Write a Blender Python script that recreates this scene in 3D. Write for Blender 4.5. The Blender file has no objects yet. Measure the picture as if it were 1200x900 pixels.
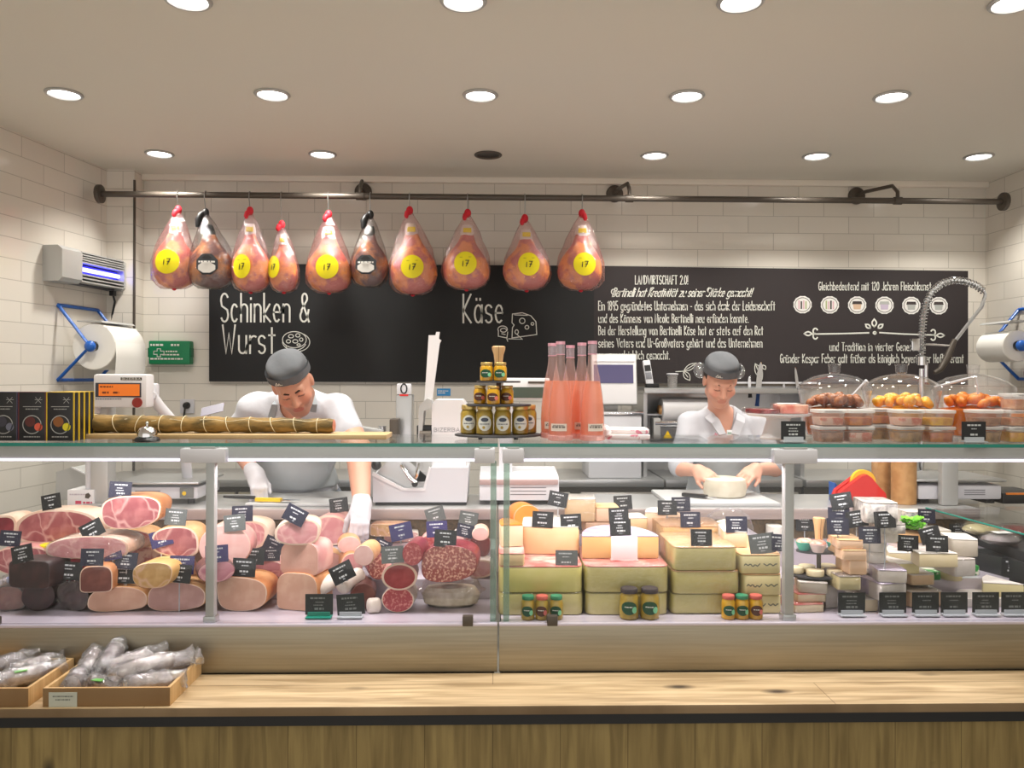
import bpy, bmesh, math, random
import numpy as np
from mathutils import Vector, Matrix, Euler
random.seed(7)
scn = bpy.context.scene
COL = scn.collection
# ------------------------------------------------------------------ camera
FPX, YAW, ROLL, HOR, CAMZ = 933.0, math.radians(1.3), 0.0034, 441.0, 1.5
_F = Vector((math.sin(YAW), math.cos(YAW), 0)); _R0 = Vector((math.cos(YAW), -math.sin(YAW), 0)); _U0 = Vector((0, 0, 1))
_R = _R0 * math.cos(ROLL) + _U0 * math.sin(ROLL); _U = _U0 * math.cos(ROLL) - _R0 * math.sin(ROLL)
cam_d = bpy.data.cameras.new('camera'); cam = bpy.data.objects.new('camera', cam_d); COL.objects.link(cam)
cam_d.sensor_width = 36.0; cam_d.lens = FPX / 1200 * 36; cam_d.shift_y = (HOR - 450) / 1200; cam_d.clip_start = 0.05
mw = Matrix((( _R.x, _U.x, -_F.x, 0), (_R.y, _U.y, -_F.y, 0), (_R.z, _U.z, -_F.z, CAMZ), (0, 0, 0, 1)))
cam.matrix_world = mw
cam_d.dof.use_dof = False
scn.camera = cam
# ------------------------------------------------------------------ light of the room
W = bpy.data.worlds.new('shop_fill'); scn.world = W; W.use_nodes = True
W.node_tree.nodes['Background'].inputs[0].default_value = (1.0, 0.95, 0.88, 1)  # even warm fill added in place of the unseen shop behind the camera
W.node_tree.nodes['Background'].inputs[1].default_value = 1.18
scn.view_settings.view_transform = 'Standard'; scn.view_settings.look = 'None'
scn.view_settings.exposure = 0.0; scn.view_settings.gamma = 1.0; scn.view_settings.use_curve_mapping = False
SPOT_W = 52.0            # each recessed ceiling lamp
LED_W = 4.4              # each counter's light strip
scn.cycles.max_bounces = 10; scn.cycles.transparent_max_bounces = 24
scn.cycles.sample_clamp_indirect = 4.0; scn.cycles.use_denoising = True
scn.cycles.caustics_reflective = False; scn.cycles.caustics_refractive = False

# ------------------------------------------------------------------ helpers: picture point -> place in the room
def at(px, py, Y):
    u = (px - 600) / FPX; w = (HOR - py) / FPX
    d = _F + _R * u + _U * w
    return Vector((0, 0, CAMZ)) + d * (Y / d.y)
def X(px, Y, py=515): return at(px, py, Y).x
def Z(py, Y, px=600): return at(px, py, Y).z
def S(px, Y): return px * Y / FPX

def lin(c):
    return tuple(((v / 255) / 12.92 if v / 255 <= .04045 else ((v / 255 + .055) / 1.055) ** 2.4) for v in c) + (1,)
MATS = {}
def M(name, col=(200, 200, 200), rough=.5, metal=0, col2=None, ns=20, nlo=.4, nhi=.62, ndet=3, stretch=None, bump=0, bs=60,
      emit=None, es=0, sss=0, spec=.5, coat=0, coords='Object'):
    if name in MATS: return MATS[name]
    m = bpy.data.materials.new(name); m.use_nodes = True; MATS[name] = m
    nt = m.node_tree; b = nt.nodes['Principled BSDF']
    b.inputs['Base Color'].default_value = lin(col); b.inputs['Roughness'].default_value = rough
    b.inputs['Metallic'].default_value = metal; b.inputs['Specular IOR Level'].default_value = spec
    if coat: b.inputs['Coat Weight'].default_value = coat; b.inputs['Coat Roughness'].default_value = .15
    if sss:
        b.inputs['Subsurface Weight'].default_value = sss; b.inputs['Subsurface Radius'].default_value = (.02, .008, .005); b.inputs['Subsurface Scale'].default_value = .5
    if emit: b.inputs['Emission Color'].default_value = lin(emit); b.inputs['Emission Strength'].default_value = es
    tc = nt.nodes.new('ShaderNodeTexCoord'); mp = nt.nodes.new('ShaderNodeMapping'); nt.links.new(tc.outputs[coords], mp.inputs[0])
    if stretch: mp.inputs['Scale'].default_value = stretch
    if col2:
        n = nt.nodes.new('ShaderNodeTexNoise'); n.inputs['Scale'].default_value = ns; n.inputs['Detail'].default_value = ndet
        r = nt.nodes.new('ShaderNodeValToRGB'); r.color_ramp.elements[0].position = nlo; r.color_ramp.elements[1].position = nhi
        r.color_ramp.elements[0].color = lin(col); r.color_ramp.elements[1].color = lin(col2)
        nt.links.new(mp.outputs[0], n.inputs['Vector']); nt.links.new(n.outputs['Fac'], r.inputs[0]); nt.links.new(r.outputs[0], b.inputs['Base Color'])
    if bump:
        n = nt.nodes.new('ShaderNodeTexNoise'); n.inputs['Scale'].default_value = bs; n.inputs['Detail'].default_value = 3
        bp = nt.nodes.new('ShaderNodeBump'); bp.inputs['Strength'].default_value = bump; bp.inputs['Distance'].default_value = .01
        nt.links.new(mp.outputs[0], n.inputs['Vector']); nt.links.new(n.outputs['Fac'], bp.inputs['Height']); nt.links.new(bp.outputs[0], b.inputs['Normal'])
    return m
def thin(name, col=(255, 255, 255), base=.04, edge=.5, rough=.02, bump=0, bs=40, haze=0, hazecol=(230, 230, 235)):
    """clear sheet: lets light straight through, mirrors a little more at grazing angles"""
    if name in MATS: return MATS[name]
    m = bpy.data.materials.new(name); m.use_nodes = True; MATS[name] = m
    nt = m.node_tree; nt.nodes.remove(nt.nodes['Principled BSDF']); out = nt.nodes['Material Output']
    t = nt.nodes.new('ShaderNodeBsdfTransparent'); t.inputs[0].default_value = lin(col)
    g = nt.nodes.new('ShaderNodeBsdfGlossy'); g.inputs['Roughness'].default_value = rough
    lw = nt.nodes.new('ShaderNodeLayerWeight'); lw.inputs[0].default_value = .5
    p = nt.nodes.new('ShaderNodeMath'); p.operation = 'POWER'; p.inputs[1].default_value = 3; nt.links.new(lw.outputs['Facing'], p.inputs[0])
    ma = nt.nodes.new('ShaderNodeMath'); ma.operation = 'MULTIPLY_ADD'; ma.inputs[1].default_value = edge; ma.inputs[2].default_value = base
    nt.links.new(p.outputs[0], ma.inputs[0])
    mx = nt.nodes.new('ShaderNodeMixShader'); nt.links.new(ma.outputs[0], mx.inputs[0]); nt.links.new(t.outputs[0], mx.inputs[1]); nt.links.new(g.outputs[0], mx.inputs[2])
    last = mx
    if haze:
        d = nt.nodes.new('ShaderNodeBsdfDiffuse'); d.inputs[0].default_value = lin(hazecol)
        m2 = nt.nodes.new('ShaderNodeMixShader'); m2.inputs[0].default_value = haze
        nt.links.new(mx.outputs[0], m2.inputs[1]); nt.links.new(d.outputs[0], m2.inputs[2]); last = m2
    if bump:
        tc = nt.nodes.new('ShaderNodeTexCoord')
        n = nt.nodes.new('ShaderNodeTexNoise'); n.inputs['Scale'].default_value = bs; n.inputs['Detail'].default_value = 4
        bp = nt.nodes.new('ShaderNodeBump'); bp.inputs['Strength'].default_value = bump; bp.inputs['Distance'].default_value = .02
        nt.links.new(tc.outputs['Object'], n.inputs['Vector']); nt.links.new(n.outputs['Fac'], bp.inputs['Height']); nt.links.new(bp.outputs[0], g.inputs['Normal'])
    nt.links.new(last.outputs[0], out.inputs['Surface'])
    return m
def tile_mat(name, ax, c1, c2, mortar):
    m = bpy.data.materials.new(name); m.use_nodes = True; nt = m.node_tree; b = nt.nodes['Principled BSDF']
    tc = nt.nodes.new('ShaderNodeTexCoord'); sp = nt.nodes.new('ShaderNodeSeparateXYZ'); cb = nt.nodes.new('ShaderNodeCombineXYZ')
    nt.links.new(tc.outputs['Object'], sp.inputs[0]); nt.links.new(sp.outputs[ax], cb.inputs[0]); nt.links.new(sp.outputs[2], cb.inputs[1])
    br = nt.nodes.new('ShaderNodeTexBrick'); nt.links.new(cb.outputs[0], br.inputs['Vector'])
    for k, v in (('Scale', 1), ('Mortar Size', .0022), ('Mortar Smooth', .3), ('Brick Width', .31), ('Row Height', .1035)): br.inputs[k].default_value = v
    br.inputs['Color1'].default_value = lin(c1); br.inputs['Color2'].default_value = lin(c2); br.inputs['Mortar'].default_value = lin(mortar)
    nt.links.new(br.outputs['Color'], b.inputs['Base Color'])
    b.inputs['Roughness'].default_value = .16
    n = nt.nodes.new('ShaderNodeTexNoise'); n.inputs['Scale'].default_value = 9
    mx = nt.nodes.new('ShaderNodeMath'); mx.operation = 'MULTIPLY_ADD'; mx.inputs[1].default_value = -.5
    nt.links.new(tc.outputs['Object'], n.inputs['Vector']); nt.links.new(br.outputs['Fac'], mx.inputs[0]); nt.links.new(n.outputs['Fac'], mx.inputs[2])
    bp = nt.nodes.new('ShaderNodeBump'); bp.inputs['Strength'].default_value = .25; bp.inputs['Distance'].default_value = .006
    nt.links.new(mx.outputs[0], bp.inputs['Height']); nt.links.new(bp.outputs[0], b.inputs['Normal'])
    MATS[name] = m; return m
def wood_mat(name, c1, c2, c3, axis='x', plank=(1.6, .14), rough=.55, knots=True, scale=1.0):
    """grain runs along axis; planks from a brick pattern; knots from cells"""
    m = bpy.data.materials.new(name); m.use_nodes = True; nt = m.node_tree; b = nt.nodes['Principled BSDF']; MATS[name] = m
    tc = nt.nodes.new('ShaderNodeTexCoord'); sp = nt.nodes.new('ShaderNodeSeparateXYZ'); nt.links.new(tc.outputs['Object'], sp.inputs[0])
    o = {'x': (0, 1), 'z': (2, 0), 'y': (1, 0), 'xz': (0, 2)}[axis]
    cb = nt.nodes.new('ShaderNodeCombineXYZ'); nt.links.new(sp.outputs[o[0]], cb.inputs[0]); nt.links.new(sp.outputs[o[1]], cb.inputs[1])
    mp = nt.nodes.new('ShaderNodeMapping'); mp.inputs['Scale'].default_value = (1.6 * scale, 22 * scale, 1); nt.links.new(cb.outputs[0], mp.inputs[0])
    n = nt.nodes.new('ShaderNodeTexNoise'); n.inputs['Scale'].default_value = 1.5; n.inputs['Detail'].default_value = 5; n.inputs['Distortion'].default_value = .6
    nt.links.new(mp.outputs[0], n.inputs['Vector'])
    r = nt.nodes.new('ShaderNodeValToRGB'); e = r.color_ramp.elements; e[0].position = .36; e[1].position = .64
    e[0].color = lin(c2); e[1].color = lin(c1); nt.links.new(n.outputs['Fac'], r.inputs[0])
    br = nt.nodes.new('ShaderNodeTexBrick'); nt.links.new(cb.outputs[0], br.inputs['Vector'])
    for k, v in (('Scale', 1), ('Mortar Size', .0012), ('Mortar Smooth', .1), ('Brick Width', plank[0]), ('Row Height', plank[1])): br.inputs[k].default_value = v
    br.inputs['Color1'].default_value = (1, 1, 1, 1); br.inputs['Color2'].default_value = (.84, .83, .80, 1); br.inputs['Mortar'].default_value = (.25, .2, .15, 1)
    mu = nt.nodes.new('ShaderNodeMix'); mu.data_type = 'RGBA'; mu.blend_type = 'MULTIPLY'; mu.inputs[0].default_value = .8
    nt.links.new(r.outputs[0], mu.inputs[6]); nt.links.new(br.outputs['Color'], mu.inputs[7]); last = mu.outputs[2]
    if knots:
        mp2 = nt.nodes.new('ShaderNodeMapping'); mp2.inputs['Scale'].default_value = (3.2, 8, 1); nt.links.new(cb.outputs[0], mp2.inputs[0])
        v = nt.nodes.new('ShaderNodeTexVoronoi'); v.inputs['Scale'].default_value = 1.0; nt.links.new(mp2.outputs[0], v.inputs['Vector'])
        r2 = nt.nodes.new('ShaderNodeValToRGB'); r2.color_ramp.elements[0].position = .05; r2.color_ramp.elements[1].position = .19
        r2.color_ramp.elements[0].color = (1, 1, 1, 1); r2.color_ramp.elements[1].color = (0, 0, 0, 1); nt.links.new(v.outputs['Distance'], r2.inputs[0])
        sv = nt.nodes.new('ShaderNodeSeparateColor'); nt.links.new(v.outputs['Color'], sv.inputs[0])
        gt = nt.nodes.new('ShaderNodeMath'); gt.operation = 'GREATER_THAN'; gt.inputs[1].default_value = .5; nt.links.new(sv.outputs[0], gt.inputs[0])
        ml = nt.nodes.new('ShaderNodeMath'); ml.operation = 'MULTIPLY'; nt.links.new(gt.outputs[0], ml.inputs[0]); nt.links.new(r2.outputs[0], ml.inputs[1])
        mk = nt.nodes.new('ShaderNodeMix'); mk.data_type = 'RGBA'; nt.links.new(ml.outputs[0], mk.inputs[0]); nt.links.new(last, mk.inputs[6]); mk.inputs[7].default_value = lin(c3); last = mk.outputs[2]
    nt.links.new(last, b.inputs['Base Color']); b.inputs['Roughness'].default_value = rough
    return m

class B:
    """collects shapes, then becomes one mesh object"""
    def __init__(s): s.bm = bmesh.new(); s.l = s.bm.faces.layers.int.new('d')
    def _m(s, mi):
        for f in s.bm.faces:
            if f[s.l] == 0: f[s.l] = 1; f.material_index = mi
    def box(s, c, d, bev=0, R=None, mi=0, seg=2):
        r = bmesh.ops.create_cube(s.bm, size=1); vs = r['verts']
        for v in vs: v.co = Vector((v.co.x * d[0], v.co.y * d[1], v.co.z * d[2]))
        if bev:
            es = list({e for v in vs for e in v.link_edges})
            q = bmesh.ops.bevel(s.bm, geom=es, offset=bev, segments=seg, affect='EDGES', profile=.6)
            vs = list({v for f in q['faces'] for v in f.verts} | {v for v in vs if v.is_valid})
        Mx = Matrix.Translation(Vector(c)) @ (R.to_4x4() if R else Matrix())
        for v in vs: v.co = Mx @ v.co
        s._m(mi); return s
    def bx(s, lo, hi, bev=0, mi=0):
        lo = Vector(lo); hi = Vector(hi); return s.box((lo + hi) / 2, hi - lo, bev, None, mi)
    def rings(s, rings, cap=(True, True), mi=0, closed=True):
        vr = [[s.bm.verts.new(p) for p in r] for r in rings]; n = len(vr[0])
        for a, b in zip(vr, vr[1:]):
            for i in range(n if closed else n - 1):
                j = (i + 1) % n
                try: s.bm.faces.new((a[i], a[j], b[j], b[i]))
                except ValueError: pass
        if cap[0]: s.bm.faces.new(list(reversed(vr[0])))
        if cap[1]: s.bm.faces.new(vr[-1])
        s._m(mi); return s
    def lathe(s, prof, c=(0, 0, 0), seg=24, R=None, mi=0, sx=1, sy=1, cap=True, wob=None):
        c = Vector(c); rr = []
        for k, (r, z) in enumerate(prof):
            ring = []
            for i in range(seg):
                a = 2 * math.pi * i / seg; q = max(r, 1e-5) * (1 + (wob(a, k) if wob else 0))
                p = Vector((q * math.cos(a) * sx, q * math.sin(a) * sy, z)); ring.append(c + (R @ p if R else p))
            rr.append(ring)
        return s.rings(rr, (cap, cap), mi)
    def cyl(s, a, b, r, r2=None, seg=20, mi=0, bev=0):
        a = Vector(a); b = Vector(b); d = b - a; L = d.length; R = d.to_track_quat('Z', 'Y').to_matrix(); r2 = r if r2 is None else r2
        pr = [(r, 0), (r2, L)] if not bev else [(r - bev, 0), (r - bev * .3, bev * .3), (r, bev), (r2, L - bev), (r2 - bev * .3, L - bev * .3), (r2 - bev, L)]
        return s.lathe(pr, a, seg, R, mi)
    def sph(s, c, r, seg=20, R=None, mi=0, n=10):
        if not hasattr(r, '__len__'): r = (r, r, r)
        c = Vector(c); rr = []
        for k in range(n + 1):
            t = math.pi * (k / n) ; q = max(math.sin(t), 1e-4); z = -math.cos(t)
            ring = []
            for i in range(seg):
                a = 2 * math.pi * i / seg; p = Vector((q * math.cos(a) * r[0], q * math.sin(a) * r[1], z * r[2])); ring.append(c + (R @ p if R else p))
            rr.append(ring)
        return s.rings(rr, (True, True), mi)
    def tube(s, pts, r, seg=8, mi=0, closed=False):
        pts = [Vector(p) for p in pts]; n = len(pts); rs = r if hasattr(r, '__len__') else [r] * n
        ref = None; rr = []
        for i, p in enumerate(pts):
            if closed: t = pts[(i + 1) % n] - pts[i - 1]
            else: t = pts[min(i + 1, n - 1)] - pts[max(i - 1, 0)]
            t = t.normalized() if t.length > 1e-9 else Vector((0, 0, 1))
            if ref is None: ref = t.orthogonal().normalized()
            ref = (ref - t * ref.dot(t)); ref = ref.normalized() if ref.length > 1e-6 else t.orthogonal().normalized()
            o = t.cross(ref)
            rr.append([p + (ref * math.cos(2 * math.pi * k / seg) + o * math.sin(2 * math.pi * k / seg)) * rs[i] for k in range(seg)])
        if closed: rr.append(rr[0]); return s.rings(rr, (False, False), mi)
        return s.rings(rr, (True, True), mi)
    def prism(s, ol, z0, z1, bev=0, mi=0, top=1.0):
        cx = sum(p[0] for p in ol) / len(ol); cy = sum(p[1] for p in ol) / len(ol)
        R = max(math.hypot(p[0] - cx, p[1] - cy) for p in ol); k = 1 - bev / R if bev else 1
        lv = [(1, z0), (top, z1)] if not bev else [(k, z0), (1 - (1 - k) * .3, z0 + bev * .3), (1, z0 + bev), (top, z1 - bev), (top * (1 - (1 - k) * .3), z1 - bev * .3), (top * k, z1)]
        return s.rings([[(cx + (x - cx) * q, cy + (y - cy) * q, z) for x, y in ol] for q, z in lv], (True, True), mi)
    def poly(s, pts, mi=0):
        s.bm.faces.new([s.bm.verts.new(p) for p in pts]); s._m(mi); return s
    def ribbon(s, strokes, w, fn, mi=0, lift=0.0):
        """flat painted strokes: fn maps (x, y) of the writing plane to a point"""
        for st in strokes:
            st = [Vector((p[0], p[1])) for p in st]
            st = [p for i, p in enumerate(st) if i == 0 or (p - st[i - 1]).length > 1e-7]
            if len(st) < 2: continue
            Lf, Rt = [], []
            for i, p in enumerate(st):
                a = (st[i] - st[i - 1]).normalized() if i else (st[1] - st[0]).normalized()
                b = (st[i + 1] - st[i]).normalized() if i < len(st) - 1 else a
                t = a + b; t = t.normalized() if t.length > .2 else a
                nrm = Vector((-t.y, t.x)); k = w / 2 / max(.5, abs(nrm.dot(Vector((-a.y, a.x)))))
                e = t * (-w * .4 if i == 0 else (w * .4 if i == len(st) - 1 else 0))
                Lf.append(p + nrm * k + e); Rt.append(p - nrm * k + e)
            a = [s.bm.verts.new(fn(*q)) for q in Lf]; b = [s.bm.verts.new(fn(*q)) for q in Rt]
            for i in range(len(a) - 1): s.bm.faces.new((b[i], b[i + 1], a[i + 1], a[i]))
        s._m(mi); return s
    def out(s, name, mat, parent=None, loc=(0, 0, 0), rot=(0, 0, 0), ang=38, flat=False, jit=0):
        bm = s.bm
        if jit:
            for v in bm.verts: v.co += Vector((random.uniform(-jit, jit), random.uniform(-jit, jit), random.uniform(-jit, jit)))
        bmesh.ops.recalc_face_normals(bm, faces=bm.faces)
        ca = math.radians(ang)
        for f in bm.faces: f.smooth = not flat
        for e in bm.edges:
            if len(e.link_faces) == 2 and e.calc_face_angle(0) > ca: e.smooth = False
        me = bpy.data.meshes.new(name); bm.to_mesh(me); bm.free()
        for m in (mat if isinstance(mat, (list, tuple)) else [mat]): me.materials.append(m)
        o = bpy.data.objects.new(name, me); COL.objects.link(o); o.location = loc; o.rotation_euler = rot
        if parent: o.parent = parent
        return o
def tag(o, label=None, cat=None, group=None, kind=None):
    for k, v in (('label', label), ('category', cat), ('group', group), ('kind', kind)):
        if v: o[k] = v
    return o
def thing(name, label, cat, loc=(0, 0, 0), rz=0, group=None):
    o = bpy.data.objects.new(name, None); COL.objects.link(o); o.location = loc; o.rotation_euler = (0, 0, rz); o.empty_display_size = .05
    return tag(o, label, cat, group)
KIDS = {}
def dup(root, loc, rz=0, label=None, group=None, scale=None, rot=None):
    r = root.copy(); COL.objects.link(r); r.location = loc; r.rotation_euler = rot or (0, 0, rz)
    if scale: r.scale = scale if hasattr(scale, '__len__') else (scale,) * 3
    if label: r['label'] = label
    if group: r['group'] = group
    def kids(a, b):
        for ch in list(a.children):
            c = ch.copy(); COL.objects.link(c); c.parent = b; kids(ch, c)
    kids(root, r); return r
def decal(b, f, cx, cy, rx, ry, mi=0, n=24):
    return b.rings([[f(cx + rx * q * math.cos(2 * math.pi * k / n), cy + ry * q * math.sin(2 * math.pi * k / n)) for k in range(n)] for q in (1, .75, .5, .25, .05)], (False, True), mi)
def rotz(a): return Matrix.Rotation(a, 3, 'Z')
def circ(rx, ry=None, n=32, c=(0, 0), a0=0, a1=360, full=True):
    ry = rx if ry is None else ry
    return [(c[0] + rx * math.cos(math.radians(a0 + (a1 - a0) * i / (n if full else n - 1))), c[1] + ry * math.sin(math.radians(a0 + (a1 - a0) * i / (n if full else n - 1)))) for i in range(n)]
def sup(w, h, n=4, k=32):
    o = []
    for i in range(k):
        a = 2 * math.pi * i / k; c, s_ = math.cos(a), math.sin(a)
        o.append((w / 2 * math.copysign(abs(c) ** (2 / n), c), h / 2 * math.copysign(abs(s_) ** (2 / n), s_)))
    return o

# ------------------------------------------------------------------ stroke lettering (narrow hand-drawn capitals and small letters)
def _a(cx, cy, rx, ry, a0, a1, n=10): return [(cx + rx * math.cos(math.radians(a0 + (a1 - a0) * i / n)), cy + ry * math.sin(math.radians(a0 + (a1 - a0) * i / n))) for i in range(n + 1)]
_w, _x = .25, .62; _h = _w / 2
_O = _a(_h, .31, _h, .31, 0, 360, 16); _hump = _a(_h, .46, _h, .16, 180, 0)
_S = lambda w, t: _a(w / 2, t * .75, w / 2, t * .25, 30, 180, 7) + _a(w / 2, t * .5, w * .45, t * .08, 180, 0, 1)[1:1] + [(w * .12, t * .56), (w * .88, t * .42)] + _a(w / 2, t * .25, w / 2, t * .25, 0, -150, 7)
_cO = _a(.15, .5, .15, .5, 0, 360, 18)
G = {
 'a': (_w, [_O, [(_w, .62), (_w, 0)]]), 'b': (_w, [[(0, 1), (0, 0)], _O]), 'c': (_w, [_a(_h, .31, _h, .31, 45, 315)]), 'd': (_w, [_O, [(_w, 1), (_w, 0)]]),
 'e': (_w, [[(0, .34), (_w, .34)] + _a(_h, .31, _h, .31, 5, 310)]), 'f': (.2, [_a(.19, .82, .1, .17, 60, 180) + [(.09, 0)], [(0, .6), (.2, .6)]]),
 'g': (_w, [_O, [(_w, .62), (_w, -.1)] + _a(_h, -.1, _h, .17, 0, -150)]), 'h': (_w, [[(0, 1), (0, 0)], [(0, .3)] + _hump + [(_w, 0)]]),
 'i': (.02, [[(.01, .62), (.01, 0)], [(.01, .8), (.01, .84)]]), 'k': (_w, [[(0, 1), (0, 0)], [(.22, .62), (0, .27), (_w, 0)]]), 'l': (.02, [[(.01, 1), (.01, 0)]]),
 'm': (.42, [[(0, .62), (0, 0)], [(0, .3)] + _a(.105, .46, .105, .16, 180, 0) + [(.21, 0)], [(.21, .3)] + _a(.315, .46, .105, .16, 180, 0) + [(.42, 0)]]),
 'n': (_w, [[(0, .62), (0, 0)], [(0, .3)] + _hump + [(_w, 0)]]), 'o': (_w, [_O]), 'p': (_w, [[(0, .62), (0, -.28)], _O]), 'r': (.16, [[(0, .62), (0, 0)], [(0, .34)] + _a(.13, .42, .13, .19, 180, 60)]),
 's': (.22, [_S(.22, .62)]), 't': (.2, [[(.1, .9), (.1, 0)], [(0, .64), (.2, .64)]]), 'u': (_w, [[(0, .62), (0, .16)] + _a(_h, .16, _h, .16, 180, 360) + [(_w, .62)], [(_w, .3), (_w, 0)]]),
 'v': (.24, [[(0, .62), (.12, 0), (.24, .62)]]), 'y': (.24, [[(0, .62), (.12, .05)], [(.24, .62), (.06, -.26)]]), 'z': (.22, [[(0, .62), (.22, .62), (0, 0), (.22, 0)]]),
 'ß': (.25, [[(0, 0), (0, .8)] + _a(.11, .8, .11, .2, 180, 0, 8) + [(.2, .62), (.1, .52)] + _a(.1, .26, .15, .26, 90, -120, 8)]),
 'A': (.3, [[(0, 0), (.15, 1), (.3, 0)], [(.05, .34), (.25, .34)]]), 'B': (.27, [[(0, 0), (0, 1)] + _a(.08, .77, .17, .23, 90, -90, 8) + _a(.08, .27, .19, .27, 90, -90, 8) + [(0, 0)]]),
 'C': (.28, [_a(.15, .5, .15, .5, 50, 310, 14)]), 'D': (.29, [[(0, 0), (0, 1)] + _a(.06, .5, .23, .5, 90, -90, 12) + [(0, 0)]]), 'E': (.22, [[(.22, 1), (0, 1), (0, 0), (.22, 0)], [(0, .52), (.18, .52)]]),
 'F': (.22, [[(.22, 1), (0, 1), (0, 0)], [(0, .52), (.18, .52)]]), 'G': (.29, [_a(.15, .5, .15, .5, 50, 340, 14) + [(.29, .45), (.16, .45)]]), 'H': (.27, [[(0, 1), (0, 0)], [(.27, 1), (.27, 0)], [(0, .52), (.27, .52)]]),
 'I': (.02, [[(.01, 1), (.01, 0)]]), 'J': (.2, [[(.2, 1), (.2, .14)] + _a(.1, .14, .1, .14, 0, -170, 8)]), 'K': (.27, [[(0, 1), (0, 0)], [(.26, 1), (0, .42), (.27, 0)]]), 'L': (.21, [[(0, 1), (0, 0), (.21, 0)]]),
 'N': (.28, [[(0, 0), (0, 1), (.28, 0), (.28, 1)]]), 'R': (.27, [[(0, 0), (0, 1)] + _a(.08, .76, .18, .24, 90, -90, 8) + [(.03, .52), (.27, 0)]]), 'S': (.28, [_S(.28, 1)]), 'T': (.28, [[(0, 1), (.28, 1)], [(.14, 1), (.14, 0)]]),
 'U': (.28, [[(0, 1), (0, .16)] + _a(.14, .16, .14, .16, 180, 360) + [(.28, 1)]]), 'V': (.3, [[(0, 1), (.15, 0), (.3, 1)]]), 'W': (.42, [[(0, 1), (.11, 0), (.21, .7), (.31, 0), (.42, 1)]]), 'Z': (.26, [[(0, 1), (.26, 1), (0, 0), (.26, 0)]]),
 '0': (.28, [_a(.14, .5, .14, .5, 0, 360, 16)]), '1': (.1, [[(0, .82), (.09, 1), (.09, 0)]]), '2': (.26, [_a(.13, .76, .13, .24, 170, -20, 8) + [(0, 0), (.26, 0)]]), '5': (.25, [[(.23, 1), (.03, 1), (.01, .55)] + _a(.11, .3, .14, .3, 110, -140, 9)]),
 '7': (.25, [[(0, 1), (.25, 1), (.08, 0)], [(.06, .5), (.22, .5)]]), '8': (.26, [_a(.13, .76, .11, .24, 0, 360, 14), _a(.13, .27, .13, .27, 0, 360, 14)]), '9': (.26, [_a(.13, .72, .13, .28, 0, 360, 14), [(.26, .72), (.2, 0)]]),
 '&': (.34, [[(.34, .0), (.08, .7)] + _a(.17, .83, .1, .17, 200, -20, 8) + [(.05, .42)] + _a(.14, .2, .14, .2, 130, 330, 8) + [(.33, .42)]]),
 '!': (.02, [[(.01, 1), (.01, .28)], [(.01, .06), (.01, 0)]]), '.': (.02, [[(.01, .05), (.01, 0)]]), '-': (.16, [[(0, .4), (.16, .4)]]), ' ': (.16, []),
}
for u, b in (('ä', 'a'), ('ö', 'o'), ('ü', 'u')): G[u] = (G[b][0], G[b][1] + [[(.06, .8), (.06, .85)], [(.19, .8), (.19, .85)]])
def strokes_of(text, x0, x1, yb, yt, slant=0, gap=.13, round_caps=False):
    tot = sum(G[c][0] + gap for c in text) - gap; sx = (x1 - x0) / tot; sy = yt - yb; o = []; cx = 0
    for c in text:
        w, st = G[c]
        for s_ in st: o.append([(x0 + (cx + p[0] + slant * p[1]) * sx, yb + p[1] * sy) for p in s_])
        cx += w + gap
    return o
def dash_text(b, rows, fn, mi=0):
    """tiny unreadable print: rows of (x0, x1, y, h)"""
    for x0, x1, y, h in rows:
        x = x0
        while x < x1:
            w = min(random.uniform(.5, 1.6) * h * 1.5, x1 - x)
            b.poly([fn(x, y), fn(x + w, y), fn(x + w, y + h), fn(x, y + h)], mi); x += w + h * .45

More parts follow.
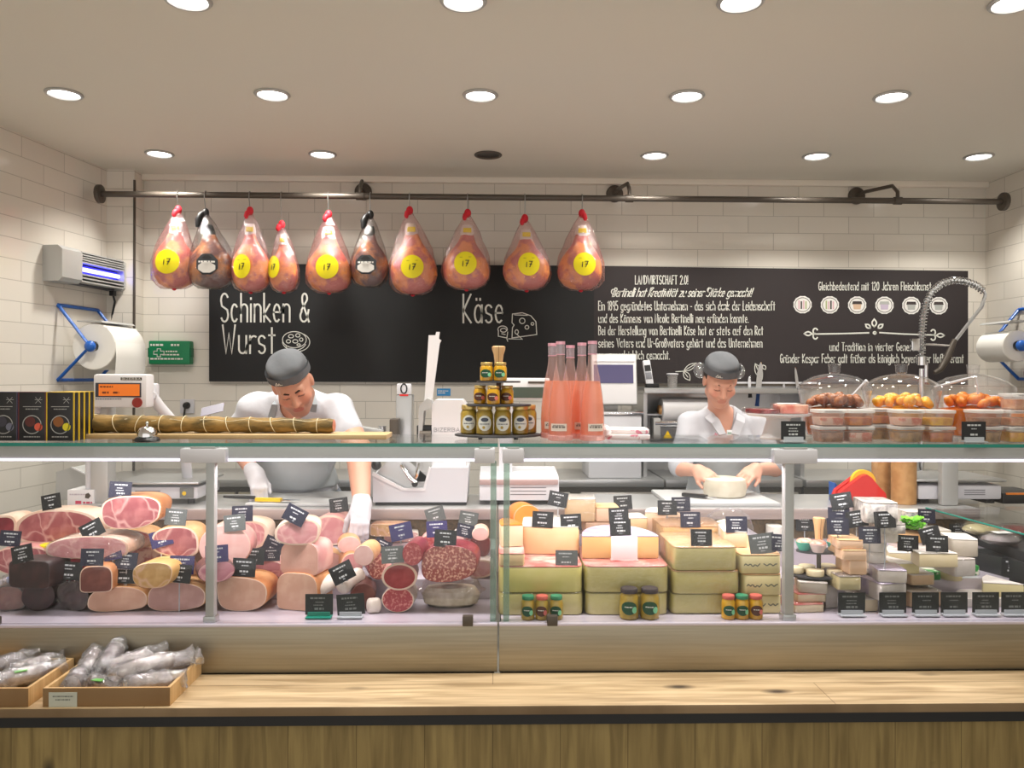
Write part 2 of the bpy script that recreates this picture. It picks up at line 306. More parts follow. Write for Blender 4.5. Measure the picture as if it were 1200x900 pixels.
# ------------------------------------------------------------------ rounded bodies: blended shapes meshed as one surface
class SDF:
    def __init__(s, lo, hi, h):
        s.lo = np.array(lo, float); s.h = h; n = np.ceil((np.array(hi) - s.lo) / h).astype(int) + 1
        s.ax = [(s.lo[i] + h * np.arange(n[i])).astype(np.float32) for i in range(3)]; s.F = np.full(n, .09, np.float32)
    def _b(s, lo, hi, m=.09):
        sl = []
        for i in range(3):
            a = int(np.clip(np.floor((lo[i] - m - s.lo[i]) / s.h), 0, len(s.ax[i]))); b = int(np.clip(np.ceil((hi[i] + m - s.lo[i]) / s.h) + 1, 0, len(s.ax[i]))); sl.append(slice(a, b))
        return tuple(sl), [s.ax[0][sl[0]][:, None, None], s.ax[1][sl[1]][None, :, None], s.ax[2][sl[2]][None, None, :]]
    def _op(s, sl, d, k, op):
        f = s.F[sl]
        if op == 'u': q = np.clip(.5 + .5 * (f - d) / k, 0, 1); s.F[sl] = f * (1 - q) + d * q - k * q * (1 - q)
        else: q = np.clip(.5 - .5 * (f + d) / k, 0, 1); s.F[sl] = f * (1 - q) - d * q + k * q * (1 - q)
    def cone(s, a, b, r1, r2=None, k=.02, op='u', flat=1.0):
        r2 = r1 if r2 is None else r2; a = np.array(a, float); b = np.array(b, float); m = max(r1, r2)
        sl, (x, y, z) = s._b(np.minimum(a, b) - m, np.maximum(a, b) + m); ba = b - a; L = max(ba @ ba, 1e-9)
        t = np.clip(((x - a[0]) * ba[0] + (y - a[1]) * ba[1] + (z - a[2]) * ba[2]) / L, 0, 1)
        d = np.sqrt((x - a[0] - t * ba[0]) ** 2 + (y - a[1] - t * ba[1]) ** 2 + (z - a[2] - t * ba[2]) ** 2) - (r1 + (r2 - r1) * t)
        s._op(sl, d.astype(np.float32), k, op); return s
    def ell(s, c, r, R=None, k=.02, op='u'):
        c = np.array(c, float); r = np.array(r, float); m = r.max(); sl, (x, y, z) = s._b(c - m, c + m); x, y, z = x - c[0], y - c[1], z - c[2]
        if R is not None: x, y, z = (R[0][i] * x + R[1][i] * y + R[2][i] * z for i in range(3)) if False else (R[0][0] * x + R[1][0] * y + R[2][0] * z, R[0][1] * x + R[1][1] * y + R[2][1] * z, R[0][2] * x + R[1][2] * y + R[2][2] * z)
        k0 = np.sqrt((x / r[0]) ** 2 + (y / r[1]) ** 2 + (z / r[2]) ** 2); k1 = np.sqrt((x / r[0] ** 2) ** 2 + (y / r[1] ** 2) ** 2 + (z / r[2] ** 2) ** 2)
        d = k0 * (k0 - 1) / np.maximum(k1, 1e-6); d = np.where(k0 < 1e-3, -r.min(), d)
        s._op(sl, d.astype(np.float32), k, op); return s
    def cut(s, n, c):
        n = np.array(n, float); d = s.ax[0][:, None, None] * n[0] + s.ax[1][None, :, None] * n[1] + s.ax[2][None, None, :] * n[2] - c
        s.F = np.maximum(s.F, d.astype(np.float32)); return s
    def ripple(s, amp, fx, fy, fz):
        x, y, z = s.ax[0][:, None, None], s.ax[1][None, :, None], s.ax[2][None, None, :]
        s.F = s.F + (amp * np.sin(fx * x + 9 * np.sin(4 * z) + fz * .3 * z) * np.sin(fy * y - fz * z + 5 * x)).astype(np.float32); return s
    def mesh(s, name, mat, parent=None, colfn=None):
        F = s.F; nx, ny, nz = F.shape; I = F < 0
        C = [(i, j, k) for i in (0, 1) for j in (0, 1) for k in (0, 1)]
        cnt = sum(I[i:nx - 1 + i, j:ny - 1 + j, k:nz - 1 + k].astype(np.int8) for i, j, k in C)
        ix = np.argwhere((cnt > 0) & (cnt < 8)); val = np.stack([F[ix[:, 0] + i, ix[:, 1] + j, ix[:, 2] + k] for i, j, k in C], 1)
        acc = np.zeros((len(ix), 3)); num = np.zeros(len(ix)); Ca = np.array(C, float)
        for a in range(8):
            for b in range(a + 1, 8):
                if np.abs(Ca[a] - Ca[b]).sum() != 1: continue
                va, vb = val[:, a], val[:, b]; m = (va < 0) != (vb < 0); t = np.where(m, va / np.where(m, va - vb, 1), 0)
                acc += np.where(m[:, None], Ca[a] + t[:, None] * (Ca[b] - Ca[a]), 0); num += m
        P = s.lo + s.h * (ix + acc / num[:, None]); idx = np.full((nx - 1, ny - 1, nz - 1), -1, np.int32); idx[ix[:, 0], ix[:, 1], ix[:, 2]] = np.arange(len(ix)); faces = []
        for ax in range(3):
            o1, o2 = [(1, 2), (2, 0), (0, 1)][ax]; sa = [slice(None)] * 3; sb = [slice(None)] * 3; sa[ax] = slice(0, -1); sb[ax] = slice(1, None)
            ch = np.argwhere(I[tuple(sa)] != I[tuple(sb)]); ch = ch[(ch[:, o1] > 0) & (ch[:, o2] > 0) & (ch[:, o1] < F.shape[o1] - 1) & (ch[:, o2] < F.shape[o2] - 1)]
            if not len(ch): continue
            ins = I[ch[:, 0], ch[:, 1], ch[:, 2]]; q = []
            for d1, d2 in ((-1, -1), (0, -1), (0, 0), (-1, 0)):
                c = ch.copy(); c[:, o1] += d1; c[:, o2] += d2; q.append(idx[c[:, 0], c[:, 1], c[:, 2]])
            q = np.stack(q, 1); q[~ins] = q[~ins][:, ::-1]; faces.append(q)
        fc = np.concatenate(faces); fc = fc[(fc >= 0).all(1)]
        me = bpy.data.meshes.new(name); me.vertices.add(len(P)); me.vertices.foreach_set('co', P.astype(np.float32).ravel())
        me.loops.add(fc.size); me.loops.foreach_set('vertex_index', fc.astype(np.int32).ravel())
        me.polygons.add(len(fc)); me.polygons.foreach_set('loop_start', np.arange(0, fc.size, 4, dtype=np.int32))
        me.update(calc_edges=True); me.validate(); me.polygons.foreach_set('use_smooth', np.ones(len(me.polygons), bool))
        if colfn is not None:
            c = colfn(P); at_ = me.color_attributes.new('tint', 'FLOAT_COLOR', 'POINT'); c4 = np.ones((len(P), 4), np.float32); c4[:, :3] = c; at_.data.foreach_set('color', c4.ravel())
        me.materials.append(mat); o = bpy.data.objects.new(name, me); COL.objects.link(o)
        if parent: o.parent = parent; o.matrix_parent_inverse = parent.matrix_world.inverted() if False else Matrix.Translation(-Vector(parent.location))
        return o
# ------------------------------------------------------------------ materials of the shop
m_white = M('white_plastic', (228, 226, 228), .35); m_white2 = M('light_grey_plastic', (212, 211, 216), .4); m_black = M('black_plastic', (22, 22, 24), .4)
m_steel = M('brushed_steel', (176, 172, 164), .34, .85, col2=(140, 136, 128), ns=3, stretch=(.6, .6, 60), bump=.03, bs=8)
m_steel_l = M('satin_steel', (190, 190, 190), .3, .8); m_alu = M('aluminium', (186, 186, 184), .45, .35); m_chrome = M('chrome', (225, 225, 228), .08, 1)
m_dark = M('dark_grey_metal', (84, 76, 68), .45, .3); m_glass = thin('clear_glass', (252, 253, 253), .025, .4); m_teal = M('green_glass_edge', (16, 128, 112), .15, coat=.5)
m_film = thin('cling_film', (252, 250, 250), .10, .6, .12, bump=.9, bs=38); m_bag = thin('crinkled_bag', (250, 250, 252), .2, .75, .10, bump=1, bs=30, haze=.12)
m_clear = thin('clear_plastic', (250, 250, 252), .05, .6, .05); m_frost = thin('frosted_tub', (250, 249, 248), .05, .5, .2, haze=.12, hazecol=(240, 238, 236))
m_chalk = M('chalk_white', (222, 222, 214), .8); m_blue = M('blue_lacquer', (28, 92, 180), .3); m_green = M('green_box', (12, 132, 84), .45); m_wpaper = M('white_paper', (236, 234, 228), .8)
m_slate = M('slate', (70, 70, 74), .55, col2=(52, 52, 56), ns=14); m_beech = wood_mat('beech_wood', (222, 186, 138), (198, 156, 106), (150, 110, 70), 'z', (3, .5), .5, False)
m_ply = wood_mat('pale_crate_wood', (222, 186, 134), (198, 158, 104), (150, 110, 70), 'x', (3, .6), .6, False)
m_top = wood_mat('bench_top_wood', (214, 188, 148), (168, 142, 104), (74, 60, 44), 'x', (2.1, .17), .55)
m_front = wood_mat('bench_front_wood', (158, 136, 84), (124, 104, 60), (56, 42, 22), 'z', (4.0, .21), .6)
m_brown = M('kraft_paper', (196, 150, 96), .6, col2=(180, 132, 80), ns=30); m_red = M('red_plastic', (214, 34, 30), .3); m_yel = M('yellow_plastic', (238, 196, 30), .4)
m_led = M('led_light', (255, 255, 255), .4, emit=(240, 226, 255), es=2.6); m_lamp = M('lamp_lens', (255, 255, 255), .4, emit=(255, 252, 248), es=9.0)

# ------------------------------------------------------------------ the room
t_b = tile_mat('wall_tiles_back', 0, (226, 220, 210), (220, 214, 204), (186, 180, 170)); t_s = tile_mat('wall_tiles_side', 1, (224, 218, 208), (218, 212, 202), (186, 180, 170))
YW, CEIL = 4.83, 2.7
m_ceil = M('ceiling_plaster', (226, 222, 211), .9); m_floor = M('floor_tiles', (150, 146, 138), .5, col2=(138, 134, 126), ns=6)
def atz(px, py, z):
    u = (px - 600) / FPX; w = (HOR - py) / FPX; d = _F + _R * u + _U * w
    return Vector((0, 0, CAMZ)) + d * ((z - CAMZ) / d.z)
pL1 = at(125, 300, 4.70); pL2 = atz(0, 147, CEIL); xR = X(1155, YW, 300); dirL = (pL2 - pL1); dirL.z = 0; pL0 = pL1 + dirL * ((-.8 - pL1.y) / dirL.y); pLb = pL1 - dirL * .25
def struct(b, name, m): return tag(b.out(name, m, ang=30), kind='structure')
def wallprism(name, pts, z0, z1, m): return struct(B().rings([[(x, y, z0) for x, y in pts], [(x, y, z1) for x, y in pts]]), name, m)
xpl = X(157, 4.70, 300)
wallprism('wall_back', [(pLb.x - .3, YW), (xR + .3, YW), (xR + .3, YW + .12), (pLb.x - .3, YW + .12)], 0, CEIL, t_b)
wallprism('wall_left', [(pL0.x, pL0.y), (pLb.x, pLb.y), (pLb.x - .12, pLb.y), (pL0.x - .12, pL0.y)], 0, CEIL, t_s)
wallprism('wall_right', [(xR, -.8), (xR + .12, -.8), (xR + .12, YW), (xR, YW)], 0, CEIL, t_s)
wallprism('pillar', [(pL1.x - .02, 4.70), (xpl, 4.70), (xpl, YW), (pL1.x - .04, YW)], 0, CEIL, t_b)
wallprism('trim_1', [(xpl - .004, 4.696), (xpl + .006, 4.696), (xpl + .006, 4.71), (xpl - .004, 4.71)], 0, CEIL - .06, m_dark)
struct(B().bx((-4.2, -.8, CEIL), (4.2, YW + .12, CEIL + .1)), 'ceiling', m_ceil)
struct(B().bx((-4.2, -.8, -.1), (4.2, YW + .12, 0)), 'floor', m_floor)
struct(B().bx((xpl, YW - .035, CEIL - .035), (xR, YW, CEIL), .004), 'trim_2', M('trim_paint', (232, 224, 212), .7))
# ceiling lamps
lamp_root = None
rows = [([187, 378, 572, 767, 957, 1147], 181, 'wall'), ([75, 319, 563, 805, 1045], 111, 'middle'), ([220, 543, 868, 1188], 0, 'front')]
names = {'wall': ['far left', 'second', 'unlit', 'fourth', 'fifth', 'far right'], 'middle': ['far left', 'second', 'middle', 'fourth', 'far right'], 'front': ['far left', 'second', 'third', 'far right']}
words = {'wall': 'in the row of downlights nearest the tiled back wall', 'middle': 'in the middle row of ceiling downlights', 'front': 'cut by the top edge of the picture'}
rowz = {}
for xs, y0, rw in rows:
    for i, px in enumerate(xs):
        p = atz(px, y0 + (px - 600) * .0034, CEIL)
        r = .062
        off = names[rw][i] == 'unlit'
        lab = 'unlit dark recessed downlight above the hams near the back wall' if off else '%s lit recessed downlight %s' % ({'far left': 'leftmost', 'far right': 'rightmost', 'middle': 'central', 'second': 'second from left', 'third': 'third from left', 'fourth': 'second from right' if rw == 'middle' else 'third from right', 'fifth': 'second from right'}[names[rw][i]], words[rw])
        t = thing('ceiling_downlight', lab, 'ceiling light', (p.x, p.y, CEIL), 0, 'recessed ceiling downlights')
        B().lathe([(r, -.001), (r + .012, -.001), (r + .014, -.004), (r + .010, -.009), (r + .001, -.010), (r - .002, -.004), (r - .004, -.0005)], seg=32, cap=False).out('trim_ring', m_dark if off else m_alu, t)
        if off: B().lathe([(r - .003, -.002), (.02, -.0015), (0, -.0015)], seg=32, cap=False).out('lamp_lens', m_black, t)
        else:
            B().lathe([(r - .003, -.003), (.03, -.006), (0, -.007)], seg=32, cap=False).out('lamp_lens', m_lamp, t)
            ld = bpy.data.lights.new('downlight_beam', 'SPOT'); ld.energy = SPOT_W; ld.spot_size = math.radians(128); ld.spot_blend = .7; ld.shadow_soft_size = .06; ld.color = (1, .965, .89)
            lo = bpy.data.objects.new('downlight_beam', ld); COL.objects.link(lo); lo.parent = t; lo.location = (0, 0, -.02)

# ------------------------------------------------------------------ rail along the wall with hams
YR = 4.50
zr = lambda px: Z(231.5 + (px - 600) * .0085, YR, px)
ra, rb = at(117, 227.3, YR), at(1176, 236.4, YR); ra.z = rb.z = (ra.z + rb.z) / 2
rail = thing('hanging_rail', 'long dark steel pipe rail across the tiled wall carrying the hams', 'rail', ((ra.x + rb.x) / 2, YR, ra.z))
rl = lambda v: Vector(v) - Vector(rail.location)
B().cyl(rl(ra), rl(rb), .017, seg=16).out('pipe', m_dark, rail)
for p, sg in ((ra, -1), (rb, 1)):
    q = rl(p); B().cyl(q - Vector((sg * .012, 0, 0)), q + Vector((sg * .012, 0, 0)), .052, seg=24, bev=.004).out('end_flange', m_dark, rail)
for px in (426, 720, 1003):
    q = at(px, 225 + (px - 420) * .0085, YW); w0 = rl(q)
    B().cyl(w0, w0 - Vector((0, .018, 0)), .052, seg=24, bev=.004).cyl(w0 + Vector((.03, -.018, .03)), w0 + Vector((.03, -.023, .03)), .006, seg=8).out('wall_flange', m_dark, rail)
    a = w0 - Vector((0, .018, 0)); e = Vector((w0.x + (.035 if px < 1000 else .09), 0, 0)); k = Vector((e.x, -.0 + .0, .05))
    B().tube([a, Vector((a.x, a.y - .1, a.z)), Vector((e.x, .06, max(a.z, .05))), Vector((e.x, 0, .05)), e], .011).out('bracket_arm', m_dark, rail)
    B().cyl(e - Vector((.022, 0, 0)), e + Vector((.022, 0, 0)), .022, seg=14).out('pipe_clamp', m_dark, rail)
m_ham = M('ham_meat', (240, 156, 88), .35, col2=(200, 106, 96), ns=12, nlo=.46, nhi=.54, ndet=5, bump=.3, bs=20, spec=.6); m_ham2 = M('ham_dark_meat', (226, 146, 86), .35, col2=(128, 84, 82), ns=12, nlo=.4, nhi=.55, ndet=4, bump=.4, bs=24)
m_rnet = thin('red_net_bag', (255, 244, 243), .14, .7, .14, bump=1, bs=34, haze=.06, hazecol=(250, 170, 175)); m_bnet = thin('dark_net_bag', (240, 238, 238), .14, .7, .12, bump=1, bs=26, haze=.06, hazecol=(60, 60, 60))
m_rtie = M('red_net', (206, 26, 44), .6); m_yl = M('yellow_sticker', (242, 226, 10), .45); m_wire = M('hook_wire', (150, 148, 144), .3, .8); m_charc = M('charcoal_label', (52, 54, 58), .5)
def ham(i, tx, ty, yb, x0, x1, lab, kind, text):
    cx = (x0 + x1) / 2; pt = at(tx, ty, YR); H = S(yb - ty, YR); Wd = S(x1 - x0, YR) / 2; off = S(cx - tx, YR); zb = Z(yb, YR, tx)
    t = thing('hanging_ham', text, 'ham', (pt.x, YR, zb), 0, 'hams hanging from the rail')
    dark = kind == 'b'
    rnd = random.Random(i); ph = [rnd.uniform(0, 6.28) for _ in range(6)]
    wob = lambda a, k: .05 * math.sin(3 * a + ph[0] + k * .5) + .035 * math.sin(2 * a + ph[1] + k * .4) + .02 * math.sin(5 * a + ph[2] - k * .7)
    def ring(b, prof, thick, wf, tw=0, mi=0):
        rr = []
        for k, (r, h) in enumerate(prof):
            o = off * min(1, (1 - h) / .45)
            rr.append([(o + Wd * r * (1 + wf(a, k)) * math.cos(a), Wd * thick * r * (1 + wf(a, k)) * math.sin(a), H * h) for a in [2 * math.pi * q / 28 for q in range(28)]])
        return b.rings(rr, (True, True), mi)
    body = [(.05, .0), (.42, .015), (.7, .06), (.88, .14), (.95, .23), (.94, .32), (.84, .41), (.68, .49), (.50, .56), (.38, .62), (.31, .68), (.26, .73), (.1, .745)]
    m = ring(B(), body, .62, wob).out('ham_meat', m_ham2 if dark else m_ham, t)
    ring(B(), [(.27, .70), (.28, .74), (.25, .80), (.2, .84), (.04, .845)], .7, lambda a, k: 0).out('shank_wrap', m_charc if dark else m_wpaper, t)
    if not dark: B().box((off * .55 + .002, -Wd * .21, H * .765), (Wd * .34, .012, H * .06), .003).out('shank_tag', m_yl, t)
    bagp = [(.06, -.005), (.5, .0), (.78, .045), (.95, .12), (1.0, .22), (.99, .33), (.92, .43), (.80, .54), (.66, .65), (.50, .76), (.34, .86), (.18, .94), (.09, .985), (.08, 1.0)]
    fin = lambda a, k: .03 * math.sin(7 * a + ph[3] + k) + .03 * math.sin(11 * a + ph[4] - k * 1.3)
    ring(B(), bagp, .66, fin).out('net_bag', m_bnet if dark else m_rnet, t, jit=.0035)
    kn = B().sph((0, 0, H * 1.0), (.02, .018, .026), 12); sd = 1 if i in (9,) else -1
    if dark: kn.tube([(0, 0, H * 1.02), (-.022, -.01, H * .97), (-.034, -.015, H * .90), (-.036, -.016, H * .80)], [.012, .018, .020, .014], 10)
    else: kn.tube([(0, 0, H), (sd * .012, -.012, H * .97), (sd * .017, -.016, H * .93), (sd * .014, -.014, H * .9)], [.012, .015, .013, .007], 10)
    kn.out('net_knot', m_black if dark else m_rtie, t)
    if not dark: B().sph((off, 0, -.004), (.012, .01, .008), 10).out('net_end', m_rtie, t)
    # sticker
    lx, ly, lrx, lry = lab; lp = at(lx, ly, YR); c = Vector((lp.x - pt.x, 0, lp.z - zb)); rx, ry = S(lrx, YR), S(lry, YR)
    def sy(x, z):
        h = min(max(z / H, .01), .6); r = np.interp(h, [q[1] for q in bagp], [q[0] for q in bagp]); q = min(abs((x - off) / (Wd * r)), .97)
        return -Wd * .66 * r * math.sqrt(1 - q * q) * 1.05 - .006
    def disc(pts, dy): return [(c.x + x, sy(c.x + x, c.z + z) - dy, c.z + z) for x, z in pts]
    if dark:
        oc = [(rx * math.cos(math.radians(22.5 + 45 * k)), ry * math.sin(math.radians(22.5 + 45 * k))) for k in range(8)]
        b = B().poly(disc(oc, 0)).poly(disc([(x * .8, y * .5 - ry * .3) for x, y in oc], .002), 1); s = b.out('badge', [m_charc, m_wpaper], t)
        b = B(); dash_text(b, [(-rx * .7, rx * .7, ry * .12, ry * .16)], lambda x, y: disc([(x, y)], .003)[0]); b.poly(disc([(-rx * .45, ry * .5), (-rx * .2, ry * .42), (rx * .2, ry * .42), (rx * .45, ry * .5), (rx * .15, ry * .8), (-rx * .15, ry * .8)], .002), 1)
        b.out('badge_print', [m_wpaper, m_black], s)
    else:
        b = B().rings([disc([(x * q, y * q) for x, y in circ(rx, ry, 28)], 0) for q in (1, .6, .2)], (False, True)); s = b.out('round_sticker', m_yl, t)
        b = B(); f = lambda x, y: disc([(x, y)], .002)[0]
        b.ribbon(strokes_of('i7', -rx * .24, rx * .26, -ry * .26, ry * .22, .04, .2), .0048, f)
        b.ribbon([[(-rx * .5, ry * .5), (rx * .5, ry * .53)]], .0016, f); b.out('sticker_print', m_black, s)
    # hook from the rail
    hz = ra.z - zb; x = .0
    B().tube([(x - .005, .02, hz - .008), (x - .004, .014, hz + .016), (x, 0, hz + .022), (x, -.019, hz + .014), (x, -.021, hz - .02), (x, -.01, hz * .5 + H * .5), (x, 0, H * 1.0)], .0028, 6).out('hook', m_wire, t)
HAMS = [(209, 247, 338, 178, 231, (203, 309, 14, 14), 'r', 'first red-netted ham from the left with round yellow sticker, above the green box'),
 (241, 250, 338, 221, 274, (249, 312, 13, 13), 'b', 'black-netted ham second from left, dark octagonal badge, beside the leftmost red-netted ham'),
 (293, 248, 342, 271, 317, (288, 314, 10.5, 14), 'r', 'slim red-netted ham with oval yellow sticker, just right of the black-netted ham'),
 (330, 264, 342, 315, 351, (323, 314, 8, 13), 'r', 'narrow turned ham in red netting hanging lowest, yellow sticker on its left edge'),
 (385, 252, 343, 359, 413, (387, 315, 13, 14), 'r', 'red-netted ham with yellow sticker beside the small black-netted ham'),
 (434, 252, 336, 411, 455, (431, 312, 13, 12), 'b', 'small black-netted ham under the left wall flange, white and charcoal badge'),
 (480, 247, 345, 456, 512, (485, 315, 13, 13.5), 'r', 'red-netted ham with yellow sticker, first one right of the small black-netted ham'),
 (548, 250, 339, 519, 575, (546, 311, 13, 13.5), 'r', 'red-netted ham hanging directly above the word Käse'),
 (615, 256, 340, 590, 645, (619, 312, 12.5, 13.5), 'r', 'red-netted ham with yellow sticker, second from the right end of the hams'),
 (682, 250, 340, 653, 709, (683, 312, 13, 13.5), 'r', 'rightmost red-netted ham, hanging at the seam of the two blackboards')]
for i, h in enumerate(HAMS): ham(i, *h)

# ------------------------------------------------------------------ wall boards with chalk lettering
YB = 4.80
def board(name, px0, px1, yt0, yb0, yt1, yb1, col, label):
    m = M(name + '_' + label[:6], col, .75)
    c = [at(px0, yb0, YB), at(px1, yb1, YB), at(px1, yt1, YB), at(px0, yt0, YB)]
    t = thing(name, label, 'menu board', (c[0].x, YB, c[0].z)); o = Vector(t.location)
    B().rings([[p - o for p in c], [p - o + Vector((0, YW - YB - .003, 0)) for p in c]]).out('panel', m, t, flat=True)
    return t, o
def write(t, o, name, strokes, w, mat=m_chalk, lift=.0015):
    return B().ribbon(strokes, w, lambda x, y: at(x, y, YB - lift) - o).out(name, mat, t)
tl, ol = board('menu_board', 245, 696, 309, 447, 311.5, 448.5, (25, 25, 26), 'left black wall board lettered Schinken & Wurst and Käse')
write(tl, ol, 'lettering', strokes_of('Schinken &', 259, 362, 377, 344), 2.1); write(tl, ol, 'lettering', strokes_of('Wurst', 261, 322, 414, 381), 2.1); write(tl, ol, 'lettering', strokes_of('Käse', 543, 589, 378, 345), 2.1)
E = lambda cx, cy, rx, ry, a0=0, a1=360, n=22: _a(cx, cy, rx, ry, a0, a1, n)
write(tl, ol, 'sausage_drawing', [E(345, 398, 14, 9.5), E(345, 400, 14, 10.5, 20, 175), E(348, 401, 15, 11, -60, 150), E(341, 394, 3, 2), E(349, 393, 2.5, 2), E(338, 400, 2.5, 2), E(346, 400, 3, 2), E(353, 398, 2, 2), E(350, 404, 2, 1.2)], .9)
write(tl, ol, 'cheese_drawing', [[(600, 396), (600.5, 384), (602.5, 381), (600, 378), (600.5, 368), (612, 366.5), (622, 370), (628, 377), (629, 392), (600, 396)], [(603, 369), (618, 369.5)], E(612, 376, 3.2, 3.2), E(617.5, 383.5, 2.2, 2.2), E(624, 379.5, 1.6, 1.6), E(605.5, 389, 2, 2.5), [(596, 397), (612, 397.5), (606, 392)],
  E(589, 386, 5.5, 4, 150, 380), [(584, 388), (584, 394), (594, 396), (595, 389)], E(590, 387, 3.5, 2.3), [(588, 391), (592, 392)], [(594, 397), (595, 400)]], 1.0)
tr, orr = board('menu_board', 696, 1134.5, 311.5, 448.5, 317.5, 451, (44, 37, 38), 'right dark brown wall board with white story text and six round emblems')
for s_, x0, x1, yb, yt, w in (('LANDWIRTSCHAFT 2.0!', 744.5, 806, 333, 323, .95), ('Ein 1895 gegründetes Unternehmen - das sich dank der Leidenschaft', 701.5, 908, 363.5, 353, .95), ('und des Könnens von Nicola Bertinelli neu erfinden konnte.', 701.5, 877, 378, 368, .95),
  ('Bei der Herstellung von Bertinelli Käse hat er stets auf den Rat', 701.5, 894, 392.5, 382, .95), ('seines Vaters und Ur-Großvaters gehört und das Unternehmen', 701.5, 893, 407, 396.5, .95), ('so unvergleichlich gemacht.', 701.5, 784.5, 421, 411, .95),
  ('Gleichbedeutend mit 120 Jahren Fleischkunst', 959.5, 1091, 340, 330.5, .9), ('und Tradition in vierter Generation', 972.5, 1084, 411, 401.5, .9), ('Gründer Kaspar Faber galt früher als königlich bayerischer Hoflieferant', 914.5, 1129, 425, 415, .9)):
    write(tr, orr, 'lettering', strokes_of(s_, x0, x1, yb, yt), w)
write(tr, orr, 'script_lettering', strokes_of('Bertinelli hat Kreativität zu seiner Stärke gemacht!', 717.5, 880, 347.5, 337.5, .28, .07) + [E(719, 342, 2.5, 3), E(765, 341, 2.5, 4, 90, 300), E(832, 340, 3, 3, 60, 250)], 1.1)
m_br = [M('badge_white', (228, 226, 222), .8), M('badge_dark', (60, 52, 50), .8), M('badge_pink', (214, 176, 182), .8), M('badge_green', (168, 176, 130), .8), M('badge_tan', (206, 176, 150), .8), M('badge_lilac', (190, 176, 196), .8), M('badge_grey', (170, 172, 168), .8)]
for k, px in enumerate((940.5, 972.5, 1004.5, 1036.5, 1068, 1100)):
    cy = 357 + k * .25; f = lambda x, y: at(x, y, YB - .0015) - orr; f2 = lambda x, y: at(x, y, YB - .0025) - orr
    b = B().poly([f(px + 10.5 * (1 + .05 * (q % 2)) * math.cos(q * math.pi / 12), cy + 10 * (1 + .05 * (q % 2)) * math.sin(q * math.pi / 12)) for q in range(24)], 0)
    b.ribbon([E(px, cy, 8.8, 8.2)], .7, f2, 1)
    if k < 2:
        for q in range(4): b.poly([f2(px - 5 + q * 2.7, cy + 5), f2(px - 3.2 + q * 2.7, cy + 5), f2(px - 3.2 + q * 2.7, cy - 5 + (q % 2)), f2(px - 5 + q * 2.7, cy - 5 + (q % 2))], 2 if (q + k) % 2 == 0 else (1 if q % 3 else 3))
    else:
        b.poly([f2(px - 5, cy - 1), f2(px + 5, cy - 1), f2(px + 4, cy + 5), f2(px - 4, cy + 5)], {2: 4, 3: 5, 4: 6, 5: 6}[k]); b.poly([f2(px - 6, cy - 1), f2(px + 6, cy - 1), f2(px + 5, cy - 4.5), f2(px - 5, cy - 4.5)], 1 if k != 3 else 6)
    b.out('round_emblem', m_br, tr, ang=180)
leaf = lambda cx, cy, L, wd, an: [(cx + (L * t) * math.cos(an) - wd * math.sin(math.pi * t) * s_ * math.sin(an), cy + (L * t) * math.sin(an) + wd * math.sin(math.pi * t) * s_ * math.cos(an)) for s_, ts in ((1, range(9)), (-1, range(8, -1, -1))) for t in [q / 8 for q in ts]]
write(tr, orr, 'ornament', [[(952, 391.5), (985, 391), (1018, 390)], [(1031, 389.8), (1060, 391.5), (1092, 392.5)], leaf(1024.5, 383, -9, 2.6, math.pi / 2), leaf(1020, 384.5, 7, 2, math.radians(218)), leaf(1029, 384.5, 7, 2, math.radians(-38)), E(1025, 390, 1.6, 1.3),
  leaf(942.5, 391, 9, 2.2, 0), E(955.5, 388, 2.6, 3.2, 90, 330), E(955.5, 394, 2.6, 3.2, -90, -330), leaf(1106.5, 393, -9, 2.2, 0), E(1093.5, 389.5, 2.6, 3.2, 90, -150), E(1093.5, 395.5, 2.6, 3.2, -90, 150)], 1.7)
write(tr, orr, 'leaf_drawing', [leaf(801, 435, 18, 3, math.radians(-32)), leaf(801, 435, 13, 3.4, math.radians(55)), [(792, 435.5), (801, 435), (814, 427)], [(801, 435), (806, 442)], leaf(885, 426, 20, 4, math.radians(66)), [(885, 426), (892, 443)], leaf(897, 433, -6, 2, math.radians(60))], .9)
# ------------------------------------------------------------------ wooden bench in front
bz = .5; yb_ = 2.415
bench = thing('wooden_bench', 'long wooden ledge with plank top along the foot of the counters', 'bench', (0, yb_, 0))
B().bx((-2.2, 0, bz - .028), (2.6, .270, bz), .004).out('bench_top', m_top, bench)
B().bx((-2.2, .012, bz - .062), (2.6, .03, bz - .028)).out('black_strip', m_black, bench)
B().bx((-2.2, .05, 0), (2.6, .075, bz - .03)).out('front_planks', m_front, bench)
B().bx((-2.2, .075, 0), (2.6, .12, .06)).out('plinth', m_black, bench)
# ------------------------------------------------------------------ the two glazed counters
ZS = 1.272            # top of the glass shelf
ZD = .663
STEPS = [(2.70, 3.0, ZD), (3.0, 3.2, .735), (3.2, 3.405, .805)]; STEPS2 = [(2.70, 3.20, ZD), (3.20, 3.405, .862)]   # stepped floor for heaps, flat floor for cheese stacks
XF0, XF1 = X(584, 2.70, 700), X(921, 2.9, 700)
m_deck = M('display_deck', (196, 188, 198), .25, .1, coat=.4); m_rail = M('pale_rail', (206, 198, 212), .12, .2, coat=.5); m_mesh = M('brown_back_panel', (112, 92, 66), .5, .3, col2=(84, 70, 52), ns=120)
m_panel = M('front_steel', (162, 154, 136), .40, .85, col2=(152, 144, 126), ns=2.2, stretch=(1, 1, 45), bump=.02, bs=6)
m_work = M('worktop_steel', (188, 187, 186), .3, .5); m_fin = thin('greenish_fin', (214, 232, 222), .06, .5, haze=.3, hazecol=(180, 196, 188))
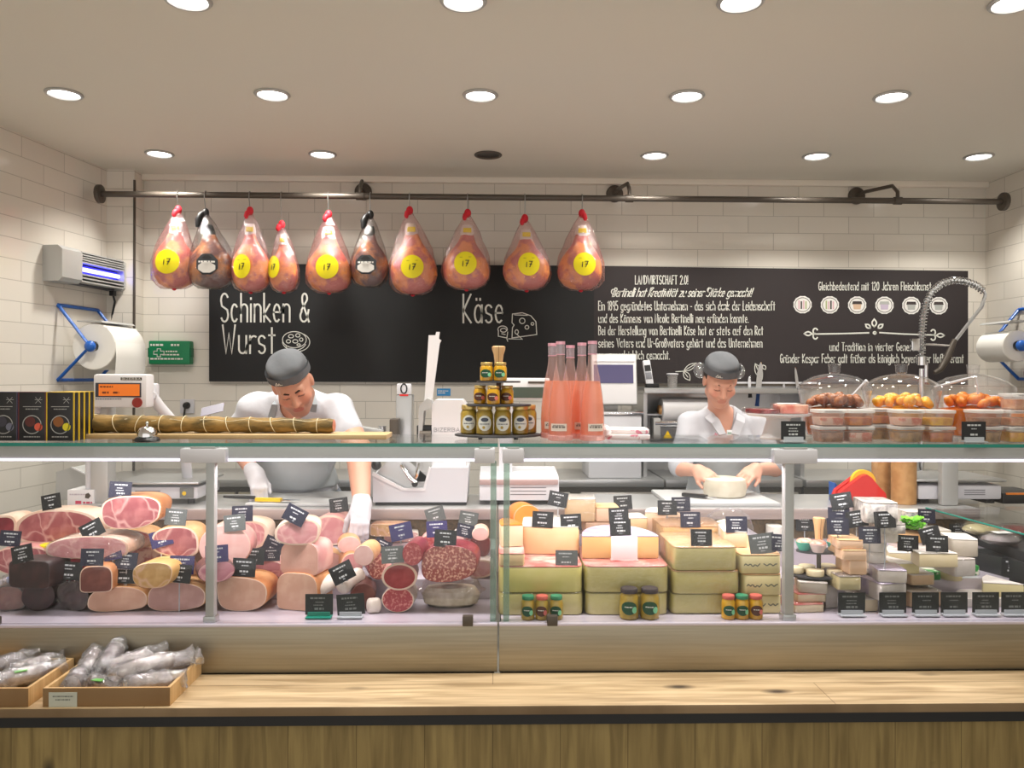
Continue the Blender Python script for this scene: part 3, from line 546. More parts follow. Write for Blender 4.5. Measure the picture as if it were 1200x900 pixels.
def counter(x0, x1, label, posts, heads, deck):
    t = thing('display_counter', label, 'display counter', ((x0 + x1) / 2, 2.70, 0)); o = Vector(t.location)
    def b_(lo, hi, name, m, bev=0): return B().bx(Vector(lo) - o, Vector(hi) - o, bev).out(name, m, t)
    b_((x0, 2.692, .5), (x1, 2.712, .655), 'front_panel', m_panel, .002)
    b_((x0 + .01, 2.72, 0), (x1 - .01, 3.42, .62), 'cabinet_body', m_dark)
    b_((x0, 2.690, .655), (x1, 2.716, .6645), 'bottom_rail', m_rail, .002)
    d = B()
    for xa_, xc_, st_ in deck:
        for a, c, z in st_: d.bx(Vector((xa_, a, .62)) - o, Vector((xc_, c, z)) - o)
    d.out('display_deck', m_deck, t)
    b_((x0 + .01, 3.405, .62), (x1 - .01, 3.425, .895), 'back_panel', m_mesh)
    b_((x0, 3.39, .893), (x1, 3.80, .938), 'worktop', m_work, .006)
    b_((x0, 3.378, .892), (x1, 3.392, .936), 'worktop_edge', M('edge_steel', (172, 158, 154), .35, .4), .003)
    b_((x0 + .02, 3.43, 0), (x1 - .02, 3.78, .893), 'rear_cabinet', m_steel)
    b_((x0, 2.702, ZS - .011), (x1, 3.12, ZS), 'glass_shelf', m_glass)
    b_((x0, 2.696, ZS - .0115), (x1, 2.702, ZS + .0005), 'glass_edge', m_teal)
    b_((x0 + .02, 2.725, 1.216), (x1 - .02, 2.80, ZS - .013), 'light_housing', m_alu, .003)
    b_((x0 + .02, 2.722, 1.2095), (x1 - .02, 2.75, 1.216), 'led_strip', m_led)
    b_((x0, 2.700, .6645), (x1, 2.706, ZS - .012), 'front_glass', m_glass)
    for px in (x0 + .18, x1 - .1): b_((px - .018, 2.686, .656), (px + .018, 2.712, .69), 'glass_clip', m_dark, .003)
    for px, w, m in posts:
        x = X(px, 2.73, 640); w = S(w, 2.73); b_((x - w / 2, 2.712, .6635), (x + w / 2, 2.745, 1.21), 'post', m, .004)
        if m is not m_fin: b_((x - w * .7, 2.708, .6635), (x + w * .7, 2.75, .684), 'post_foot', m_steel_l, .002)
    for a, c in heads:
        xa, xc = X(a, 2.71, 535), X(c, 2.71, 535)
        b_((xa, 2.69, 1.205), (xc, 2.80, 1.254), 'bracket_head', m_white2, .006); xm = (xa + xc) / 2; w = min(.09, (xc - xa) * .55)
        b_((xm - w / 2, 2.694, 1.254), (xm + w / 2, 2.75, ZS - .011), 'bracket_clamp', m_alu, .002)
    ld = bpy.data.lights.new('led_light', 'AREA'); ld.shape = 'RECTANGLE'; ld.size = x1 - x0 - .1; ld.size_y = .03; ld.energy = LED_W * (x1 - x0); ld.color = (1, .93, .95)
    lo = bpy.data.objects.new('led_light', ld); COL.objects.link(lo); lo.parent = t; lo.location = Vector(((x0 + x1) / 2, 2.765, 1.20)) - o; lo.rotation_euler = (math.radians(12), 0, 0)
    return t
XS = X(584, 2.70, 700)
counter(X(-70, 2.7), XS - .003, 'left glazed counter with steel front, filled with ham and sausage', [(248, 10, m_alu), (578, 7, m_fin)], [(213, 266), (556, 580)], [(X(-70, 2.7) + .01, XS - .01, STEPS)])
counter(XS + .003, X(1290, 2.7), 'right glazed counter with steel front, filled with cheese', [(593.5, 7, m_fin), (923, 11, m_alu)], [(589, 614), (905, 956)], [(XF0 + .01, XF1, STEPS2), (XF1, X(1290, 2.7) - .01, STEPS)])
# ------------------------------------------------------------------ back cabinets along the wall
m_olive = M('dull_steel', (168, 160, 140), .4, .6); m_door = M('fridge_door_steel', (196, 192, 184), .3, .7, col2=(176, 172, 164), ns=2, stretch=(1, 1, 30))
YC = 4.32
def cabinet(px0, px1, label, doors, mat, drawers=False):
    x0, x1 = X(px0, YC, 560), X(px1, YC, 560); t = thing('back_cabinet', label, 'cabinet', ((x0 + x1) / 2, YC, 0)); o = Vector(t.location)
    B().bx(Vector((x0, YC + .02, .08)) - o, Vector((x1, YW - .005, .90)) - o).out('carcass', M('cabinet_shadow_gap', (84, 78, 68), .5, .4), t)
    B().bx(Vector((x0, YC + .05, 0)) - o, Vector((x1, YW - .05, .08)) - o).out('plinth', m_black, t)
    B().bx(Vector((x0, YC - .01, .90)) - o, Vector((x1, YW - .005, .94)) - o, .004).out('cabinet_top', m_steel_l, t)
    for a, c in doors:
        xa, xc = X(a, YC, 560), X(c, YC, 560)
        if drawers:
            for z0 in (.10, .36, .62):
                d = B().bx(Vector((xa, YC, z0)) - o, Vector((xc, YC + .02, z0 + .235)) - o, .004).out('drawer', mat, t)
                B().bx(Vector((xa + .02, YC - .02, z0 + .19)) - o, Vector((xc - .02, YC - .001, z0 + .215)) - o, .003).out('handle', m_steel_l, d)
        else:
            d = B().bx(Vector((xa, YC, .10)) - o, Vector((xc, YC + .02, .87)) - o, .004).out('door', mat, t)
            B().bx(Vector((xa + .01, YC - .018, .83)) - o, Vector((xc - .01, YC - .001, .85)) - o, .003).out('handle', m_steel_l, d)
cabinet(104, 452, 'plain dull steel back cabinet behind the man, below the green box', [(106, 275), (279, 450)], m_olive)
cabinet(596, 778, 'steel fridge cabinet with two doors behind the jars and bottles', [(598, 668), (681, 770)], m_door)
cabinet(780, 940, 'steel fridge cabinet directly behind the woman', [(788, 860), (864, 936)], m_door)
cabinet(944, 1150, 'steel drawer cabinet right of the woman behind the tape dispenser', [(946, 1028), (1032, 1148)], m_door, True)
# stainless wrapping rack on the back cabinets
x0, x1 = X(752, 4.5, 460), X(938, 4.5, 460); zt = Z(455, 4.42, 845)
t = thing('wrapping_rack', 'stainless open rack with film roll standing behind the woman', 'rack', ((x0 + x1) / 2, 4.42, .94)); o = Vector(t.location)
B().bx(Vector((x0, 4.42, zt - .03)) - o, Vector((x1, 4.80, zt)) - o, .004).out('top_shelf', m_steel_l, t)
for x in (x0, x1 - .02): B().bx(Vector((x, 4.44, .94)) - o, Vector((x + .02, 4.80, zt - .03)) - o).out('side_panel', m_steel_l, t)
B().bx(Vector((x0 + .02, 4.775, .94)) - o, Vector((x1 - .02, 4.79, zt - .03)) - o).out('back_sheet', m_steel_l, t)
B().bx(Vector((x0 + .02, 4.5, 1.28)) - o, Vector((x0 + .16, 4.78, 1.29)) - o).out('small_shelf', m_steel_l, t)
fr = Vector(((X(775, 4.5, 480) + X(835, 4.5, 480)) / 2, 4.52, Z(481, 4.52, 800))) - o
B().cyl(fr - Vector((.145, 0, 0)), fr + Vector((.145, 0, 0)), .075, seg=28, bev=.004).out('film_roll', m_white, t); B().cyl(fr - Vector((.16, 0, 0)), fr + Vector((.16, 0, 0)), .03, seg=16).out('roll_core', m_brown, t)
rb_ = Vector((fr.x, 4.47 - o.y, Z(496, 4.47, 790) - o.z)); B().cyl(rb_ - Vector((.19, 0, 0)), rb_ + Vector((.17, 0, 0)), .022, seg=16).out('roller', m_chrome, t)
B().bx(rb_ + Vector((-.2, -.02, -.09)), rb_ + Vector((-.16, .08, .03)), .006).out('roller_bracket', m_alu, t)
s_ = B().poly([Vector((x0 + .11, 4.437, 1.155)) - o, Vector((x0 + .16, 4.437, 1.155)) - o, Vector((x0 + .135, 4.437, 1.2)) - o]).out('warning_sticker', m_yel, t)
# things on the rack
p = at(766, 454, 4.5); t = thing('cordless_phone', 'pale grey cordless phone standing in its black cradle on the steel rack', 'phone', (p.x, 4.55, zt))
B().box((0, 0, .012), (.075, .06, .024), .006).out('cradle', m_black, t); R_ = Matrix.Rotation(math.radians(-14), 3, 'X') @ Matrix.Rotation(math.radians(-6), 3, 'Y')
h_ = B().box(R_ @ Vector((-.01, 0, .09)), (.046, .022, .15), .009, R_).out('handset', m_white2, t); B().box(R_ @ Vector((-.01, -.012, .115)), (.034, .003, .035), 0, R_).out('display', m_black, h_); B().box(R_ @ Vector((-.01, -.012, .07)), (.034, .003, .04), .001, R_).out('keypad', M('phone_keys', (120, 120, 126), .5), h_)
p = at(781, 454, 4.5); t = thing('measuring_cup', 'small clear plastic cup standing on the steel rack beside the phone', 'cup', (p.x + .045, 4.55, zt)); B().lathe([(.02, 0), (.026, 0), (.03, .075), (.032, .08), (.029, .08), (.025, .003), (0, .003)], seg=20, cap=False).out('cup', m_frost, t)
B().lathe([(.031, .074), (.034, .076), (.034, .082), (.02, .084)], seg=20, cap=False).out('rim', m_white2, t)
# knife strip on the wall
q = at(908, 451, 4.79); t = thing('knife_strip', 'long pale magnetic knife strip on the wall under the right board', 'knife strip', (q.x, 4.79, q.z)); B().box((0, .015, 0), (.52, .02, .035), .003).out('bar', m_white2, t); B().box((0, .003, 0), (.52, .006, .014)).out('magnet_band', m_dark, t)
def knife(px, yb, yt, lean, hcol, label, wide=.03):
    p = at(px, 451, 4.775); zb, z1 = Z(yb, 4.775, px), Z(yt, 4.775, px)
    k = thing('knife', label, 'knife', (p.x, 4.775, zb), 0, 'knives on the wall strip'); L = z1 - zb; R_ = Matrix.Rotation(lean, 3, 'Y')
    B().rings([[R_ @ Vector((x, y, z)) for x, y in ((-w / 2, .006), (-w / 2, .008), (w / 2, .0085), (w / 2, .0055))] for w, z in ((wide * .8, L * .33), (wide, L * .42), (wide, L * .75), (wide * .6, L * .93), (.003, L))]).out('blade', m_chrome, k, flat=True)
    B().rings([[R_ @ Vector((x * w, y, z)) for x, y in ((-.5, -.004), (.5, -.004), (.5, .012), (-.5, .012))] for w, z in ((.026, 0), (.022, L * .08), (.021, L * .3), (.024, L * .34))]).out('handle', hcol, k)
knife(887, 476, 424, .10, m_blue, 'broad blue-handled knife on the wall strip beside the woman', .034); knife(879, 466, 441, -.02, m_black, 'small black knife on the wall strip nearest the woman', .018)
knife(919, 476, 449, .0, m_black, 'short black knife on the wall strip left of the long thin blade', .02); knife(938, 478, 430, -.12, m_black, 'long thin black-handled knife leaning at the right end of the strip', .018)
# ------------------------------------------------------------------ wall fittings, left side
wl = lambda py, px: atz(px, py, 0)
ux = Vector((-dirL.x, -dirL.y, 0)).normalized()      # along the left wall, away from the viewer
nrm = Vector((ux.y, -ux.x, 0))                       # out of the left wall into the room
RL = Matrix((ux, nrm, Vector((0, 0, 1)))).transposed()  # local x along wall, y into the room
def onleft(px, py):
    u = (px - 600) / FPX; w = (HOR - py) / FPX; d = _F + _R * u + _U * w; n2 = nrm
    return Vector((0, 0, CAMZ)) + d * ((pL1 - Vector((0, 0, CAMZ))).dot(n2) / d.dot(n2))
a_rz = math.atan2(ux.y, ux.x)
# insect lamp
p0, p1 = onleft(50, 333), onleft(127, 333); p = (p0 + p1) / 2; Lw = (p1 - p0).length; zb, z1 = at(60, 329, p0.y).z, at(60, 287, p0.y).z
t = thing('insect_lamp', 'grey wall-mounted insect killer lamp with glowing violet tube', 'insect lamp', (p.x, p.y, zb), a_rz); Hh = z1 - zb; D = .11
pr = [(0, 0), (.09, 0), (D, .02), (D, Hh - .02), (.085, Hh), (0, Hh)]
B().rings([[(x, -y, z) for y, z in pr] for x in (-Lw / 2, -Lw / 2 + .16)]).out('end_cap', m_alu, t); B().rings([[(x, -y, z) for y, z in pr] for x in (Lw / 2 - .02, Lw / 2)]).out('end_cap', m_alu, t)
B().bx((-Lw / 2 + .16, -.05, .004), (Lw / 2 - .02, 0, Hh - .004)).out('back_housing', M('lamp_housing', (70, 68, 78), .4, .3), t)
g = B()
for z in np.linspace(.012, Hh * .26, 3): g.bx((-Lw / 2 + .16, -D + .002, z), (Lw / 2 - .02, -.05, z + .008))
for z in np.linspace(Hh * .62, Hh - .018, 5): g.bx((-Lw / 2 + .16, -D + .002, z), (Lw / 2 - .02, -.05, z + .007))
g.out('grille', m_alu, t); a, c = -Lw / 2 + .17, Lw / 2 - .03
B().cyl((a, -.082, Hh * .45), (c, -.082, Hh * .45), .012, seg=12).out('violet_tube', M('violet_tube', (120, 110, 255), .4, emit=(120, 120, 255), es=6), t)
B().bx((a - .005, -.07, Hh * .34), (c + .005, -.06, Hh * .58)).out('reflector', M('violet_reflector', (70, 66, 190), .3), t)
c0 = Vector((Lw / 2 - .05, -.06, 0)); g = B().bx(c0 + Vector((-.014, -.014, -.03)), c0 + Vector((.014, .014, .0)), .003)
g.tube([c0 + Vector((0, 0, -.02)), c0 + Vector((.02, .0, -.06)), c0 + Vector((.04, .03, -.14)), c0 + Vector((.055, .05, -.42))], .006).out('power_cord', m_black, t)
# paper roll holders
def roll_holder(name, label, loc, rz, Lr=.27, Rr=.125, loose=True):
    t = thing(name, label, 'paper dispenser', loc, rz); f = B(); x0_, x1_ = -Lr / 2 - .03, Lr / 2 + .03
    for x in (x0_, x1_): f.tube([(x, -.005, .20), (x, -.19, -.02), (x, -.005, -.2)], .0095, 10).sph((x, -.19, -.02), (.024, .03, .03), 12)
    f.tube([(x0_, -.005, .20), (x1_, -.005, .20)], .0095, 10).tube([(x0_, -.005, -.2), (x1_, -.005, -.2)], .0095, 10); f.out('wire_frame', m_blue, t)
    n = 36; ri = .028
    B().lathe([(ri, -Lr / 2), (Rr - .004, -Lr / 2), (Rr, -Lr / 2 + .004), (Rr, Lr / 2 - .004), (Rr - .004, Lr / 2), (ri, Lr / 2), (ri, -Lr / 2)], (0, -.19, -.02), n, Matrix.Rotation(math.pi / 2, 3, 'Y'), cap=False).out('paper_roll', m_wpaper, t)
    if loose: B().rings([[(x, y, z) for x in (-Lr / 2 + .0, Lr / 2)] for y, z in ((-.26, .09), (-.315, .0), (-.318, -.08), (-.31, -.19))], (False, False), closed=False).out('loose_sheet', m_wpaper, t)
    B().rings([[(x, y + d, z) for d, z in ((0, 0), (.0, .0))] for x, y, z in ()] or [[(-Lr / 2 - .01, -.10, .118), (-Lr / 2 - .01, -.235, .118), (-Lr / 2 - .01, -.25, .106), (-Lr / 2 - .01, -.10, .112)], [(Lr / 2 + .01, -.10, .118), (Lr / 2 + .01, -.235, .118), (Lr / 2 + .01, -.25, .106), (Lr / 2 + .01, -.10, .112)]]).out('tear_bar', m_alu, t)
    return t
p = onleft(91, 405); roll_holder('paper_roll_holder', 'blue wire holder with white paper roll on the left wall below the insect lamp', (p.x, p.y, p.z + .01), a_rz)
# first-aid box on back wall
p0, p1 = at(179, 427, YW), at(227, 400, YW); t = thing('first_aid_box', 'green first-aid box on the tiled wall beside the left board', 'first-aid box', ((p0.x + p1.x) / 2, YW, p0.z)); wd, hh = (p1.x - p0.x), p1.z - p0.z
B().box((0, -.03, hh / 2), (wd, .06, hh), .008).out('case', m_green, t); B().box((-wd / 2 - .002, -.035, hh / 2), (.012, .035, hh * .4), .003).box((wd / 2 + .002, -.035, hh / 2), (.012, .035, hh * .4), .003).out('latch', M('dark_green', (8, 100, 64), .5), t)
b = B(); f = lambda x, y: (x, -.0615, y)
b.ribbon([[(-.09, hh * .56), (-.07, hh * .56), (-.07, hh * .66), (-.05, hh * .66), (-.05, hh * .56), (-.03, hh * .56), (-.03, hh * .42), (-.05, hh * .42), (-.05, hh * .32), (-.07, hh * .32), (-.07, hh * .42), (-.09, hh * .42), (-.09, hh * .56)]], .004, f)
dash_text(b, [(-.11, -.03, hh * .78, .012), (.01, .06, hh * .78, .012), (-.02, .05, hh * .52, .008), (-.04, .06, hh * .38, .008), (-.11, .08, hh * .2, .009)], f); b.out('lettering', m_wpaper, t)
# wall socket
p = at(220, 476, YW); t = thing('wall_socket', 'white wall socket with black plug and cable below the green box', 'socket', (p.x, YW, p.z)); B().box((0, -.006, 0), (.085, .012, .085), .004).out('plate', m_white2, t); B().lathe([(.0, .0), (.021, 0), (.019, .02), (.012, .035), (0, .036)], (0, -.012, .005), 16, Matrix.Rotation(math.pi / 2, 3, 'X')).out('plug', m_black, t)
B().tube([(0, -.04, .0), (-.004, -.045, -.05), (-.012, -.045, -.14), (-.012, -.04, -.45)], .006).out('cable', m_black, t)
# blue sticker
p = at(520, 459.5, YW); t = thing('wall_sticker', 'small blue sticker on the tiles below the left board', 'sticker', (p.x, YW - .001, p.z)); B().box((0, -.001, 0), (.082, .002, .044)).out('sheet', M('sticker_blue', (60, 150, 214), .5), t); b = B(); dash_text(b, [(-.034, .03, .004, .006), (-.034, .01, -.008, .006)], lambda x, y: (x, -.0025, y)); b.out('print', m_wpaper, t)
# ------------------------------------------------------------------ right side: paper holder, squeegee, spray tap
p = Vector((xR, 4.36, Z(402, 4.36, 1170))); t = roll_holder('paper_roll_holder', 'blue wire holder with white paper roll on the right wall above the orange tubs', p, -math.pi / 2, .24, .085, False)
p = Vector((xR - .06, 4.2, Z(437, 4.2, 1190))); t = thing('squeegee', 'purple rubber squeegee hanging on the right wall below the paper roll', 'squeegee', p); B().box((0, 0, 0), (.06, .30, .045), .016).out('head', M('purple_plastic', (130, 36, 130), .35), t); B().box((0, 0, -.03), (.012, .3, .03), .003).out('rubber_lip', m_dark, t); B().cyl((0.0, 0, .02), (.05, 0, .06), .012).out('wall_peg', m_alu, t)
YT = 4.5; p = at(1079, 460, YT); t = thing('spray_tap', 'chrome pre-rinse spray tap with coiled spring hose before the right board', 'tap', (p.x, YT, .94)); o = Vector(t.location)
g = lambda px, py, dy=0: at(px, py, YT + dy) - o
B().cyl((0, 0, 0), g(1079.5, 432), .019, seg=16).cyl((0, 0, 0), (0, 0, .03), .04, seg=20).cyl(g(1079.5, 428), g(1079.5, 418), .03, seg=16).out('riser_pipe', m_chrome, t)
arc = [(1080, 420), (1080, 405), (1080.5, 390), (1082, 372), (1086, 354), (1093, 341), (1104, 332), (1117, 328.5), (1130, 329.5), (1143, 334), (1153, 341)]
cp = [g(*q) for q in arc]; fine = []
for a, c in zip(cp, cp[1:]): fine += [a.lerp(c, k / 6) for k in range(6)]
fine.append(cp[-1]); sp = []; ref = Vector((0, 1, 0))
cum = [0]
for a, c in zip(fine, fine[1:]): cum.append(cum[-1] + (c - a).length)
NT = 40
for k in range(NT * 10 + 1):
    s_ = cum[-1] * k / (NT * 10); i = min(max(np.searchsorted(cum, s_) - 1, 0), len(fine) - 2); q = fine[i].lerp(fine[i + 1], (s_ - cum[i]) / max(cum[i + 1] - cum[i], 1e-9)); tg = (fine[i + 1] - fine[i]).normalized(); n1 = ref; n2 = tg.cross(n1); an = 2 * math.pi * k / 10
    sp.append(q + (n1 * math.cos(an) + n2 * math.sin(an)) * .020)
B().tube(sp, .0036, 5).out('spring', m_chrome, t); B().tube(fine, .012, 8).out('hose', m_alu, t)
B().tube([cp[-1], g(1155, 345), g(1150, 360), g(1132, 383), g(1119, 400)], .010, 8).out('hose_end', m_steel_l, t)
B().tube([g(1119, 398), g(1115, 407), g(1110, 420), g(1102, 433), g(1095, 437)], [.014, .018, .022, .016, .012], 12).out('spray_handle', m_dark, t); B().tube([g(1118, 402), g(1114, 415), g(1106, 430)], .005).out('lever', m_chrome, t)
B().tube([g(1080, 403), g(1098, 404), g(1113, 405)], .006).out('hook_arm', m_chrome, t); B().box(g(1072, 404), (.05, .03, .07), .008).out('valve', m_chrome, t); B().cyl(g(1085, 424), g(1085, 448), .012).out('side_pipe', m_chrome, t)
# ------------------------------------------------------------------ people
def skin_mat(name):
    m = bpy.data.materials.new(name); m.use_nodes = True; nt = m.node_tree; b = nt.nodes['Principled BSDF']
    a = nt.nodes.new('ShaderNodeVertexColor'); a.layer_name = 'tint'; nt.links.new(a.outputs[0], b.inputs['Base Color']); b.inputs['Roughness'].default_value = .45
    b.inputs['Subsurface Weight'].default_value = .12; b.inputs['Subsurface Radius'].default_value = (.012, .005, .003); b.inputs['Subsurface Scale'].default_value = .4
    return m
m_skin = skin_mat('skin'); m_shirt = M('white_shirt_cloth', (190, 191, 198), .85, bump=.55, bs=11); m_apron = M('grey_apron_cloth', (188, 194, 198), .85, bump=.2, bs=12); m_strap = M('apron_strap', (150, 158, 164), .85)
m_cap = M('grey_cap_cloth', (96, 98, 102), .9, bump=.25, bs=22); m_glove = M('white_glove', (200, 197, 202), .6, bump=.15, bs=40); m_trou = M('grey_trousers', (104, 108, 120), .9); m_shoe = M('black_shoes', (26, 26, 28), .5); m_brow = M('dark_brow_hair', (52, 36, 28), .8); m_hair = M('dark_brown_hair', (48, 34, 28), .6)
def l3(c): return np.array(lin(c)[:3])
class Head:
    def __init__(s, c, f, u, k=1.0):
        s.k = k
        s.c = np.array(c, float); s.f = np.array(f, float); s.f /= np.linalg.norm(s.f); s.u = np.array(u, float); s.u -= s.f * (s.u @ s.f); s.u /= np.linalg.norm(s.u)
        s.r = np.cross(s.u, s.f) * 1.0; s.R = np.array([s.r, s.f, s.u])      # rows: local axes
    def p(s, x, y, z): return s.c + (s.r * x + s.f * y + s.u * z) * s.k
    def ell(s, S_, c, r, k=.02, op='u'): S_.ell(s.p(*c), np.array(r) * s.k, s.R.T, k, op)
    def cone(s, S_, a, b, r1, r2, k=.02, op='u'): S_.cone(s.p(*a), s.p(*b), r1 * s.k, r2 * s.k, k, op)
    def loc(s, P): return (P - s.c) @ s.R.T / s.k
def build_head(S_, H, fem=False):
    H.ell(S_, (0, -.012, .03), (.076, .096, .09), .03); H.ell(S_, (0, .028, -.045), (.058 if fem else .064, .066, .074), .035)
    H.cone(S_, (0, .066, -.104), (0, .06, -.10), .018 if fem else .023, .018, .025)
    H.cone(S_, (-.05, .0, -.07), (-.02, .06, -.102), .022 if not fem else .016, .016, .025); H.cone(S_, (.05, .0, -.07), (.02, .06, -.102), .022 if not fem else .016, .016, .025)
    H.cone(S_, (-.034, .078, .022), (.034, .078, .022), .012 if not fem else .009, .012 if not fem else .009, .02)
    for s_ in (-1, 1):
        H.ell(S_, (s_ * .032, .096, .004), (.017, .012, .010), .012, 's')
        H.ell(S_, (s_ * .032, .077, .002), (.0145, .013, .0105), .004)
        H.ell(S_, (s_ * .042, .058, -.032), (.026, .024, .024), .02)
        H.ell(S_, (s_ * .078, -.006, -.006), (.010, .020, .031), .008)
    H.cone(S_, (0, .086, .008), (0, .106, -.034), .0085, .0125, .01); H.ell(S_, (-.012, .094, -.038), (.008, .009, .007), .006); H.ell(S_, (.012, .094, -.038), (.008, .009, .007), .006)
    H.cone(S_, (-.018, .086, -.064), (.018, .086, -.064), .0065, .0065, .008); H.cone(S_, (-.015, .084, -.075), (.015, .084, -.075), .0075, .0075, .008)
    H.ell(S_, (0, .099, -.0695), (.024, .008, .0022), .004, 's')
def face_cols(H, base, lip, stub=None, cheek=None):
    def fn(P):
        q = H.loc(P); c = np.tile(l3(base), (len(P), 1)); x, y, z = q.T
        def mix(w, col):
            nonlocal c
            w = np.clip(w, 0, 1)[:, None]; c = c * (1 - w) + l3(col) * w
        if stub: mix(.55 * ((z < -.042) & (y > -.02) & (z > -.14)) * np.clip((-.042 - z) / .02, 0, 1), stub)
        if cheek: mix(.5 * np.exp(-(((np.abs(x) - .042) / .02) ** 2 + ((z + .03) / .02) ** 2)) * (y > .03), cheek)
        mix((.45 if cheek and not stub else .8) * ((((x / .024) ** 2 + ((z + .0695) / .0125) ** 2) < 1) & (y > .07)), lip)
        mix(.8 * ((((np.abs(x) - .032) / .016) ** 2 + ((z + .006) / .0035) ** 2 < 1) & (y > .06)), (66, 44, 38))
        return c
    return fn
def hand(S_, w, d, n, side, rad=.0085, curl=(20, 25), spread=.02, thumb=(.55, .35), L=1.0, k=.008, ww=.028):
    """palm and five fingers: w wrist, d direction of palm, n direction the fingers curl to, side towards the thumb"""
    w = np.array(w, float); d = np.array(d, float); d /= np.linalg.norm(d); n = np.array(n, float); n -= d * (n @ d); n /= np.linalg.norm(n); t = np.array(side, float); t -= d * (t @ d) + n * (t @ n); t /= np.linalg.norm(t)
    R = np.array([t, n, d]).T; S_.ell(w + d * .048 * L, (.040, .017, .052 * L), R, .02); S_.cone(w, w + d * .03, ww, .026, .02)
    for i, (o, l) in enumerate(((.027, .98), (.009, 1.08), (-.009, 1.0), (-.026, .82))):
        p = w + d * .085 * L + t * o; a = math.radians(curl[0]); dd = d * math.cos(a) + n * math.sin(a) + t * o / .027 * spread * 3; dd /= np.linalg.norm(dd)
        p1 = p + dd * .040 * l * L; a2 = a + math.radians(curl[1]); d2 = d * math.cos(a2) + n * math.sin(a2) + t * o / .027 * spread; p2 = p1 + d2 * .026 * l * L; a3 = a2 + math.radians(curl[1] * .8); d3 = d * math.cos(a3) + n * math.sin(a3); p3 = p2 + d3 * .02 * l * L
        S_.cone(w + d * .06 * L + t * o * .8, p, rad * 1.25, rad * 1.12, k); S_.cone(p, p1, rad * 1.1, rad, k * .6); S_.cone(p1, p2, rad, rad * .93, k * .6); S_.cone(p2, p3, rad * .93, rad * .8, k * .6)
    b = w + d * .025 * L + t * .026; p1 = b + (t * thumb[0] + d * .7 + n * thumb[1]) * .042 * L; p2 = p1 + (d * .85 + n * thumb[1] * 1.3 + t * thumb[0] * .2) * .034 * L
    S_.cone(b, p1, rad * 1.6, rad * 1.2, .014); S_.cone(p1, p2, rad * 1.15, rad * .9, k * .6)
V = lambda px, py, Y: np.array(at(px, py, Y))
def legs(S_, hl, hr, r=.085, add=0):
    for h in (hl, hr):
        kn = np.array([h[0], h[1] + .01, .50]); an = np.array([h[0], h[1] + .03, .09]); S_.cone(h, kn, r + add, r * .68 + add, .03); S_.cone(kn, an, r * .66 + add, r * .45 + add, .02)
def shoes(S_, hl, hr):
    for h in (hl, hr): S_.cone((h[0], h[1] + .05, .045), (h[0], h[1] - .13, .035), .045, .038, .02)
    S_.cut((0, 0, -1), 0)

# --- the man leaning over the sausages
hc = V(343, 450, 3.38); Hm = Head(hc, (.24, -.78, -.60), (-.16, -.58, .80))
sl, sr = V(297, 478, 3.66), V(398, 480, 3.60); nb = V(347, 478, 3.60); ch = V(348, 522, 3.78); be = V(350, 566, 3.92); hl = np.array([be[0] - .095, 4.03, .86]); hr = np.array([be[0] + .095, 4.03, .86])
el, wr = V(276, 521, 3.70), V(299, 556, 3.56); er, wR = V(420, 528, 3.42), V(424, 592, 3.215)
lo = np.array([-1.32, 2.98, -.01]); hi = np.array([-.50, 4.26, 1.72])
man = thing('person', 'man in white shirt, grey cap and apron leaning over to pick a sausage', 'person', (be[0], 4.03, 0))
def torso(S_, a=0.0):
    S_.ell(ch, (.175 + a, .115 + a, .20 + a), None, .06); S_.ell(be, (.165 + a, .13 + a, .17 + a), None, .06); S_.ell((be[0], 4.02, .90), (.165 + a, .12 + a, .12 + a), None, .06)
    S_.cone(sl + np.array([.03, .02, -.015]), sr + np.array([-.03, .02, -.015]), .072 + a, .072 + a, .06); S_.cone(nb + np.array([0, .05, -.02]), ch, .10 + a, .12 + a, .06)
    S_.ell((sl + ch) / 2 + np.array([0, .02, 0]), (.10 + a, .09 + a, .13 + a), None, .05); S_.ell((sr + ch) / 2 + np.array([0, .02, 0]), (.10 + a, .09 + a, .13 + a), None, .05)
s = SDF(lo, hi, .0042); torso(s); legs(s, hl, hr)
s.cone(nb + np.array([0, .03, -.02]), Hm.p(0, -.04, -.06), .068, .060, .03)
s.cone(sl, el, .056, .044, .03); s.cone(el, wr, .043, .029, .015); s.cone(sr, er, .060, .055, .03); s.cone(er, wR, .056, .034, .015)
handL = (wr, V(306, 580, 3.48) - wr, (.1, -.2, -1), (1, -.5, 0)); handR = (wR, V(420, 634, 3.11) - wR, (-.15, .9, -.1), (-1, .1, -.2))
kwL = dict(curl=(48, 40), rad=.0085); kwR = dict(curl=(38, 34), rad=.0085, thumb=(.6, .8))
hand(s, *handL, **kwL); hand(s, *handR, **kwR)
build_head(s, Hm); s.mesh('body', m_skin, man, face_cols(Hm, (208, 152, 128), (176, 100, 90), (140, 108, 94), (206, 126, 106)))
s = SDF(lo, hi, .006); torso(s, .014); s.cone(sl, sl + (el - sl) * .72, .070, .066, .03); s.cone(sr, sr + (er - sr) * .55, .070, .068, .03)
s.cone(nb + np.array([0, .03, -.03]), nb + np.array([0, .0, .01]), .084, .076, .03); s.ripple(.008, 24, 22, 20); s.cut((0, 0, -1), -.93)
s.cone(nb + np.array([0, -.02, -.0]), Hm.p(0, -.03, -.05), .064, .066, .01, 's')
s.mesh('shirt', m_shirt, man)
s = SDF(lo, hi, .006); legs(s, hl, hr, .085, .012); s.ell((be[0], 4.02, .88), (.182, .137, .13), None, .05); s.cut((0, 0, 1), 1.0); s.mesh('trousers', m_trou, man)
s = SDF(lo, (hi[0], hi[1], .2), .006); shoes(s, hl, hr); s.mesh('shoes', m_shoe, man)
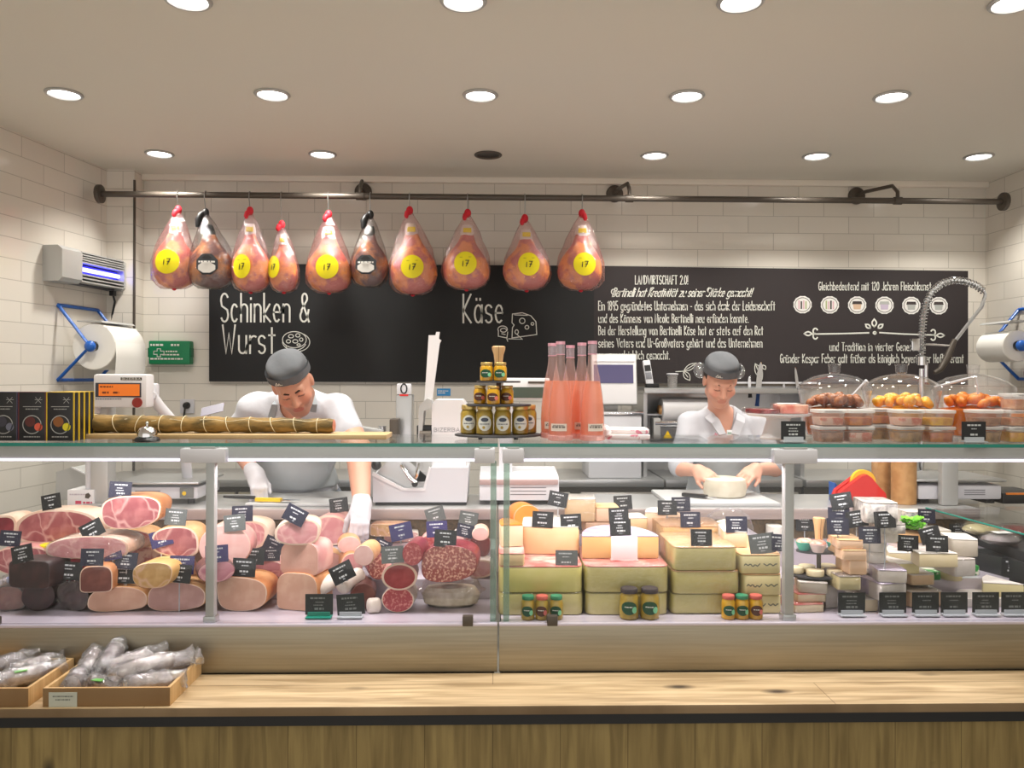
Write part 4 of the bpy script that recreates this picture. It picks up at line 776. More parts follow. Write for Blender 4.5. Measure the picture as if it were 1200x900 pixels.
# apron: the front of an outer skin over shirt and legs
s = SDF(lo, hi, .006); torso(s, .024); s.ell((be[0], 4.0, .72), (.20, .16, .30), None, .06); s.ripple(.003, 18, 20, 8)
s.cut((0, 1, 0), 3.99); s.cut((0, 0, 1), ch[2] + .075); s.cut((-1, 0, 0), -(be[0] - .185)); s.cut((1, 0, 0), be[0] + .185); s.cut((0, 0, -1), -.965); s.mesh('apron', m_apron, man)
def on_torso(px, py, guess): return Vector(at(px, py, guess))
for (x0_, y0_, Y0), (x1_, y1_, Y1), (x2_, y2_, Y2) in (((318, 487, 3.55), (322, 474, 3.54), (332, 462, 3.60)), ((366, 488, 3.545), (368, 474, 3.53), (366, 462, 3.58))):
    pts = [at(x0_ - 2, y0_ + 20, Y0 + .05), at(x0_, y0_, Y0), at(x1_, y1_, Y1), at(x2_, y2_, Y2)]
    B().rings([[p + Vector(((q) * .014, (.004 if q == 0 else 0) + r, 0)) for q, r in ((-1, 0), (0, -.004), (1, 0), (0, .008))] for p in pts]).out('apron_strap', m_strap, man).location = -Vector(man.location)
# cap
def cap(H, par, name='cap'):
    q = SDF(H.c - .17, H.c + .17, .004); H.ell(q, (0, -.012, .050), (.090, .108, .080), .02); H.ell(q, (0, -.012, .108), (.074, .088, .024), .03)
    n = H.u * -1 + H.f * .16; n = n / np.linalg.norm(n); q.cut(n, n @ H.p(0, -.012, .048)); q.ripple(.0038, 40, 46, 35); o = q.mesh(name, m_cap, par)
    bd = [H.p(.0915 * math.cos(a), -.012 + .1095 * math.sin(a), .055 + .16 * .1095 * math.sin(a)) for a in [2 * math.pi * k / 40 for k in range(40)]]
    bb = B().rings([[Vector(p + H.u * dz) for p in bd] for dz in (-.004, .030)], (False, False)); e = bb.out('cap_band', m_cap, par); e.location = -Vector(par.location)
    z = B(); f = lambda x, y: Vector(H.p(x, -.012 + .112 * math.sqrt(max(0, 1 - (x / .094) ** 2)), .076 + y)) - Vector(par.location)
    z.ribbon([[(-.05, .0), (-.044, .012), (-.04, .0), (-.034, .01), (-.03, .0)], [(-.052, -.004), (-.022, .002)]], .0028, f); z.out('cap_emblem', m_chalk, par)
cap(Hm, man)
for H, par in ((Hm, man),):
    for s_ in (-1, 1):
        e = B().tube([Vector(H.p(s_ * x, y, z)) for x, y, z in ((.012, .092, .019), (.028, .091, .025), (.045, .080, .021))], [.0035, .0045, .002], 8).out('eyebrow', m_brow, par); e.location = -Vector(par.location)
for hh, kw, nm, a, b_ in ((handL, kwL, 'glove', wr, el), (handR, kwR, 'glove', wR, er)):
    q = SDF(np.array(hh[0]) - .2, np.array(hh[0]) + .2, .003); kk = dict(kw); kk['rad'] = .0108; kk['ww'] = .036; hand(q, *hh, **kk); w_ = np.array(hh[0]); q.ell(w_ + (hh[1] / np.linalg.norm(hh[1])) * .048, (.03, .03, .045), None, .02); q.cone(w_, w_ + (b_ - a) / np.linalg.norm(b_ - a) * .035, .037, .036, .02)
    q.ripple(.0012, 60, 70, 50); q.mesh(nm, m_glove, man)
# --- the woman wrapping a cheese
hc = V(844, 446, 3.78); Hw = Head(hc, (-.02, -.84, -.54), (0, -.54, .84), .93)
sl, sr = V(808, 497, 3.93), V(885, 497, 3.93); nb = V(845, 488, 3.91); ch = V(846, 515, 3.95); be = V(846, 560, 3.99); hl = np.array([be[0] - .09, 4.0, .86]); hr = np.array([be[0] + .09, 4.0, .86])
el, wl_ = V(796, 549, 3.86), V(818, 552, 3.69); er, wr_ = V(908, 549, 3.86), V(886, 550, 3.69)
lo = np.array([ch[0] - .36, 3.42, -.01]); hi = np.array([ch[0] + .36, 4.24, 1.68])
wom = thing('person', 'woman in white polo shirt, grey cap and apron holding a pale cheese wheel', 'person', (be[0], 4.0, 0))
def torso(S_, a=0.0):
    S_.ell(ch + np.array([0, 0, -.03]), (.15 + a, .098 + a, .19 + a), None, .05); S_.ell(be, (.145 + a, .105 + a, .16 + a), None, .06); S_.ell((be[0], 4.0, .90), (.165 + a, .115 + a, .13 + a), None, .06)
    S_.cone(sl + np.array([.03, .01, -.015]), sr + np.array([-.03, .01, -.015]), .058 + a, .058 + a, .05); S_.cone(nb + np.array([0, .01, -.03]), ch, .07 + a, .10 + a, .06)
    for s_ in (-1, 1): S_.ell(ch + np.array([s_ * .07, -.075, -.045]), (.062 + a, .055 + a, .062 + a), None, .04)
s = SDF(lo, hi, .0038); torso(s); legs(s, hl, hr, .08)
s.cone(nb + np.array([0, .02, -.03]), Hw.p(0, -.035, -.06), .052, .048, .03)
s.cone(sl, el, .046, .038, .03); s.cone(el, wl_, .037, .026, .015); s.cone(sr, er, .046, .038, .03); s.cone(er, wr_, .037, .026, .015)
hand(s, wl_, V(836, 562, 3.60) - wl_, (.6, .1, -1), (.3, -1, 0), curl=(28, 26), rad=.0082, L=.92); hand(s, wr_, V(868, 562, 3.60) - wr_, (-.6, .1, -1), (-.3, -1, 0), curl=(28, 26), rad=.0082, L=.92)
build_head(s, Hw, True); s.mesh('body', m_skin, wom, face_cols(Hw, (216, 162, 140), (190, 106, 100), None, (218, 136, 120)))
s = SDF(lo, hi, .0055); torso(s, .013); s.cone(sl, sl + (el - sl) * .9, .060, .060, .03); s.cone(sr, sr + (er - sr) * .9, .060, .060, .03); s.ripple(.0065, 30, 26, 24); s.cut((0, 0, -1), -.86)
s.cone(nb + np.array([0, -.09, -.06]), nb + np.array([0, 0, .06]), .03, .062, .01, 's'); s.mesh('shirt', m_shirt, wom)
for s_ in (-1, 1):
    c0 = Vector(nb) - Vector(wom.location); k_ = [c0 + Vector((s_ * .012, -.128, -.075)), c0 + Vector((s_ * .040, -.110, -.008)), c0 + Vector((s_ * .062, -.055, .022)), c0 + Vector((s_ * .055, .02, .036))]
    j_ = [p + d for p, d in zip(k_, (Vector((s_ * .036, -.012, -.006)), Vector((s_ * .040, -.01, -.018)), Vector((s_ * .036, -.012, -.022)), Vector((s_ * .02, .012, -.03))))]
    B().rings([[a, b, b + Vector((0, .006, -.006)), a + Vector((0, .006, -.006))] for a, b in zip(k_, j_)]).out('collar', m_shirt, wom)
s = SDF(lo, hi, .006); legs(s, hl, hr, .08, .012); s.ell((be[0], 4.0, .88), (.18, .13, .13), None, .05); s.cut((0, 0, 1), .95); s.mesh('trousers', m_trou, wom)
s = SDF(lo, (hi[0], hi[1], .2), .006); shoes(s, hl, hr); s.mesh('shoes', m_shoe, wom)
s = SDF(lo, hi, .0055); torso(s, .022); s.ell((be[0], 3.99, .72), (.19, .14, .30), None, .06); s.ripple(.003, 18, 20, 8); s.cut((0, 1, 0), 3.98); s.cut((0, 0, 1), 1.10); s.cut((0, 0, -1), -.5); s.mesh('apron', m_apron, wom)
cap(Hw, wom)
L_ = -Vector(wom.location)
for s_ in (-1, 1):
    e = B().tube([Vector(Hw.p(s_ * x, y, z)) for x, y, z in ((.014, .089, .022), (.030, .087, .028), (.046, .076, .022))], [.002, .0028, .0012], 8).out('eyebrow', m_brow, wom); e.location = L_
s = SDF(Hw.c - .18, Hw.c + .18, .004); Hw.ell(s, (0, -.024, .022), (.083, .095, .085), .02); Hw.ell(s, (0, -.13, .0), (.04, .04, .045), .03); n_ = Hw.f; s.cut(n_, n_ @ Hw.p(0, .012, 0)); n_ = Hw.u; s.cut(n_, n_ @ Hw.p(0, 0, .055)); s.cut(-Hw.u, -(Hw.u @ Hw.p(0, 0, -.06))); s.mesh('hair', m_hair, wom)
for s_ in (-1, 1): B().sph(Vector(Hw.p(s_ * .100, -.05, .030)), (.030, .048, .034), 16, Matrix([list(Hw.r), list(Hw.f), list(Hw.u)]).transposed(), 0, 10).out('hair_net', thin('clear_hair_net', (238, 240, 240), .14, .7, .1, bump=1, bs=60, haze=.05), wom).location = L_
p_ = at(858, 507, 3.788) + L_; b = B().box(p_, (.052, .004, .026), .003); b.out('name_badge', m_glass and M('badge_card', (236, 238, 240), .3), wom); B().box(p_ - Vector((0, .003, .002)), (.046, .001, .010)).out('badge_strip', M('badge_green_grey', (150, 176, 164), .5), wom)
p_ = at(841, 509, 3.785) + L_; b = B(); f = lambda x, y: p_ + Vector((x, -.0, y)); b.ribbon([[(-.014, -.004), (-.010, .006), (-.006, -.004), (-.001, .005), (.004, -.004), (.008, .004), (.013, -.003)]], .003, f); b.out('shirt_emblem', M('pink_thread', (206, 70, 110), .7), wom)
# cap and net done; what they hold and work on
ZW = .938
p = at(849, 570, 3.62); t = thing('whole_cheese', 'pale cheese wheel held by the woman on the white cutting board', 'cheese', (p.x, 3.62, ZW + .018)); Rw = S(50, 3.62) / 2
B().lathe([(.0, 0), (Rw * .86, 0), (Rw * .96, .008), (Rw, .03), (Rw * 1.0, .058), (Rw * .95, .078), (Rw * .84, .084), (0, .086)], seg=40, cap=False).out('rind', M('pale_rind', (216, 208, 190), .5, col2=(206, 196, 176), ns=18), t)
p0 = X(783, 3.45, 590), X(912, 3.45, 590); t = tag(B().bx((p0[0], 3.42, ZW), (p0[1], 3.83, ZW + .018), .006).out('cutting_board', M('white_board', (190, 190, 190), .5)), 'white cutting board under the cheese wheel in front of the woman', 'cutting board')
t = tag(B().bx((X(288, 3.45, 590), 3.43, ZW), (X(413, 3.45, 590), 3.80, ZW + .015), .006).out('cutting_board', MATS['white_board']), 'white cutting board with the yellow-handled knife beside the man', 'cutting board')
def table_knife(label, a, b, hm, z, wide=.03):
    a = Vector((a.x, a.y, z)); b = Vector((b.x, b.y, z)); d = (b - a).normalized(); n = Vector((-d.y, d.x, 0)); L = (b - a).length; k = thing('knife', label, 'knife', a); hL = .115
    B().rings([[d * x + n * y + Vector((0, 0, zz)) for y, zz in ((-w, .004), (-w, .018), (w, .018), (w, .004))] for x, w in ((0, .011), (.02, .013), (hL * .6, .010), (hL, .012))]).out('handle', hm, k)
    B().rings([[d * x + n * y + Vector((0, 0, zz)) for y, zz in ((-w, .010), (-w, .0115), (w, .0125), (w, .009))] for x, w in ((hL, .011), (hL + .02, wide / 2), (L * .8, wide / 2 * .9), (L, .001))]).out('blade', m_chrome, k, flat=True)
table_knife('long knife with yellow-tipped dark handle under the man’s gloved hand'.replace('’', "'"), at(300, 584, 3.47), at(352, 589, 3.44), m_yel, ZW + .015)
table_knife('small black-handled knife on the cutting board beside the cheese wheel', at(800, 581, 3.6), at(840, 588, 3.5), m_black, ZW + .018, .02)
t = tag(B().tube([at(262, 582, 3.47), at(280, 582.5, 3.47), at(299, 583, 3.47)], [.006, .008, .007]).out('sharpening_steel', m_black), 'dark rod lying at the left end of the man\'s cutting board', 'sharpening steel')
# ------------------------------------------------------------------ things on top of the glass shelf
def sx(px, Y): return X(px, Y, 516)
m_card = M('black_card', (24, 25, 27), .45); m_vio = M('violet_card', (52, 46, 92), .45); m_grey = M('grey_card', (88, 92, 90), .45); m_clip = M('clear_clip', (176, 180, 184), .25); m_print = M('card_print', (196, 198, 198), .7); m_deep = M('dark_blue_card', (30, 30, 50), .45)
CW, CH = .085, .064
def tag_proto(cm, rows):
    b = B().prism(sup(CW, CH, 9, 28), 0, .0016); me = b; 
    return b
def price_card(loc, label, mat, prong=.02, lean=0, yaw=0, roll=0, foot=False, sc=1.0, group='small price cards', pm=None):
    t = thing('price_card', label, 'price card', loc, yaw, group)
    R_ = Matrix.Rotation(roll, 3, 'Y') @ Matrix.Rotation(lean, 3, 'X'); w, h = CW * sc, CH * sc; c = Vector((0, 0, prong + h / 2))
    card = B().box(c, (w, .0018, h), 0, R_).out('card', mat, t)
    b = B(); f = lambda x, y: c + R_ @ Vector((x, -.0012, y))
    rnd = random.uniform
    rows = [(-w * rnd(.26, .36), w * rnd(.2, .34), h * .26, h * .085), (-w * rnd(.1, .2), w * rnd(.08, .2), h * .08, h * .05), (-w * rnd(.14, .24), w * rnd(.12, .22), -h * .26, h * .10)]
    if random.random() < .5: rows.append((-w * .2, w * rnd(.1, .2), -h * .06, h * .05))
    dash_text(b, rows, f); b.out('card_print', pm or m_print, card)
    if foot: B().box((0, -.004, prong * .5), (w * .92, .034, .004)).box((0, -.002, prong * .6 + .004), (w * .8, .006, prong + .010)).out('foot', m_clip, t)
    else: B().tube([(0, .002, prong + h * .3), (0, .002, prong), (0, .001, 0)], .0022, 6).box(c + R_ @ Vector((0, .003, -h * .42)), (w * .2, .007, h * .16), .001).out('prong', m_clip, t)
    return t
# boxes of spread at far left
m_bx = M('box_black', (26, 24, 26), .4); acc = [M('box_edge_violet', (70, 62, 84), .5), M('box_edge_red', (96, 40, 46), .5), M('box_edge_yellow', (214, 178, 40), .5)]
circ_cols = [(110, 110, 126), (224, 96, 70), (226, 208, 40)]; desc = ['black box with a grey spot in its ring, cut by the left picture edge', 'black box with an orange-red spot in its white ring', 'black box with a yellow spot in its white ring, front of its row']
def tea_box(x, y, k, label, show=True):
    w, d, h = .094, .034, .168; t = thing('carton_box', label, 'box', (x, y, ZS), 0, 'black carton boxes on the counter')
    B().bx((-w / 2, 0, 0), (w / 2, d, h), .0015).out('carton', m_bx, t)
    B().bx((w / 2 - .003, -.0006, 0), (w / 2 + .0006, .003, h)).bx((-w / 2 - .0006, -.0006, 0), (-w / 2 + .003, .003, h)).bx((-w / 2, -.0006, h - .001), (w / 2, d, h + .0006)).bx((w / 2 - .0002, d - .006, 0), (w / 2 + .0006, d - .002, h)).out('coloured_edge', acc[k], t)
    if show:
        b = B(); f = lambda X_, Y_: (X_, -.0008, Y_); b.ribbon([_a(0, .056, .031, .031, 0, 360, 30)], .003, f, 0); b.ribbon([[(-.03, .118), (.03, .118)]], .002, f, 0); dash_text(b, [(-.028, .028, .012, .004), (-.022, .022, .108, .003)], f, 0)
        b.ribbon([[(.012, .13), (.03, .15)], [(.03, .13), (.012, .15)], [(.01, .142), (.034, .142)]], .0016, f, 0); b.poly([f(.022 + .014 * math.cos(q * .52), .048 + .014 * math.sin(q * .52)) for q in range(12)], 1)
        b.poly([f(-.006 + .018 * math.cos(q * .52), .066 + .018 * math.sin(q * .52)) for q in range(12)], 2)
        b.out('front_print', [M('print_grey', (170, 168, 164), .6), M('spot_%d' % k, circ_cols[k], .5), M('blob_%d' % k, [(60, 56, 66), (90, 34, 28), (140, 82, 30)][k], .5)], t, ang=180)
xb = [sx(4, 2.78), sx(37.5, 2.78), sx(70.5, 2.78)]
for k in (0, 1, 2): tea_box(xb[k] - .0, 2.78, k, desc[k])
for j in (1, 2, 3): tea_box(xb[2], 2.78 + j * .0352, 2, 'plain black box with yellow edge, %s behind the yellow-spot box' % ('first', 'second', 'third')[j - 1], False)
# wooden board and tied roll
x0, x1 = sx(98, 2.93), sx(456, 2.93); t = tag(B().bx((x0, 2.86, ZS), (x1, 3.02, ZS + .017), .003).out('carving_board', wood_mat('board_wood', (216, 186, 140), (196, 164, 116), (150, 110, 70), 'x', (3, .3), .5, False)), 'long pale wooden board under the tied herb roast on the glass shelf', 'board')
xa, xc = sx(96, 2.94), sx(391, 2.94); t = thing('rolled_roast', 'long herb-brown rolled roast tied with string on the wooden board', 'meat', (xa, 2.94, ZS + .017)); Lr = xc - xa
rr = []
for k in range(60):
    q = k / 59; r = .033 - .008 * q + .0012 * math.sin(q * 41) + .001 * math.sin(q * 97); r *= .93 if k in (0, 59) else 1
    rr.append([(q * Lr, r * 1.15 * math.cos(a), .034 - .007 * q + r * math.sin(a) + .001 * math.sin(3 * a + q * 30)) for a in [2 * math.pi * i / 20 for i in range(20)]])
B().rings(rr).out('rind', M('herb_crust', (150, 118, 62), .75, col2=(92, 74, 34), ns=30, nlo=.4, nhi=.6, ndet=5, stretch=(.35, 1, 1), bump=.5, bs=60), t)
B().rings([[(Lr + .001, p[0], .0275 + p[1]) for p in circ(.026, .023, 20)], [(Lr + .004, p[0], .0275 + p[1]) for p in circ(.02, .018, 20)]]).out('cut_end', M('roast_cut', (190, 110, 92), .5, col2=(214, 150, 130), ns=60), t)
b = B()
for k in range(11):
    q = (k + .6) / 11.3; r = .0345 - .008 * q; sl_ = random.uniform(-.012, .012); b.tube([(q * Lr + sl_ * math.sin(a), r * 1.15 * math.cos(a), .034 - .007 * q + r * math.sin(a)) for a in [2 * math.pi * i / 18 for i in range(18)]], .0015, 5, closed=True)
b.tube([(q * Lr, -.026 + .004 * math.sin(q * 60), .034 + .014 + .004 * math.sin(q * 40)) for q in np.linspace(.02, .98, 40)], .0013, 5).out('string', M('string', (226, 214, 180), .8), t)
# bell
t = thing('service_bell', 'small chrome counter bell with black base in front of the herb roast', 'bell', (sx(172.5, 2.77), 2.77, ZS)); B().lathe([(.040, 0), (.042, .004), (.038, .012), (.030, .016), (0, .016)], seg=32).out('base', m_black, t); B().lathe([(.033, .016), (.0335, .020), (.031, .034), (.024, .045), (.012, .051), (0, .052)], seg=32, cap=False).out('dome', m_chrome, t); B().cyl((0, 0, .05), (0, 0, .062), .004).sph((0, 0, .063), .006, 12).out('button', m_chrome, t)
# little card on a wire, left of the man
t = thing('price_card', 'slanted grey-violet card on a wire stand behind the herb roast', 'price card', (sx(240, 3.06), 3.06, ZS), 0, 'small price cards'); R_ = Matrix.Rotation(math.radians(-14), 3, 'Y') @ Matrix.Rotation(math.radians(-50), 3, 'X'); c = at(249, 480, 3.06) - Vector(t.location); B().box(c, (.088, .002, .05), 0, R_).out('card', M('lilac_card', (110, 104, 122), .4), t); B().tube([c, Vector((0, 0, .05)), Vector((0, 0, 0))], .0022, 6).box((0, 0, .003), (.04, .04, .006)).out('stand', m_clip, t)
# jar stand
m_ol = M('green_jar_fill', (186, 156, 60), .35, col2=(162, 132, 50), ns=20); m_or = M('yellow_jar_fill', (226, 172, 30), .3, col2=(204, 146, 24), ns=20); m_gold = M('gold_lid', (214, 186, 118), .3, .7); m_jar = thin('jar_glass', (252, 252, 246), .05, .45, .03); m_lab = M('jar_label', (226, 226, 218), .5); m_labg = M('jar_label_green', (20, 74, 48), .5); m_labb = M('jar_label_brown', (84, 44, 30), .5); m_mint = M('mint_spot', (130, 206, 160), .5); m_pinks = M('pink_spot', (224, 120, 110), .5); m_dkl = M('dark_lid', (70, 62, 66), .35, .3)
def jar(loc, r, h, label, fill, group, style, lid=None, rz=0):
    t = thing('jar', label, 'jar', loc, rz, group); k = r
    pr = [(k * .85, 0), (k, h * .05), (k, h * .70), (k * .86, h * .80), (k * .8, h * .84)]
    B().lathe(pr, seg=28).out('contents', fill, t); B().lathe([(a + .0015, z) for a, z in pr] + [(k * .82, h * .87)], seg=28, cap=False).out('glass', m_jar, t)
    B().lathe([(k * .90, h * .85), (k * .92, h * .86), (k * .92, h * .97), (k * .86, h), (0, h)], seg=28).out('lid', lid or m_gold, t)
    f = lambda x, y: (math.sin(x / k) * (k + .0022), -math.cos(x / k) * (k + .0022), y)
    if style == 'white':
        cy = h * .40; b = decal(B(), f, 0, cy, .80 * k, h * .26, 0)
        f2 = lambda x, y: (math.sin(x / k) * (k + .0028), -math.cos(x / k) * (k + .0028), y)
        decal(b, f2, 0, cy + h * .12, .42 * k, h * .07, 1); dash_text(b, [(-k * .55, k * .55, cy - h * .04, h * .03)], f2, 1); decal(b, f2, -.1 * k, cy - h * .14, .16 * k, h * .05, 2, 10)
        b.out('label', [m_lab, M('slate_blue', (66, 74, 92), .5), m_ol if fill is m_ol else M('orange_dot', (224, 130, 50), .5)], t, ang=180)
    else:
        cm, sm = (m_labg, m_mint) if style == 'green' else (m_labb, m_pinks); cy = h * .40; b = decal(B(), f, -.15 * k, cy, .85 * k, h * .22, 0)
        f2 = lambda x, y: (math.sin(x / k) * (k + .0030), -math.cos(x / k) * (k + .0030), y); decal(b, f2, .42 * k, cy - h * .06, .27 * k, h * .11, 1, 16); dash_text(b, [(-k * .6, k * .2, cy + h * .02, h * .035)], f2, 2); b.out('label', [cm, sm, m_lab], t, ang=180)
    return t
Yj = 2.93; xs_ = sx(584, Yj); st = thing('tiered_stand', 'three-tier slate stand of small jars with turned wooden knob', 'stand', (xs_, Yj, ZS))
zt2, zt3 = Z(473.5, Yj) - ZS, Z(446.5, Yj) - ZS
def wobdisc(r, z, nm):
    rnd = random.Random(int(z * 1e4)); B().prism([(r * (1 + rnd.uniform(-.02, .02)) * math.cos(2 * math.pi * i / 40), r * .8 * (1 + rnd.uniform(-.02, .02)) * math.sin(2 * math.pi * i / 40)) for i in range(40)], z, z + .006).out(nm, m_slate, st)
for r, z in ((.158, .010), (.118, zt2 - .006), (.08, zt3 - .006)): wobdisc(r, z, 'tier_plate')
for a in (0.6, 2.2, 4.0, 5.4): B().cyl((.1 * math.cos(a), .08 * math.sin(a), 0), (.1 * math.cos(a), .08 * math.sin(a), .010), .008).out('foot', m_black, st)
B().cyl((0, 0, .016), (0, 0, zt3 + .075), .009).out('post', M('dark_wood_post', (96, 66, 54), .5), st)
kz = Z(425, Yj) - ZS; B().lathe([(.013, kz - .03), (.0145, kz), (.018, kz + .028), (.024, kz + .048), (.0245, kz + .058), (.02, kz + .061), (0, kz + .061)], seg=24).out('wooden_knob', m_beech, st)
pos1 = ['far left end', 'second from left', 'middle', 'second from right', 'right end, tucked behind its neighbour']
for k, (px, dy) in enumerate(((549.5, 0), (568, -.035), (589, -.04), (609.5, -.02), (619, .04))): jar((sx(px, Yj + dy), Yj + dy, ZS + .0162), .0305, .106, 'olive jar with round white label on the lowest tier, ' + pos1[k], m_ol, 'olive jars on the stand', 'white')
for k, (px, dy) in enumerate(((562.5, 0.01), (578, -.045), (594, .0))): jar((sx(px, Yj + dy), Yj + dy, ZS + zt2 + .0002), .0235, .068, 'small mustard-yellow jar on the middle tier, ' + ('left end', 'in front of the post', 'right end')[k], m_or, 'yellow jars on the stand', 'brown')
for k, (px, dy) in enumerate(((570, -.028), (586, -.035))): jar((sx(px, Yj + dy), Yj + dy, ZS + zt3 + .0002), .0235, .068, ('left', 'right')[k] + ' one of two yellow jars with green labels on the top tier', m_or, 'yellow jars on the stand', 'green')
# rose wine bottles
m_wine = thin('rose_wine', (255, 214, 192), .03, .25, .05, haze=.46, hazecol=(250, 168, 124)); m_bgl = thin('bottle_glass', (255, 248, 247), .06, .6, .03, haze=.12, hazecol=(255, 214, 208)); m_foil = M('pink_foil', (226, 168, 184), .35, .3); m_sleeve = thin('neck_sleeve', (240, 232, 236), .12, .5, .1, haze=.35, hazecol=(190, 180, 190)); m_lbl = M('bottle_label', (222, 208, 196), .6); m_rosef = thin('rose_glass_foot', (255, 214, 208), .25, .6, .15, bump=1, bs=120, haze=.35, hazecol=(250, 196, 186)); m_disc = M('wine_core', (248, 150, 110), .4)
def bottle(px, Y, top, label):
    t = thing('wine_bottle', label, 'bottle', (sx(px, Y), Y, ZS), random.uniform(-.3, .3), 'rose wine bottles'); h = Z(top, Y, px) - ZS
    outer = [(.036, .0), (.040, .004), (.0425, .02), (.0425, .08), (.0405, .12), (.035, .17), (.026, .225), (.0185, .262), (.0155, .285), (.0150, h - .004)]
    B().lathe(outer, seg=36).out('glass', m_bgl, t); B().lathe([(.0395, .022), (.0405, .08), (.0385, .12), (.033, .17), (.0262, .212), (.0, .212)], seg=36).out('wine', m_wine, t)
    B().lathe([(.036, 0), (.0445, .003), (.0445, .018), (.0415, .022), (0, .022)], seg=12, wob=lambda a, k: .03 * math.sin(6 * a)).out('rose_foot', m_rosef, t, flat=True)
    B().lathe([(.0158, h - .045), (.0158, h - .006), (.0150, h), (0, h)], seg=24, cap=False).out('neck_sleeve', m_sleeve, t); B().lathe([(.0165, h - .010), (.0165, h + .001), (0, h + .001)], seg=24, cap=False).out('pink_cap', m_foil, t); B().lathe([(.0162, h - .047), (.0162, h - .044)], seg=24, cap=False).out('pink_band', m_foil, t)
    f = lambda x, y: (math.sin(x / .043) * .0434, -math.cos(x / .043) * .0434, y); b = B()
    for k in range(8): b.poly([f(-.030 + k * .0075, .036), f(-.030 + (k + 1) * .0075, .036), f(-.030 + (k + 1) * .0075, .062), f(-.030 + k * .0075, .062)], 0)
    f2 = lambda x, y: (math.sin(x / .043) * .0438, -math.cos(x / .043) * .0438, y); dash_text(b, [(-.024, .024, .047, .006), (-.02, .02, .054, .003)], f2, 1); b.out('label', [m_lbl, M('label_print', (120, 110, 104), .6)], t, ang=180)
for a in ((647, 2.95, 402.5, 'rosé wine bottle at the left end of the five, half hidden'), (656.5, 2.83, 400.5, 'rosé wine bottle in front, second from the left'), (668, 3.02, 405, 'rosé wine bottle standing in the second row between the front two'), (681.5, 2.92, 402, 'rosé wine bottle just left of the rightmost bottle'), (694, 2.83, 400, 'rightmost rosé wine bottle, beside the flat white packs')): bottle(*a)
# flat packs beside bottles
m_pack = M('white_pack', (232, 222, 224), .4, col2=(214, 130, 150), ns=34, nlo=.60, nhi=.66); m_pink = M('pink_print', (206, 70, 100), .5)
def flatpack(px, Y, z, w, d, h, rz, label, mat=None):
    t = thing('flat_pack', label, 'package', (sx(px, Y), Y, z), rz, 'flat packs beside the bottles'); b = B().prism(sup(w, d, 7, 36), 0, h, .004); b.out('pack', mat or m_pack, t, jit=.0006)
    B().prism(sup(w * .9, d * .88, 9, 28), h, h + .0012).out('top_label', m_wpaper, t); b = B().poly([(-.025 + .018 * math.cos(q * .5), .0 + .018 * math.sin(q * .5), h + .0018) for q in range(12)]).poly([(.035 + .013 * math.cos(q * .5), .01 + .013 * math.sin(q * .5), h + .0018) for q in range(12)]); b.out('print_spot', m_pink, t, ang=180)
flatpack(731, 2.95, ZS, .165, .17, .018, .10, 'flat white pack with pink dotted edge under the other one'); flatpack(736, 2.96, ZS + .0195, .150, .15, .016, -.12, 'flat white pack with pink spots lying on the other pack')
t = thing('printed_bag', 'crumpled pink-speckled bag between the bottles and the flat packs', 'bag', (sx(709, 2.9), 2.9, ZS)); B().sph((0, 0, .026), (.022, .03, .026), 12, None, 0, 8).out('bag', m_pack, t, jit=.003, flat=True)
# cake stand with packed ham
Yc_ = 2.93; xc_ = sx(912, Yc_); hp = Z(487, Yc_) - ZS; t = thing('cake_stand', 'white pedestal stand carrying two packs of cured meat', 'stand', (xc_, Yc_, ZS))
B().lathe([(.064, 0), (.066, .004), (.058, .012), (.050, hp * .5), (.042, hp * .85), (.046, hp - .006), (.042, hp - .004), (0, hp - .004)], seg=36).out('foot', m_white, t); B().lathe([(.04, hp - .006), (.108, hp + .002), (.117, hp + .008), (.117, hp + .012), (.10, hp + .008), (0, hp + .007)], seg=40).out('plate', m_white, t)
m_dm = M('dark_cured_meat', (140, 34, 40), .3, col2=(90, 20, 28), ns=30); m_pm = M('pink_cured_meat', (206, 106, 84), .3, col2=(226, 166, 140), ns=20, nlo=.45, nhi=.6)
def meatpack(dx, dy, w, d, h, rz, tilt, mat, label, lab=False, z=None):
    q = thing('meat_pack', label, 'package', (xc_ + dx, Yc_ + dy, z or ZS + hp + .0095), rz, 'meat packs on the white stand'); R_ = Matrix.Rotation(tilt, 3, 'X'); b = B().prism(sup(w * .9, d * .85, 5, 28), .002, h, .004); b.out('meat', mat, q, jit=.0008); B().prism(sup(w, d, 8, 28), 0, h + .003, .003).out('film', m_film, q, jit=.0012)
    if lab: B().box((-w * .1, -.01, h + .004), (w * .55, d * .6, .0012)).out('label', m_wpaper, q)
meatpack(-.062, -.01, .105, .13, .018, .3, 0, m_dm, 'thin pack of dark red cured meat on the left of the white stand'); meatpack(.045, .0, .125, .15, .034, -.15, 0, m_pm, 'pack of pink cured ham with white label on the right of the white stand', True)
price_card((sx(929.5, 2.735), 2.735, ZS), 'black price card on the glass shelf in front of the white pedestal stand', m_card, .012, 0, 0, 0, True, 1.0, 'counter-top price cards')
price_card((sx(1141, 2.735), 2.735, ZS), 'black price card on the glass shelf before the stacked tubs near the right edge', m_card, .012, 0, 0, 0, True, 1.0, 'counter-top price cards')
